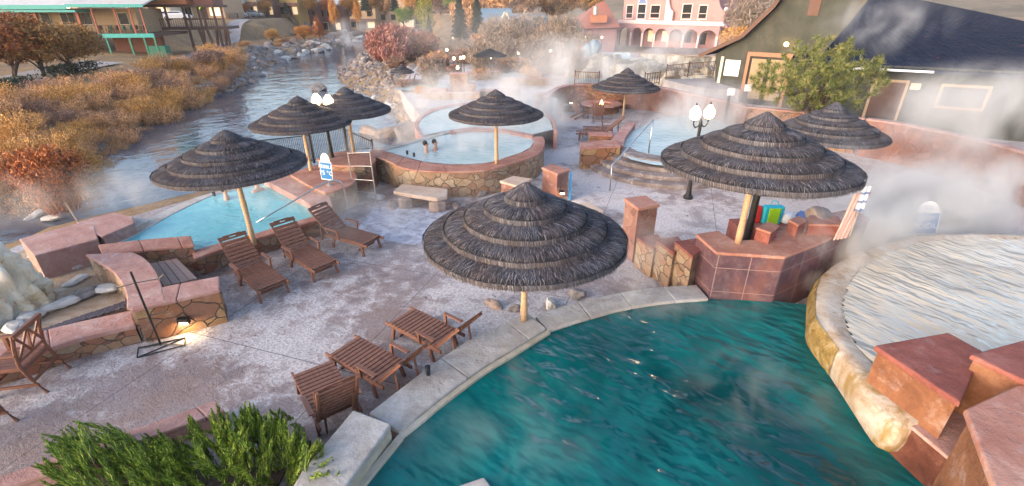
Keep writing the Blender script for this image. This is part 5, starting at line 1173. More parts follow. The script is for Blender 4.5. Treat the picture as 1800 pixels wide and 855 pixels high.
mb.build('needles','pine_green',t)
# foreground juniper
gj=G(330,1000,0); gj.z=.2; t=T('juniper_bush','feathery green juniper filling the bottom left foreground','bush',gj)
r_=random.Random(14); mb=MB(); wd=MB()
def spray(a,b,L):
    """plume: bent axis with feathery scale leaves"""
    n=max(10,int(L*52)); mid=(a+b)/2+Vector((0,0,L*.10)); 
    for i in range(n):
        u=.10+.9*i/n; p=a.lerp(mid,u*2) if u<.5 else mid.lerp(b,u*2-1); ax=(b-a).normalized()
        wd_=L*.20*math.sin(PI*min(1,u*.95+.05))**.6*(1.15-u)
        for k in range(7):
            d=(ax*r_.uniform(1.0,2.0)+Vector((r_.gauss(0,.36),r_.gauss(0,.36),r_.gauss(.12,.35)))).normalized(); ln=(.04+wd_*.8)*r_.uniform(.5,1.1); q=p+Vector((r_.gauss(0,1),r_.gauss(0,1),r_.gauss(0,1)))*wd_*.22; s=d.cross(Vector((r_.gauss(0,1),r_.gauss(0,1),r_.gauss(0,1)))).normalized()*r_.uniform(.0025,.0055)
            m_=q+d*ln*.5; mb.add([q-s*.6,q+s*.6,m_+s,m_-s,q+d*ln],[(0,1,2,3),(3,2,4)])
    wd.tube([a,mid,b],.006,4,.002,cap=False)
for i in range(640):
    px_=r_.uniform(55,592) if i%4 else r_.uniform(380,600); ytp=np.interp(px_,[55,75,100,130,155,185,230,265,300,330,352,380,405,435,465,490,520,545,570,600],[800,752,765,728,760,738,772,745,760,715,735,705,728,698,722,706,742,752,772,815])
    top=i<330; py_=ytp+abs(r_.gauss(0,1))*45+r_.uniform(0,10) if top else r_.uniform(ytp+15,990); Y=4.9-(py_-700)/290*1.6+r_.gauss(0,.12); tip=GY(px_,py_,Y)
    out=Vector((tip.x-gj.x,0.,0))*.16+Vector((r_.gauss(0,.10),r_.gauss(.03,.10),0)); base=tip-Vector((0,0,r_.uniform(.40,.62)))-out*.8
    if not top: base=tip-Vector((0,0,r_.uniform(.30,.5)))-out*.8+Vector((0,.22,0))
    spray(base,tip,(tip-base).length)
mb.build('foliage','juniper_green',t); wd.build('branches','bark',t)
mb=MB()
mb.box(Vector((GY(330,900,4.1).x,4.15,-.12)),(2.2,1.0,.3)); o=mb.build('root_mass','bark',t)
wall('low pink capped planter kerb at the bottom left under the juniper',PX((-120,905),(0,862),(110,822),(330,745),(395,722),z=.3),PX((-150,870),(0,838),(95,803),(315,726),(378,703),z=.3),0,.3,'sandstone_pink','sandstone_pink',.08,.01,1.6)
# ================================================================ dark green building (right)
def slab3(mb,q,th):
    """thick sheet from 4 corner points, thickness along its normal"""
    n=(q[1]-q[0]).cross(q[3]-q[0]).normalized()*th; return mb.add([*q,*[p-n for p in q]],[(0,1,2,3),(7,6,5,4),(0,4,5,1),(1,5,6,2),(2,6,7,3),(3,7,4,0)])
TG='dark_green_stucco'
GA=G(1258,168,.3); GB=G(1420,186,.3); fr=Fr(GA,GB); t=T('gable_house','dark green gabled building with a big poster and wood framed door beside the pine','building',GA)
P_=fr.pix
def poly_wall(fr,pts,v0,v1):
    n=len(pts); m=MB(); m.add([fr.p(u,v,z) for v in(v0,v1) for u,z in pts],[tuple(range(n)),tuple(range(2*n-1,n-1,-1))]+[(i,n+i,n+(i+1)%n,(i+1)%n) for i in range(n)]); return m
e1_,e2_,e3_,e4_=P_(1258,96),P_(1310,63),P_(1365,12),P_(1400,-40); top=P_(1560,-40); low=P_(1450,90)
poly_wall(fr,[(0,0),(low[0],0),low,top,e4_,e3_,e2_,e1_],0,.25).build('front_wall',TG,t,fixn=True)
mb=MB(); fr.box(mb,.0,.25,.25,9,0,e1_[1]-.12); mb.build('side_wall',TG,t); mb=MB(); fr.box(mb,-.06,.12,-.05,.2,0,e1_[1]-.1); mb.build('corner_trim','cream_trim',t)
prof=[P_(1235,94),P_(1310,60),P_(1365,8),P_(1402,-45)]; mb=MB()
for i in range(3):
    (a,za_),(b,zb_)=prof[i],prof[i+1]; slab3(mb,[fr.p(a,-.55,za_),fr.p(b,-.55,zb_),fr.p(b,9,zb_),fr.p(a,9,za_)],.16)
mb.build('roof','blue_metal_roof',t,fixn=True)
mb=MB()
for i in range(3):
    (a,za_),(b,zb_)=prof[i],prof[i+1]; mb.bar(fr.p(a,-.57,za_-.14),fr.p(b,-.57,zb_-.14),.06,.24)
mb.build('barge_board','brown_timber',t)
(ud0,zd),(ud1,_)=P_(1316,91),P_(1396,97)
mb=MB(); fr.box(mb,ud0,ud0+.2,-.10,.02,0,zd); fr.box(mb,ud1-.2,ud1,-.10,.02,0,zd); fr.box(mb,ud0,ud1,-.11,.02,zd-.25,zd); mb.build('door_frame','trim_wood',t)
dr=MB(); fr.box(dr,ud0+.2,ud1-.2,-.03,.0,0,zd-.25); d_=dr.build('door','glass_dark',t)
wdt=(ud1-ud0-.4)/2
for k in range(2): a=ud0+.2+k*wdt; mb=MB(); fr.box(mb,a+.14,a+wdt-.12,-.045,-.028,.35,zd-.4); mb.build('pane','stucco_tan',d_)
(up0,z1_),(up1,_)=P_(1277,105),P_(1303,107); z0_=P_(1277,133)[1]; mb=MB(); fr.box(mb,up0,up1,-.07,-.02,z0_,z1_); pb_=mb.build('poster_board','white_paint',t)
mb=MB(); rr=random.Random(3)
for k in range(26):
    u=rr.uniform(up0+.12,up1-.25); z=rr.uniform(z0_+.1,z1_-.15); fr.box(mb,u,u+rr.uniform(.05,.2),-.076,-.068,z,z+.025)
mb.build('map_marks','blue_roof',pb_)
uv,zv=P_(1432,13); mb=MB(); fr.box(mb,uv-.3,uv+.3,-.06,.02,zv-.45,zv+.45); mb.build('vent','brown_timber',t)
# wall lantern on the gable
uq,zq_=P_(1384,78); c=fr.p(uq,-.2,zq_); tl=T('wall_lantern','small amber lit lantern on the green gable above the door','wall light',c); mb=MB(); mb.box(c+fr.v*.12,(.14,.12,.22)); mb.build('bracket','white_paint',tl); mb=MB(); mb.sphere(c,.13,10,8); mb.build('globe','bulb_amber',tl,smooth_=True)
for x,y,l in((1315,155,'white notice box on a stub left of the door of the green building'),(1285,162,'white notice box lower left by the green building')):
    g=GY(x,y,26 if x>1300 else 25); mb=MB(); mb.box(g,(.36,.06,.34)); tb=T('notice_box',l,'sign',Vector((g.x,g.y,.3))); mb.build('panel','white_paint',tb); mb=MB(); mb.box((g.x,g.y+.1,(g.z+.3)/2),(.12,.10,max(.2,g.z-.3+.1))); mb.build('stub','black_metal',tb)
# long building with the blue metal roof
LA=G(1480,200,.6); LBp=G(1810,228,.6); fr=Fr(LA,LBp); t=T('blue_roofed_building','long dark green building with a weathered blue metal roof, door and pale framed window','building',LA)
ea=fr.pix(1640,126,-.75)[1]; L=fr.L; uL=fr.pix(1388,108,-.75)[0]
def U2(x): return fr.U(x)
mb=MB(); fr.box(mb,uL+.7,L+6,0,.3,0,ea+.1); mb.build('front_wall',TG,t)
e0=fr.p(uL,-.75,ea); sidef=Fr(e0,e0+fr.v); uq,zq_=sidef.pix(1501,0); k=6.5; rise_=(zq_-ea)*k; run=abs(uq)*k; 
e1=fr.p(L+8,-.75,ea); r1=fr.p(L+8,-.75+run,ea+rise_); r0=fr.p(uL,-.75+run,ea+rise_)
mb=MB(); slab3(mb,[e0,e1,r1,r0],.12)
n_=int((e1-e0).length/.42)
for i in range(n_+1):
    k=i/n_; mb.bar(e0.lerp(e1,k)+Vector((0,0,.02)),r0.lerp(r1,k)+Vector((0,0,.02)),.035,.05,up=(0,-1,1))
mb.build('roof','blue_metal_roof',t)
mb=MB(); mb.add([fr.p(uL+.7,.3,0),fr.p(uL+.7,run-1,0),fr.p(uL+.7,run-1,ea+rise_*(run-.4)/run),fr.p(uL+.7,.3,ea+.3)],[(0,1,2,3)]); mb.build('side_wall',TG,t)
mb=MB(); mb.bar(fr.p(U2(1475),-.83,ea-.02),fr.p(fr.pix(1642,126,-.83)[0],-.83,ea-.02),.10,.10); mb.build('gutter','white_paint',t)
def frame_on(u0,u1,z0,z1,w,mat,nm,fill,fn):
    mb=MB(); fr.box(mb,u0-w,u0,-.06,.01,z0-w,z1+w); fr.box(mb,u1,u1+w,-.06,.01,z0-w,z1+w); fr.box(mb,u0,u1,-.061,.01,z1,z1+w); 
    if nm!='door_frame': fr.box(mb,u0,u1,-.061,.01,z0-w,z0)
    f=mb.build(nm,mat,t); mb=MB(); fr.box(mb,u0,u1,-.02,-.004,z0,z1); mb.build(fn,fill,f)
zq=lambda u,y: zat(fr.p(u,0,0),y)
u0,u1=U2(1520),U2(1572); frame_on(u0,u1,.6,zq(u0,143),.12,'pole_wood','door_frame','brown_timber','door_leaf')
u0,u1=U2(1636),U2(1712); frame_on(u0,u1,zq(u0,186),zq(u0,152),.12,'pole_wood','window_frame','grey_blind','window_blind')
u0,u1=U2(1802),U2(1850); frame_on(u0,u1,zq(u0,210),zq(u0,160),.12,'pole_wood','window_frame','grey_blind','window_blind')
mb=MB(); uu=U2(1580); fr.box(mb,uu,uu+.42,-.12,0,zq(uu,157),zq(uu,146)); mb.build('notice_plate','cream_trim',t)
# railings and ramp by the gable
g0=GY(1130,150,31); A=G(1132,152,1.45); B=G(1158,149,1.45)
fence('dark short railing on top of the curved pink wall',A,B,.75,6,mat='brown_timber',r=.02)
A=G(1170,140,1.2); B=G(1208,136,1.35); Cc=G(1253,133,1.45)
fence('grey railing of the ramp, first length from the waterfall',A,B,.95,14,mat='brown_timber',r=.012); fence('grey railing of the ramp, length ending at the green gable',B+Vector((.03,0,0)),Cc,.95,16,mat='brown_timber',r=.012)
A=G(1010,150,1.5); B=G(1052,152,1.5); fence('dark thin railing behind the fire pit wall',A,B,.8,14,mat='brown_timber',r=.01)
mb=MB(); mb.prism([G(1165,146,.9),G(1258,139,1.1),G(1262,150,1.0),G(1300,165,.9),G(1240,163,.9),G(1200,155,.9)],0,1.15); tag(mb.build('ramp','path_grey',origin=(0,0,0)),'grey concrete ramp behind the curved pink wall','path',kind='structure')
# ================================================================ travertine waterfall mound before the hotel
def mound(pix,z0,ztop,label,name='travertine_mound',mat='travertine_mound'):
    mb=MB(); P=[G(*p,0.) for p in pix]; 
    return P
fr=Fr(GY(1118,128,50),GY(1262,128,47)); q_=fr.pix(1190,97)[1]; t=T('travertine_terrace','tall mineral streaked retaining terrace below the pink hotel','wall',fr.a); mb=MB(); V=[];F_=[]
for i in range(41):
    for k in range(9):
        u=fr.L*i/40; z=-.4+(q_+.4)*k/8; V.append(fr.p(u,-(1-k/8)*1.6+.45*mnoise.noise(Vector((u*.7,z*.3,1)))+.2*mnoise.noise(Vector((u*2.,z*.5,1))),z))
for i in range(40):
    for k in range(8): a=i*9+k; F_.append((a,a+9,a+10,a+1))
mb.add(V,F_); mb.build('streaked_face','terrace_flow',t,smooth_=True); mb=MB(); fr.box(mb,0,fr.L,-.15,9,q_-.05,q_+.06); mb.build('terrace_top','rock_warm',t)
for (x,y,Y,rx,ry,rz,l,sd) in((1120,140,46,3.2,3.,1.9,'dark and cream travertine mound left of the falling water',1),(1185,142,43,3.6,2.2,1.5,'large cream travertine mound flowing below the pink hotel',2),(1240,132,43,2.6,2.,1.6,'travertine mound at the back of the ramp railing',3),(1055,132,48,3.2,2.6,2.1,'brown rock wall mound left of the waterfall under the white crusted pool',4),(1012,132,50,3.,2.,1.6,'grey steaming rock mound left of the brown one',5)):
    g=GY(x,y,Y); mb=blob((g.x,g.y,-.2),(rx,ry,rz),sd,.3,4); tag(mb.build('travertine_mound','rock_grey' if sd==5 else 'terrace_flow',smooth_=True),l,'rock formation')
g=GY(1090,118,45); mb=MB(); V=[];F_=[]
for i in range(13):
    for k in range(7):
        u=k/6-.5; x0=GY(1093-8*i/12,93+42*i/12,49-3.5*i/12); V.append(Vector((x0.x+u*(1.5+1.2*i/12),x0.y+.12*math.sin(u*19+i),x0.z)))
for i in range(12):
    for k in range(6): a=i*7+k; F_.append((a,a+1,a+8,a+7))
mb.add(V,F_); tag(mb.build('waterfall','milky_pool_water',smooth_=True),'pale sheet of falling mineral water between the mounds','waterfall',kind='structure')
g=GY(1050,98,50); mb=blob((g.x,g.y,g.z-.5),(3.4,2.4,.55),8,.15,3); tag(mb.build('crusted_pool_ledge','travertine_coping',smooth_=True),'white crusted upper ledge pool with blue tinted figures of stone','rock formation')
for x,y,l in((1033,92,'blue rounded mineral stone on the crusted ledge'),(1045,86,'tall pale blue mineral stone in the middle of the crusted ledge')):
    g=GY(x,y,49.5); mb=blob(g,(.55,.5,.8),int(x),.25,3); tag(mb.build('mineral_stone','blue_roof',smooth_=True),l,'rock')
# ================================================================ pink hotel
HA=G(1086,79,.3); HB=G(1256,91,.3); fr=Fr(HA,HB); t=T('pink_hotel','pink stucco hotel with an arcade of round arches and curved gables','building',HA)
L=fr.L; z0h=.3; zt_=zat(fr.p(L,0,0),46); spring_=zat(fr.p(L,0,0),66); 
cols=[1086,1107,1127,1148,1172,1198,1224,1253]; us=[fr.U(x) for x in cols]; us[-1]=L
def arcade(fr,us,cw,ztop,zsp,th,z0,mb,sill=None):
    for i,u in enumerate(us): fr.box(mb,u-cw/2,u+cw/2,0,th,z0,zsp)
    for i in range(len(us)-1):
        a,b=us[i]+cw/2,us[i+1]-cw/2; r=(b-a)/2; m=(a+b)/2; n=12; rise=min(r,(ztop-zsp)*.6); V=[]
        for v in(0,th):
            for k in range(n+1): an=PI-PI*k/n; V.append(fr.p(m+r*math.cos(an),v,zsp+rise*math.sin(an)))
            for k in range(n+1): V.append(fr.p(a+(b-a)*k/n,v,ztop))
        o=2*(n+1); F_=[]
        for k in range(n): F_+= [(k,k+1,n+1+k+1,n+1+k),(o+k,o+n+1+k,o+n+2+k,o+k+1),(k,o+k,o+k+1,k+1)]
        mb.add(V,F_); 
        fr.box(mb,us[i]-cw/2,a,0,th,zsp,ztop)
    fr.box(mb,us[-1]-cw/2,us[-1]+cw/2,0,th,zsp,ztop)
mb=MB(); arcade(fr,us,.34,zt_,spring_,.35,z0h,mb); mb.build('arcade','stucco_pink',t,fixn=True)
mb=MB(); 
for u in us: fr.box(mb,u-.15,u+.15,-.07,0.,z0h,spring_+.1)
mb.build('column_trim','pink_trim',t)
mb=MB(); fr.box(mb,-1,L+.8,-.12,.5,zt_,zt_+.28); fr.box(mb,-.4,L+.5,-.02,.34,zt_+.28,zt_+1.25 if False else zt_+.5); mb.build('cornice','pink_trim',t)
mb=MB(); fr.box(mb,-1.,L+1,3.2,3.5,0,zt_+.1); mb.build('inner_wall','stucco_pink',t)
mb=MB(); fr.box(mb,-1,L+1,.36,3.2,zt_-.2,zt_+.05); mb.build('ceiling','stucco_pink',t)
wn=[(1140,1153,1),(1116,1124,1),(1176,1190,0),(1200,1216,0)]
for a,b,lit in wn:
    ua,ub=fr.U(a),fr.U(b); mb=MB(); fr.box(mb,ua,ub,3.1,3.19,z0h+.6,spring_+.4); mb.build('arcade_window','warm_window' if lit else 'glass_dark',t)
mb=MB(); fr.box(mb,us[3],us[6],-.10,.0,z0h-.5,z0h+.95); mb.build('parapet','stucco_pink',t)
for i in range(3,7): mb=MB(); fr.box(mb,us[i]-.12,us[i]+.12,-.16,-.10,z0h-.5,z0h+.95); mb.build('parapet_trim','pink_trim',t)
# upper storey
zu=zt_; 
mb=MB(); ua=fr.U(1080); ub=fr.U(1252); fr.box(mb,ua,fr.U(1156),1.5,9,zu,zu+7); fr.box(mb,fr.U(1156),ub-1.8,1.6,9,zu,zu+6); mb.build('upper_storey','stucco_pink',t)
# curved wing walls
def scroll(u0,u1,zhi,zlo,v):
    n=14; V=[]
    for vv in(v,v+.3):
        for k in range(n+1): q=k/n; V.append(fr.p(u0+(u1-u0)*q,vv,zlo+(zhi-zlo)*(1-q)**2.2)); 
        for k in range(n+1): q=k/n; V.append(fr.p(u0+(u1-u0)*q,vv,zu))
    o=2*(n+1); F_=[]
    for k in range(n): F_+=[(k,n+1+k,n+2+k,k+1),(o+k,o+k+1,o+n+2+k,o+n+1+k),(k,k+1,o+k+1,o+k)]
    m=MB(); m.add(V,F_); return m
zt2=zat(fr.p(L,1.2,0),20); 
scroll(fr.U(1232),fr.U(1254),zu+5.6,zt2,1.25).build('gable_scroll','stucco_pink',t,fixn=True)
scroll(fr.U(1155),fr.U(1168),zu+4.6,zt2,.9).build('gable_scroll','pink_trim',t,fixn=True)
mb=MB(); mb.sphere(fr.p(fr.U(1254),1.4,zt2+.25),.3,10,8); mb.build('ball_finial','pink_trim',t,smooth_=True)
for a,b,y0,y1 in((1086,1096,31,10),(1105,1118,32,8),(1127,1142,31,10),(1180,1195,32,8),(1208,1221,32,10)):
    uu0,uu1=fr.U(a),fr.U(b); v=1.5 if a<1150 else 1.6; q=fr.p(uu0,v,0); za_,zb_=zat(q,y0),zat(q,y1)
    uu0-=0; mb=MB(); w=.11
    fr.box(mb,uu0-w,uu0,v-.1,v+.01,za_-w,zb_+w); fr.box(mb,uu1,uu1+w,v-.1,v+.01,za_-w,zb_+w); fr.box(mb,uu0,uu1,v-.101,v+.01,zb_,zb_+w); fr.box(mb,uu0-.15,uu1+.15,v-.16,v+.01,za_-w-.14,za_-w); fr.box(mb,uu0,uu1,v-.06,v+.01,(za_*2+zb_)/3,(za_*2+zb_)/3+.07); 
    f=mb.build('window_frame','pink_trim' if a!=1105 else 'white_paint',t); mb=MB(); fr.box(mb,uu0,uu1,v-.03,v-.005,za_,zb_); mb.build('pane','glass_dark',f)
    if a==1105:
        mb=MB(); n=12; r=(uu1-uu0)/2+w; V=[fr.p((uu0+uu1)/2+r*math.cos(PI*k/n),v-.08,zb_+w+r*1.1*math.sin(PI*k/n)) for k in range(n+1)]+[fr.p((uu0+uu1)/2+(r-.12)*math.cos(PI*k/n),v-.08,zb_+w+(r-.12)*1.1*math.sin(PI*k/n)) for k in range(n+1)]; mb.add(V,[(k,k+1,n+2+k,n+1+k) for k in range(n)]); mb.build('window_arch','white_paint',f)
        mb=MB(); V=[fr.p((uu0+uu1)/2+(r-.12)*math.cos(PI*k/n),v-.05,zb_+w+(r-.12)*1.1*math.sin(PI*k/n)) for k in range(n+1)]; mb.add(V,[tuple(range(n+1))]); mb.build('pane','blue_facade',f)
# left side arcade of the hotel, receding
fr2=Fr(G(1046,79,.3),HA); mb=MB(); us2=[0,fr2.L*.42,fr2.L]; arcade(fr2,us2,.34,zat(HA,42),spring_,.35,z0h,mb); 
mb.build('side_arcade','stucco_pink',t,fixn=True); mb=MB(); fr2.box(mb,-.2,fr2.L,2.4,2.7,0,zat(HA,42)); mb.build('side_inner_wall','stucco_pink',t); mb=MB(); fr2.box(mb,-.4,fr2.L,-.12,2.4,zat(HA,42),zat(HA,39)); mb.build('side_cornice','pink_trim',t)
# orange roofed annex
fr=Fr(GY(1012,64,82),GY(1082,64,82)); t=T('orange_roofed_annex','small building with pyramid orange roof left of the pink hotel','building',fr.a); q=lambda y: zat(fr.a,y)
mb=MB(); fr.box(mb,0,fr.L,0,6,-1,q(50)); mb.build('wall','stucco_pink',t); mb=MB(); c=fr.p(fr.L*.75,3,q(2)); cs_=[fr.p(-.8,-.8,q(52)),fr.p(fr.L+.5,-.8,q(48)),fr.p(fr.L+.5,7,q(44)),fr.p(-.8,7,q(46))]; mb.add(cs_+[c,fr.p(fr.L*.6,3,q(4))],[(0,1,4,5),(1,2,4),(2,3,5,4),(3,0,5)]); mb.build('roof','rust_roof',t)
mb=MB(); fr.box(mb,fr.L*.34,fr.L*.72,-1.2,0,q(40),q(27)); mb.build('lower_roof','orange_roof',t); mb=MB(); mb.tube([fr.p(fr.L*.42,-1.3,q(26)),fr.p(fr.L*.42,-1.3,q(12))],.35,10); mb.build('flue','pale_steel',t)
# blue roofed pavilion houses
for (x0,x1,yb,ye,yr,Y,l) in((843,898,62,38,15,88,'blue grey gabled house with cream trimmed gable in the steam'),(897,958,68,46,25,80,'open pavilion with flat blue roof and dark posts')):
    fr=Fr(GY(x0,yb,Y),GY(x1,yb,Y)); q=lambda y: zat(fr.a,y); t=T('pavilion_house',l,'building',fr.a)
    mb=MB(); fr.box(mb,.3,fr.L-.3,1.,5,-1,q(ye)); mb.build('wall','cream_trim' if x0<890 else 'brown_timber',t)
    mb=MB(); slab3(mb,[fr.p(-.5,-.5,q(ye)),fr.p(fr.L+.5,-.5,q(ye)),fr.p(fr.L+.1,3,q(yr)),fr.p(.1,3,q(yr))],.15); slab3(mb,[fr.p(.1,3,q(yr)),fr.p(fr.L+.1,3,q(yr)),fr.p(fr.L+.5,6.5,q(ye)),fr.p(-.5,6.5,q(ye))],.15); mb.build('roof','blue_roof',t,fixn=True)
    mb=MB(); a=fr.p(fr.L*.86,-.9,0); g1=fr.L*.62; mb.bar(fr.p(g1,-.8,q(ye+3)),fr.p(fr.L*.82,-.8,q(yr+6)),.1,.3); mb.bar(fr.p(fr.L*.82,-.8,q(yr+6)),fr.p(fr.L*1.05,-.8,q(ye+3)),.1,.3); mb.build('gable_trim','cream_trim',t)
    mb=MB(); 
    for k in(.05,.35,.65,.95): fr.box(mb,fr.L*k-.12,fr.L*k+.12,-.2,.05,-1,q(ye))
    mb.build('post','red_timber' if x0>890 else 'cream_trim',t)
# stone chimneys and low walls in the far pools
for x,y,Y,w_,h_,l,m in((809,168,36,1.3,1.7,'square stone chimney block beside the globe lamp in the steam','flagstone_veneer'),(826,172,36,.8,1.0,'small stone block right of the stone chimney','flagstone_veneer'),(800,165,35.5,3.6,.5,'low planter wall below the stone chimney','flagstone_pale'),(765,170,36,1.8,.6,'low round planter at the foot of the bare tree','flagstone_pale')):
    g=GY(x,y,Y); g.z=0; block(l,[g+Vector((a*w_/2,b*.5,0)) for a,b in((-1,-1),(1,-1),(1,1),(-1,1))],0,h_,'sandstone_pink',m,.06,.02,'stone_block','planter')
def umb2(x,y,Y,l):
    pass
for k,(x,y,Y,l) in enumerate(((862,150,48,'wide dark far umbrella roof under the amber lights'),)):
    g=GY(x,y,Y); g.z=0; t=T('far_canopy',l,'umbrella',g); mb=MB(); mb.lathe(g,[(.05,0),(.05,2.2)],8); mb.build('pole','brown_timber',t); mb=MB(); mb.lathe(g,[(1.6,1.8),(1.55,1.9),(.9,2.15),(.08,2.45)],24); mb.build('canopy','thatch_core',t)
# far steaming pools and fountain pool
for n_,(poly,l) in enumerate((([(1000,133),(1060,128),(1110,132),(1120,142),(1060,147),(1000,146)],'pale blue steaming pool behind the thin railing'),([(700,150),(760,146),(800,150),(790,158),(730,160),(690,158)],'far pale pool below the red willow'),([(850,130),(920,126),(935,134),(880,140)],'far pool beside the grey umbrella'))):
    water('far_pool_water',PX(*poly,z=.12),.12,'milky_pool_water',l)
# fire pit with chairs
g=G(1056,196,0); t=T('fire_pit','octagonal stone fire pit with pink rim and a small flame','fire pit',g); mb=MB(); mb.lathe(g,[(1.15,0),(1.1,.42)],8); mb.build('base','flagstone_veneer',t)
mb=MB(); A=[g+Vector((1.35*math.cos(PI/8+i*PI/4),1.35*math.sin(PI/8+i*PI/4),.5)) for i in range(9)]; B=[g+Vector((.72*math.cos(PI/8+i*PI/4),.72*math.sin(PI/8+i*PI/4),.5)) for i in range(9)]; mb.strip(A,B,.42,.50); mb.build('rim','sandstone_pink',t,bev=.01)
mb=MB(); mb.lathe(g+Vector((0,0,.35)),[(.08,0),(.11,.12),(.06,.22),(.01,.36)],8,.25,2); mb.build('flame','flame',t,smooth_=True)
l=bpy.data.lights.new('fire','POINT'); l.energy=5; l.color=(1,.55,.25); l.shadow_soft_size=.15; o=bpy.data.objects.new('fire_light',l); COL.objects.link(o); o.parent=t; o.location=(0,0,1.1)
def adirondack():
    t=T('garden_chair','x','chair',(0,0,0)); b=MB()
    for i in range(5): b.box((0.05,-.22+.11*i,.34-.0),(.5,.10,.02),Matrix.Rotation(R(10),3,'Y'))
    b.build('seat','lounger_wood',t); b=MB()
    for i in range(5): y=-.24+.12*i; hh=.82-abs(y)*.55; b.bar((-.2,y*.85,.26),(-.2-hh*.38,y*1.1,.26+hh),.105,.018,up=(1,0,0))
    b.build('backrest','lounger_wood',t)
    for s in(-1,1):
        b=MB(); b.bar((.27,s*.28,0),(.27,s*.28,.52),.03,.09); b.build('front_leg','lounger_wood',t); b=MB(); b.bar((.27,s*.25,.36),(-.6,s*.25,.02),.03,.11); b.build('rear_leg','lounger_wood',t)
        b=MB(); b.bar((.36,s*.31,.54),(-.42,s*.31,.56),.13,.022); b.build('armrest','lounger_wood',t)
    return t
ad=adirondack()
for k,(x,y,rz,l) in enumerate(((1022,208,20,'wooden garden chair left of the fire pit seen from behind'),(1050,211,80,'wooden garden chair in front of the fire pit with its back to the camera'),(700,156,0,'far brown garden chair nearest the small far umbrella'),(713,155,200,'far brown garden chair in the middle of the riverside group'),(722,153,180,'far brown garden chair at the right of the riverside group'),(1086,190,200,'dark garden chair right of the fire pit under the umbrella'))):
    c=ad if k==0 else copy_tree(ad); g=G(x,y,0); c.location=g; c.rotation_euler=(0,0,R(rz)); c['label']=l; c['group']='wooden garden chairs'
g=G(992,196,0); block('pale stone bench block left of the fire pit chairs',[g+Vector((a*.9,b*.25,0)) for a,b in((-1,-1),(1,-1),(1,1),(-1,1))],0,.45,'sandstone_pale','flagstone_pale',.07,.03,'stone_bench_block','bench')
for x,y,Y,w_,h_,l,m in((880,168,36.5,3.,.5,'low stone planter wall in the steam beside the pool behind the round pool','flagstone_veneer'),(925,148,42,4.,.6,'long low stone wall below the steaming far trees','flagstone_pale'),(850,138,46,3.,.7,'low rock wall beneath the wide far umbrella','flagstone_veneer'),(985,128,50,4.,.8,'low stone wall beside the tall bare tree','flagstone_pale'),(735,150,42,3.,.45,'low stone kerb behind the riverside chairs','flagstone_veneer'),(960,180,34,2.,.6,'short stone wall left of the fire pit wall','flagstone_pale')):
    g=GY(x,y,Y); g.z=0; block(l,[g+Vector((a*w_/2,b*.4+a*.3,0)) for a,b in((-1,-1),(1,-1),(1,1),(-1,1))],0,h_,'sandstone_pink',m,.06,.02,'low_wall','wall')
# picnic rack with towels
g=G(935,222,0); t=T('towel_rack','wooden lattice rack loaded with coloured towels behind the round pool umbrella','rack',G(938,215,0))
zr=zat(g,166)
mb=MB(); a,b=G(902,214,0),G(985,206,0)
for p in(a,a.lerp(b,.5),b): mb.bar(p,p+Vector((0,0,1.15)),.06,.06)
for z in(.65,1.12): mb.bar(a+Vector((0,0,z)),b+Vector((0,0,z)),.05,.05)
for k in range(6): p=a.lerp(b,k/6);q=a.lerp(b,(k+1)/6); mb.bar(p+Vector((0,0,.66)),q+Vector((0,0,1.1)),.03,.03); mb.bar(p+Vector((0,0,1.1)),q+Vector((0,0,.66)),.03,.03)
mb.build('lattice','chair_wood',t)
d=(b-a)
for k,(u,m,l) in enumerate(((.25,'towel_white','white towel on the wooden rack, left end'),(.36,'towel_blue','dark blue towel on the wooden rack'),(.50,'towel_coral','coral pink towel on the wooden rack'),(.68,'towel_mint','mint green towel on the wooden rack'),(.86,'towel_white','long white towel on the wooden rack, right end'),(.29,'towel_teal','narrow teal towel next to the blue one on the rack'))):
    p=a.lerp(b,u)+Vector((0,-.08-.02*(k==5),1.16)); cloth(l,[p+Vector((0,-.015*i,-.13*i)) for i in range(8 if k!=4 else 9)],d*(.11 if k!=5 else .05),m,seed=k)
# ================================================================ lamps in the distance
fl_=[(818,168,136,'globe lamp on tall post beside the stone chimney',1),(1028,92,68,'globe lamp on a dark post left of the pink hotel',1),(1043,96,75,'low globe lamp on the crusted ledge',1),(1056,95,68,'globe lamp at the corner of the hotel arcade',1),
 (735,86,65,'lamp glowing among the red willows',2),(798,95,70,'white globe lamp in front of the blue spruces',2),(787,112,90,'lamp left of the lamp row at the far deck',2),(799,128,105,'left lamp of the bright row of three',2),(811,128,104,'middle lamp of the bright row of three',2),(816,127,103,'right lamp of the bright row of three',2),
 (805,134,121,'low lamp under the bright row of three',2),(862,125,104,'white lamp below the amber string',2),(911,115,95,'lamp at the steaming far wall',2),(967,112,92,'lamp left of the tall bare tree',2),(834,95,74,'left warm lamp in the bare trees',2),(841,95,74,'right warm lamp in the bare trees',2)]
for (x,yb,yt,l,k) in fl_:
    g=G(x,yb,0); zt2_=zat(g,yt-2); t=T('post_lamp',l,'street lamp',g); mb=MB(); mb.tube([g,Vector((g.x,g.y,zt2_-.2))],.05,6); mb.build('post','black_metal',t); mb=MB(); mb.sphere((g.x,g.y,zt2_),.13,10,8,1.25); mb.build('globe','lamp_glow_far',t,smooth_=True); mb=MB(); mb.lathe((g.x,g.y,zt2_+.17),[(.12,0),(.05,.06),(.01,.14)],8); mb.build('cap','black_metal',t)
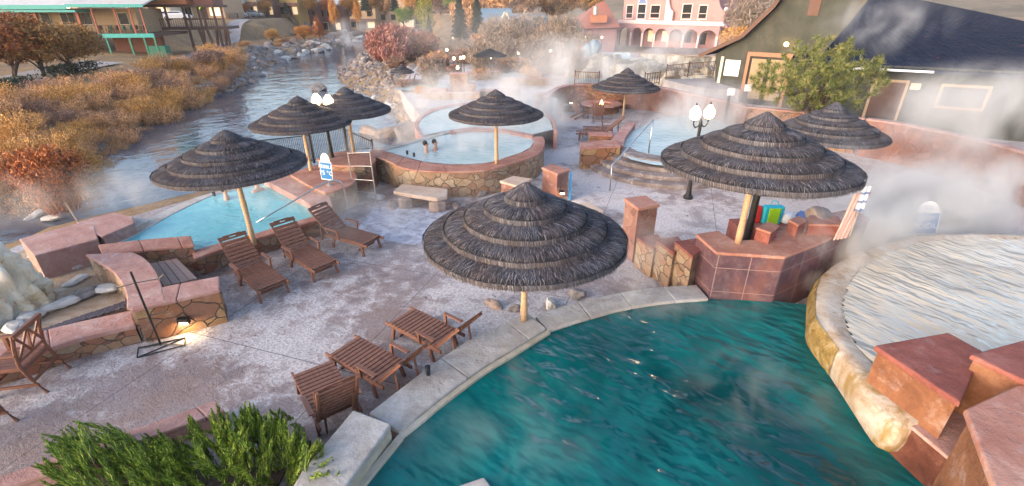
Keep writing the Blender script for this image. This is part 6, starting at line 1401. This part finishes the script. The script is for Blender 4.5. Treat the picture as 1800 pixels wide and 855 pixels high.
for k,(x,y) in enumerate(((856,93),(859,99),(864,99),(976,91),(1156,39),(1180,39),(1228,39))):
    g=GY(x,y,58 if y>50 else 66); mb=MB(); mb.sphere(g,.10,8,6); tag(mb.build('hanging_bulb','bulb_amber',smooth_=True),['upper amber bulb of the cluster of three','left lower amber bulb of the cluster of three','right lower amber bulb of the cluster of three','amber bulb at the tall bare tree','left warm light on the hotel terrace','middle warm light on the hotel terrace','right warm light on the hotel terrace'][k],'lamp')
# ================================================================ restaurant with teal roof, far left
YR=62.
A=GY(-40,62,YR); B=GY(272,57,YR+3); A.z=B.z=3.0; fr=Fr(A,B); t=T('teal_roofed_restaurant','long tan restaurant on a raised deck with teal trimmed roof at the far left','building',A)
fz=A.z; ez=zat(fr.p(fr.U(150),0,0),20); L=fr.L
gz=lambda u: ground_z(fr.p(u,1,0).x,fr.p(u,1,0).y)
mb=MB(); fr.box(mb,-4,L,-.4,9,fz-.35,fz); mb.build('deck_floor','brown_timber',t); mb=MB(); fr.box(mb,fr.U(60),L+.05,-.5,-.4,fz-.42,fz+.04); mb.build('deck_fascia','teal_metal',t)
uw=fr.U(232); mb=MB(); fr.box(mb,-4,uw,2.2,9,fz,ez+.3); mb.build('wall','stucco_tan',t)
mb=MB(); fr.box(mb,-4,fr.U(155),-.9,2.5,ez-.1,ez+.12); mb.build('canopy','teal_metal',t)
mb=MB(); e0,e1=fr.p(-4,-.8,ez+.62),fr.p(fr.U(141),-.8,ez+.62); slab3(mb,[e0,e1,fr.p(fr.U(141),6,ez+2.6),fr.p(-4,6,ez+2.6)],.25); mb.build('low_roof','roof_pale',t,fixn=True)
mb=MB(); fr.box(mb,-4,fr.U(141),-.92,-.8,ez+.2,ez+.66); mb.build('roof_edge','teal_metal',t)
mb=MB(); slab3(mb,[fr.p(fr.U(141),-.9,ez+.75),fr.p(L-.0,-.9,ez+.75),fr.p(L-1,7,ez+2.1),fr.p(fr.U(141),7,ez+2.6)],.16); mb.build('deck_roof','roof_pale',t,fixn=True)
mb=MB(); fr.box(mb,fr.U(141),L,-.96,-.9,ez+.42,ez+.76); mb.build('deck_roof_edge','teal_metal',t)
mb=MB(); fr.box(mb,fr.U(150),fr.U(220),5,9,ez+1.6,ez+5.5); mb.build('upper_storey','stucco_peach',t); mb=MB(); fr.box(mb,fr.U(222),fr.U(245),4,8,ez+1.2,ez+5.); mb.build('upper_storey','green_metal',t)
for a,b in((8,20),(30,41),(42,54),(62,76),(97,108),(110,121),(130,140),(141,150),(200,216)):
    mb=MB(); u0,u1=fr.U(a)*1.,fr.U(b); fr.box(mb,u0-.08,u1+.08,2.12,2.19,fz+.95,ez-.15); f=mb.build('window_frame','cream_trim',t); mb=MB(); fr.box(mb,u0,u1,2.07,2.12,fz+1.03,ez-.22); mb.build('pane','glass_dark',f)
for x in(2,75,148): mb=MB(); u=fr.U(x); fr.box(mb,u,u+.28,-.35,-.1,fz,ez); mb.build('post','red_timber',t)
for x in(176,215,241,260): mb=MB(); u=fr.U(x); fr.box(mb,u,u+.14,-.35,-.2,fz,ez+.5); mb.build('post','red_timber',t)
for x in(186,226,252,270):
    u=fr.U(x); mb=MB(); fr.box(mb,u,u+.18,-.42,-.25,gz(u)-.5,fz-.3); mb.build('stilt','green_metal',t)
mb=MB(); fr.box(mb,-4,L,-.30,-.26,fz+.95,fz+1.02)
for k in range(60): u=-3+(L+3)*k/60; fr.box(mb,u,u+.04,-.3,-.27,fz,fz+.95)
mb.build('deck_railing','brown_timber',t)
mb=MB(); fr.box(mb,fr.U(160),L-1.5,4,5,gz(L*.8)-1,fz-.35); mb.build('undercroft_wall','brick_red',t); mb=MB(); 
u=fr.U(245); fr.box(mb,u,u+2.2,.5,1.8,gz(u)-.3,gz(u)+1.2); tag(mb.build('green_bin','green_metal',bev=.03),'green dumpster under the restaurant deck','bin')
rr=random.Random(8); 
for k in range(12):
    u=fr.U(165)+(L-fr.U(165)-.8)*k/12+rr.uniform(-.2,.2); c=fr.p(u,.9+rr.uniform(0,.7),fz); m_=rr.choice(['brown_timber','green_metal','yellow_stucco']); m_w={'brown_timber':'brown','green_metal':'green','yellow_stucco':'yellow'}; tt=T('deck_chair','%s chair on the raised restaurant deck, %s part of the row'%(m_w[m_],'left' if k<4 else 'middle' if k<8 else 'right'),'chair',c,'chairs on the restaurant deck'); mb=MB(); mb.box(c+Vector((0,0,.45)),(.42,.42,.05)); mb.build('seat',m_,tt); mb=MB(); mb.box(c+Vector((.19,0,.72)),(.05,.42,.5)); mb.build('backrest',m_,tt)
    mb=MB(); 
    for a in(-.17,.17):
        for b in(-.17,.17): mb.box(c+Vector((a,b,.21)),(.04,.04,.42))
    mb.build('legs','black_metal',tt)
# timber pavilion on stilts
A=GY(268,47,72); B=GY(398,44,74); A.z=B.z=3.5; fr=Fr(A,B); t=T('timber_pavilion','brown timber pavilion on tall stilts with an orange roof edge above the river bank','building',A); L=fr.L; fz=3.5; rz_=zat(fr.p(fr.U(330),0,0),8)
mb=MB(); fr.box(mb,0,L,0,6,fz-.35,fz); mb.build('deck_floor','brown_timber',t); mb=MB(); fr.box(mb,0,fr.U(343),-.9,6.5,rz_,rz_+.6); mb.build('roof','orange_roof',t); mb=MB(); fr.box(mb,-1,fr.U(385),-.5,6,rz_-.35,rz_-.02); mb.build('roof_beam','brown_timber',t); mb=MB(); fr.box(mb,fr.U(350),fr.U(382),.3,5,rz_-.02,rz_+2.); mb.build('upper_room','brick_red',t)
for x in(297,328,336,354,362,380,394):
    u=fr.U(x); mb=MB(); fr.box(mb,u,u+.24,-.1,.14,fz,rz_-.3); mb.build('post','brown_timber',t)
for x,dx in((331,0),(348,4),(355,-3),(362,6),(378,-3),(383,0),(394,-4),(397,0)):
    u=fr.U(x); a=fr.p(u,.1,fz-.3); b=fr.p(u+dx*.12,.1,0); b.z=-.6; mb=MB(); mb.bar(a,b,.26,.26); mb.build('stilt','brown_timber',t)
mb=MB(); fr.box(mb,0,L,-.08,-.02,fz+1.0,fz+1.08)
for k in range(34): u=L*k/34; fr.box(mb,u,u+.05,-.07,-.03,fz,fz+1.)
mb.build('railing','brown_timber',t)
tt=T('crossing_sign','yellow green diamond road sign behind the timber pavilion','sign',GY(348,30,92)); c=GY(348,11,92); mb=MB(); mb.box(c,(.9,.05,.9),Matrix.Rotation(PI/4,3,'Y')); mb.build('panel','lime_fabric',tt); mb=MB(); mb.tube([Vector((c.x,c.y+.08,c.z)),Vector((c.x,c.y+.08,3))],.05,6); mb.build('pole','pale_steel',tt)
# street, fence and shops
def car(p,rz,mat,label):
    t=T('parked_car','x','car',(0,0,0)); t['label']=label
    mb=MB(); prof=[(-2.2,.35),(-2.25,.75),(-2.1,.95),(-1.5,1.0),(-.95,1.45),(.7,1.48),(1.35,1.0),(2.05,.88),(2.2,.6),(2.15,.35)]; n=len(prof)
    V=[(x,s*(.86 if z<1.1 else .68),z) for s in(-1,1) for x,z in prof]; mb.add(V,[tuple(range(n)),tuple(range(2*n-1,n-1,-1))]+[(i,n+i,n+(i+1)%n,(i+1)%n) for i in range(n)]); mb.build('body',mat,t,bev=.05,fixn=True)
    mb=MB(); V=[(x,s*(.80 if z<1.2 else .70),z) for s in(-1,1) for x,z in((-1.38,1.04),(-.9,1.38),(.66,1.40),(1.2,1.04))]; mb.add([(a,b*1.04,c) for a,b,c in V],[(0,1,2,3),(7,6,5,4)]); mb.build('side_windows','glass_dark',t)
    mb=MB(); mb.add([(1.30,-.7,1.06),(1.30,.7,1.06),(.76,.64,1.44),(.76,-.64,1.44)],[(0,1,2,3)]); mb.add([(-1.44,-.7,1.06),(-1.44,.7,1.06),(-.99,.64,1.42),(-.99,-.64,1.42)],[(0,1,2,3)]); mb.build('windscreens','glass_dark',t)
    for x in(-1.4,1.35):
        for s in(-1,1): mb=MB(); mb.tube([(x,s*.70,.33),(x,s*.90,.33)],.33,14); w_=mb.build('wheel','tyre',t); mb=MB(); mb.tube([(x,s*.905,.33),(x,s*.915,.33)],.19,10); mb.build('rim','pale_steel',w_)
    for s in(-1,1): mb=MB(); mb.box((2.17,s*.62,.68),(.06,.3,.14)); mb.build('headlight','white_paint',t)
    t.location=p; t.rotation_euler=(0,0,rz); return t
def streetz(x,y): return ground_z(x,y)
for x,yb,Y,rz,m,l in((310,27,92,20,'car_white','white pickup like car parked behind the timber pavilion'),(418,24,118,30,'car_white','white car parked on the far street in front of the awning shops'),(233,38,84,60,'car_blue','pale blue car parked behind the restaurant deck'),(283,30,95,40,'car_silver','silver car left of the white one behind the pavilion'),(445,22,125,10,'car_silver','silver car on the far street before the brown shop'),(540,22,138,5,'car_blue','dark car on the far street right of the yellow shop'),(670,22,150,0,'car_silver','small car on the far street beside the dark conifer')):
    p=GY(x,yb,Y); p.z=streetz(p.x,p.y)+.14; car(p,R(rz),{'car_white':'car_white','car_blue':'car_blue','car_silver':'car_silver'}[m],l)
Pst=[GY(x,y,Y) for x,y,Y in((392,29,108),(400,28,112),(480,26,124),(560,25,138),(640,24,150),(760,24,155))]; Pst=resample(smooth(Pst,6),3); A_=offset(Pst,7);B_=offset(Pst,-1); V=[];F_=[]
for i,(a,b) in enumerate(zip(A_,B_)):
    for k in range(4): q=a.lerp(b,k/3); V.append((q.x,q.y,streetz(q.x,q.y)+.16))
    if i:
        for k in range(3): o_=(i-1)*4+k; F_.append((o_,o_+1,o_+5,o_+4))
mb=MB(); mb.add(V,F_); tag(mb.build('street','asphalt',origin=(0,0,0)),'grey town street at the top of the embankment','road',kind='structure')
fp=[b for b in B_ if b.y>100]; t=T('street_fence','dark post fence along the top of the embankment','fence',fp[0]); rl=MB()
for i,p in enumerate(fp):
    z=streetz(p.x,p.y)+.1; p.z=z
    mb=MB(); mb.box(p+Vector((0,0,.55)),(.16,.16,1.1)); mb.build('post','brown_timber',t)
    if i:
        for h_ in(.35,.7,1.05): rl.bar(fp[i-1]+Vector((0,0,h_)),p+Vector((0,0,h_)),.06,.06)
rl.build('rails','brown_timber',t)
def shop(x0,x1,Y,ytop,wallm,label,roof=None,awn=None,sign_=None):
    A=GY(x0,24,Y);B=GY(x1,24,Y); z0=streetz((A.x+B.x)/2,Y-3); A.z=z0; fr=Fr(A,B); zt_=zat(A,ytop); t=T('shop',label,'building',A); L=fr.L; H_=zt_-z0
    mb=MB(); fr.box(mb,0,L,0,8,z0-2,zt_); mb.build('wall',wallm,t)
    mb=MB(); fr.box(mb,L*.08,L*.42,-.12,-.01,z0+.6,z0+2.5); f=mb.build('window_frame','cream_trim',t); mb=MB(); fr.box(mb,L*.10,L*.40,-.16,-.12,z0+.7,z0+2.4); mb.build('pane','glass_dark',f)
    mb=MB(); fr.box(mb,L*.52,L*.68,-.12,-.01,z0,z0+2.3); mb.build('door','brown_timber',t); mb=MB(); fr.box(mb,L*.74,L*.94,-.16,-.01,z0+.7,z0+2.4); mb.build('lit_window','warm_window',t)
    if H_>5:
        for k in(.15,.45,.75): mb=MB(); fr.box(mb,L*k,L*k+L*.13,-.1,-.01,z0+4,z0+5.6); mb.build('upper_window','glass_dark',t)
    if awn: mb=MB(); slab3(mb,[fr.p(.2,-1.6,z0+2.6),fr.p(L-.2,-1.6,z0+2.6),fr.p(L-.2,0,z0+3.3),fr.p(.2,0,z0+3.3)],.1); mb.build('awning',awn,t)
    if roof: mb=MB(); slab3(mb,[fr.p(-.4,-.6,zt_),fr.p(L+.4,-.6,zt_),fr.p(L+.4,5,zt_+2.2),fr.p(-.4,5,zt_+2.2)],.15); mb.build('roof',roof,t)
    mb=MB(); fr.box(mb,-.1,L+.1,-.18,.0,zt_-.35,zt_); mb.build('cornice','cream_trim',t)
for a in((396,413,122,-14,'brick_red','brick shop with dark blue awning left of the pale shop',None,'blue_facade'),(414,428,123,-4,'roof_pale','pale two part shop front left of the brown one',None,'teal_metal'),(429,455,125,-12,'stucco_peach','peach coloured shop right of the pale one',None,'brown_timber'),(456,482,128,-10,'brown_timber','dark brown timbered shop with pale awning',None,'roof_pale'),(486,526,132,-14,'yellow_stucco','bright yellow shop front with red awning',None,'brick_red'),(528,556,138,4,'brick_red','low red shop with blue grey roof','blue_roof',None),(557,598,142,8,'brick_red','low dark red shop with pale roof beside the tall orange poplar','roof_pale',None),(600,660,170,2,'stucco_tan','tan building behind the poplars',None,'brown_timber'),(660,720,175,-2,'stucco_peach','pale building behind the far monument',None,None),(720,800,180,-6,'stucco_tan','tan building behind the yellow poplar','rust_roof',None),(-60,140,100,-30,'stucco_peach','peach building behind the teal roofed restaurant',None,None),(225,300,105,-14,'cream_trim','cream shops behind the parked cars',None,'green_metal'),(300,395,110,-14,'stucco_peach','peach and white shops behind the timber pavilion',None,'brick_red')): 
    shop(*a[:4],a[4],a[5],a[6],a[7])
p=GY(715,20,140); z=streetz(p.x,p.y); t=T('monument','stepped pale pink stone monument at the far street','monument',Vector((p.x,p.y,z))); 
for k,(w_,h_) in enumerate(((7,.6),(5.4,1.1),(4.,1.7),(2.6,2.6),(3.6,3.4))): mb=MB(); mb.box((p.x,p.y+k*.01,z+h_/2),(w_,w_*.6-k*.02,h_)); mb.build('tier','stucco_pink' if k<4 else 'cream_trim',t)

pw=[o for o in bpy.data.objects if o.name.startswith('pool_end_wall')][0]; cA=G(1259.5,443.5,1.2); cB=G(1380,451.6,1.2); fr=Fr(cA,cB); u=fr.L*.50; m=MB()
m.add([fr.p(u+a*.26,v,.95+b*.27) for v in(.0,.035) for a,b in((-1,0),(0,1),(1,0),(0,-1))],[(0,1,2,3),(7,6,5,4),(0,4,5,1),(1,5,6,2),(2,6,7,3),(3,7,4,0)]); o=m.build('diamond_inlay','wet_red_stone',pw,fixn=True)
# ================================================================ steam and haze
def steam_mat(name,dens,scale,seed,lo=.42,hi=.72,col=(1.,.965,.94),stretch=(1,1,.7)):
    m=bpy.data.materials.new(name); m.use_nodes=True; nt=m.node_tree; nt.nodes.clear(); N=nt.nodes.new; Lk=nt.links.new
    out=N('ShaderNodeOutputMaterial'); pv=N('ShaderNodeVolumePrincipled'); Lk(pv.outputs[0],out.inputs['Volume']); pv.inputs['Color'].default_value=(*col,1); pv.inputs['Anisotropy'].default_value=.15
    tc=N('ShaderNodeTexCoord'); ln=N('ShaderNodeVectorMath'); ln.operation='LENGTH'; Lk(tc.outputs['Object'],ln.inputs[0])
    fo=N('ShaderNodeMapRange'); fo.inputs['From Min'].default_value=1.; fo.inputs['From Max'].default_value=.25; fo.interpolation_type='SMOOTHSTEP'; Lk(ln.outputs['Value'],fo.inputs['Value'])
    ge=N('ShaderNodeNewGeometry'); mp=N('ShaderNodeMapping'); mp.inputs['Scale'].default_value=stretch; mp.inputs['Location'].default_value=(seed*3.1,seed*1.7,seed*.9); Lk(ge.outputs['Position'],mp.inputs[0])
    nz=N('ShaderNodeTexNoise'); nz.inputs['Scale'].default_value=scale; nz.inputs['Detail'].default_value=4; nz.inputs['Roughness'].default_value=.55; nz.inputs['Distortion'].default_value=.9; Lk(mp.outputs[0],nz.inputs['Vector'])
    r=N('ShaderNodeMapRange'); r.inputs['From Min'].default_value=lo; r.inputs['From Max'].default_value=hi; Lk(nz.outputs['Fac'],r.inputs['Value'])
    a=N('ShaderNodeMath'); a.operation='MULTIPLY'; Lk(fo.outputs[0],a.inputs[0]); Lk(r.outputs[0],a.inputs[1])
    b=N('ShaderNodeMath'); b.operation='MULTIPLY'; Lk(a.outputs[0],b.inputs[0]); b.inputs[1].default_value=dens; Lk(b.outputs[0],pv.inputs['Density'])
    return m
ico=None
def steam(c,rad,dens,label,scale=.6,seed=0,lo=.42,hi=.72,col=(1.,.965,.94),rot=0.):
    global ico
    if ico is None:
        bm=bmesh.new(); bmesh.ops.create_icosphere(bm,subdivisions=3,radius=1.); ico=bm
    me=bpy.data.meshes.new('steam'); ico.to_mesh(me); me.materials.append(steam_mat('steam_'+'_'.join(label.split()[:4]),dens,scale,seed,lo,hi,col))
    o=bpy.data.objects.new('steam',me); COL.objects.link(o); o.location=c; o.scale=rad; o.rotation_euler=(0,0,rot); return tag(o,label,'steam',kind='stuff')
STEAM=[
 ((1720,375,12.0,1.0),(4.4,3.0,1.6),1.9,'dense steam bank between the raised pool and the red tiled wall',.55,.47,.64),
 ((1590,395,11.2,1.1),(2.7,1.7,1.35),2.6,'steam drifting over the hanging towels and the far rim of the raised pool',.8,.45,.62),
 ((1450,470,9.3,.9),(1.7,1.3,1.1),2.2,'steam on the far edge of the teal pool beside the raised rim',1.1,.46,.64),
 ((1480,325,12,2.2),(1.4,1.2,.7),.9,'thin steam trailing across the large right umbrella',.9,.50,.68),
 ((1690,200,19,3.0),(4.0,2.0,1.3),.28,'steam wisps curling up in front of the framed window',.8,.46,.72),
 ((1240,235,24,1.3),(5.0,4.5,1.7),.85,'steam over the upper pool beyond the round steps',.6,.47,.66),
 ((1180,110,44,3.0),(7,4,3.0),.5,'steam rising from the travertine mounds before the pink hotel',.32,.47,.64),
 ((1000,140,38,1.7),(8,8,3.),.3,'steam hanging round the tall bare tree and far pools',.35,.47,.66),
 ((830,205,24,1.5),(7,6,2.),.8,'steam above the round pool and the pool behind it',.6,.47,.66),
 ((900,110,58,3.5),(18,12,5.),.06,'broad steam veil over the far resort',.16,.46,.66),
 ((625,60,100,1.5),(6,5,3.5),.5,'white steam plume over the river bend',.2,.46,.64),
 ((1545,55,24,5.2),(4.0,2.2,1.7),.42,'steam wisp drifting across the blue metal roof',.7,.47,.72),
 ((760,260,19,1.),(5,3,.8),.9,'low steam on the river side of the round pool',.9,.48,.68),
 ((180,385,15,.4),(5,3,.8),.22,'faint steam over the river by the pink ramp blocks',.7,.46,.68),
 ((60,400,15,.2),(4,3,.9),.22,'faint steam over the shallows at the left edge',.7,.46,.68),
 ((620,350,13,.5),(2.6,2.4,.6),.4,'faint low steam round the towel rack',.9,.47,.68),
 ((900,760,5.0,.75),(2.4,1.6,.35),.22,'thin steam wisps on the near teal water',1.2,.49,.66),
 ((1180,560,7.9,.8),(2.6,1.0,.5),.6,'thin steam curling on the far teal water',1.3,.48,.66),
 ((1330,700,5.4,.7),(1.5,1.3,.45),.3,'thin steam over the teal water below the raised rim',1.2,.47,.66),
 ((1120,470,10,.8),(1.6,1.2,.7),1.0,'steam wisp in front of the stepped wall',1.1,.48,.68),
 ((940,225,24,1.2),(2.2,2.2,1.6),1.0,'steam around the coloured towels',.8,.47,.66),
 ((1625,385,10.1,1.45),(1.1,.6,.75),1.9,'steam patch right in front of the steam veiled sign',1.2,.38,.6),
 ((1520,410,9.7,1.3),(1.3,.8,1.0),2.0,'steam rolling over the right end of the planter',1.0,.44,.62),
 ((1700,270,14.5,2.9),(4.4,3.0,1.9),.8,'warm steam plume rising over the red tiled wall',.5,.48,.68),
 ((480,345,13.5,.7),(2.6,1.8,.5),.6,'thin steam skimming the turquoise pool',1.0,.48,.68),
]
for i,(c,rad,d,l,s,lo,hi) in enumerate(STEAM):
    p=GY(c[0],c[1],c[2]); p.z=c[3]; steam(p,rad,d,l,s,i*2.3,lo,hi)
# even thin haze box round everything, sky outside
m=bpy.data.materials.new('haze'); m.use_nodes=True; nt=m.node_tree; nt.nodes.clear(); o_=nt.nodes.new('ShaderNodeOutputMaterial'); pv=nt.nodes.new('ShaderNodeVolumePrincipled'); nt.links.new(pv.outputs[0],o_.inputs['Volume']); pv.inputs['Color'].default_value=(.9,.86,.9,1); pv.inputs['Density'].default_value=.0003
mb=MB(); mb.box((0,340,52),(1800,900,136)); MATS['haze']=m; hz=mb.build('haze','haze'); tag(hz,'thin mauve haze in the air over the river valley','haze',kind='stuff')
bpy.context.view_layer.update()
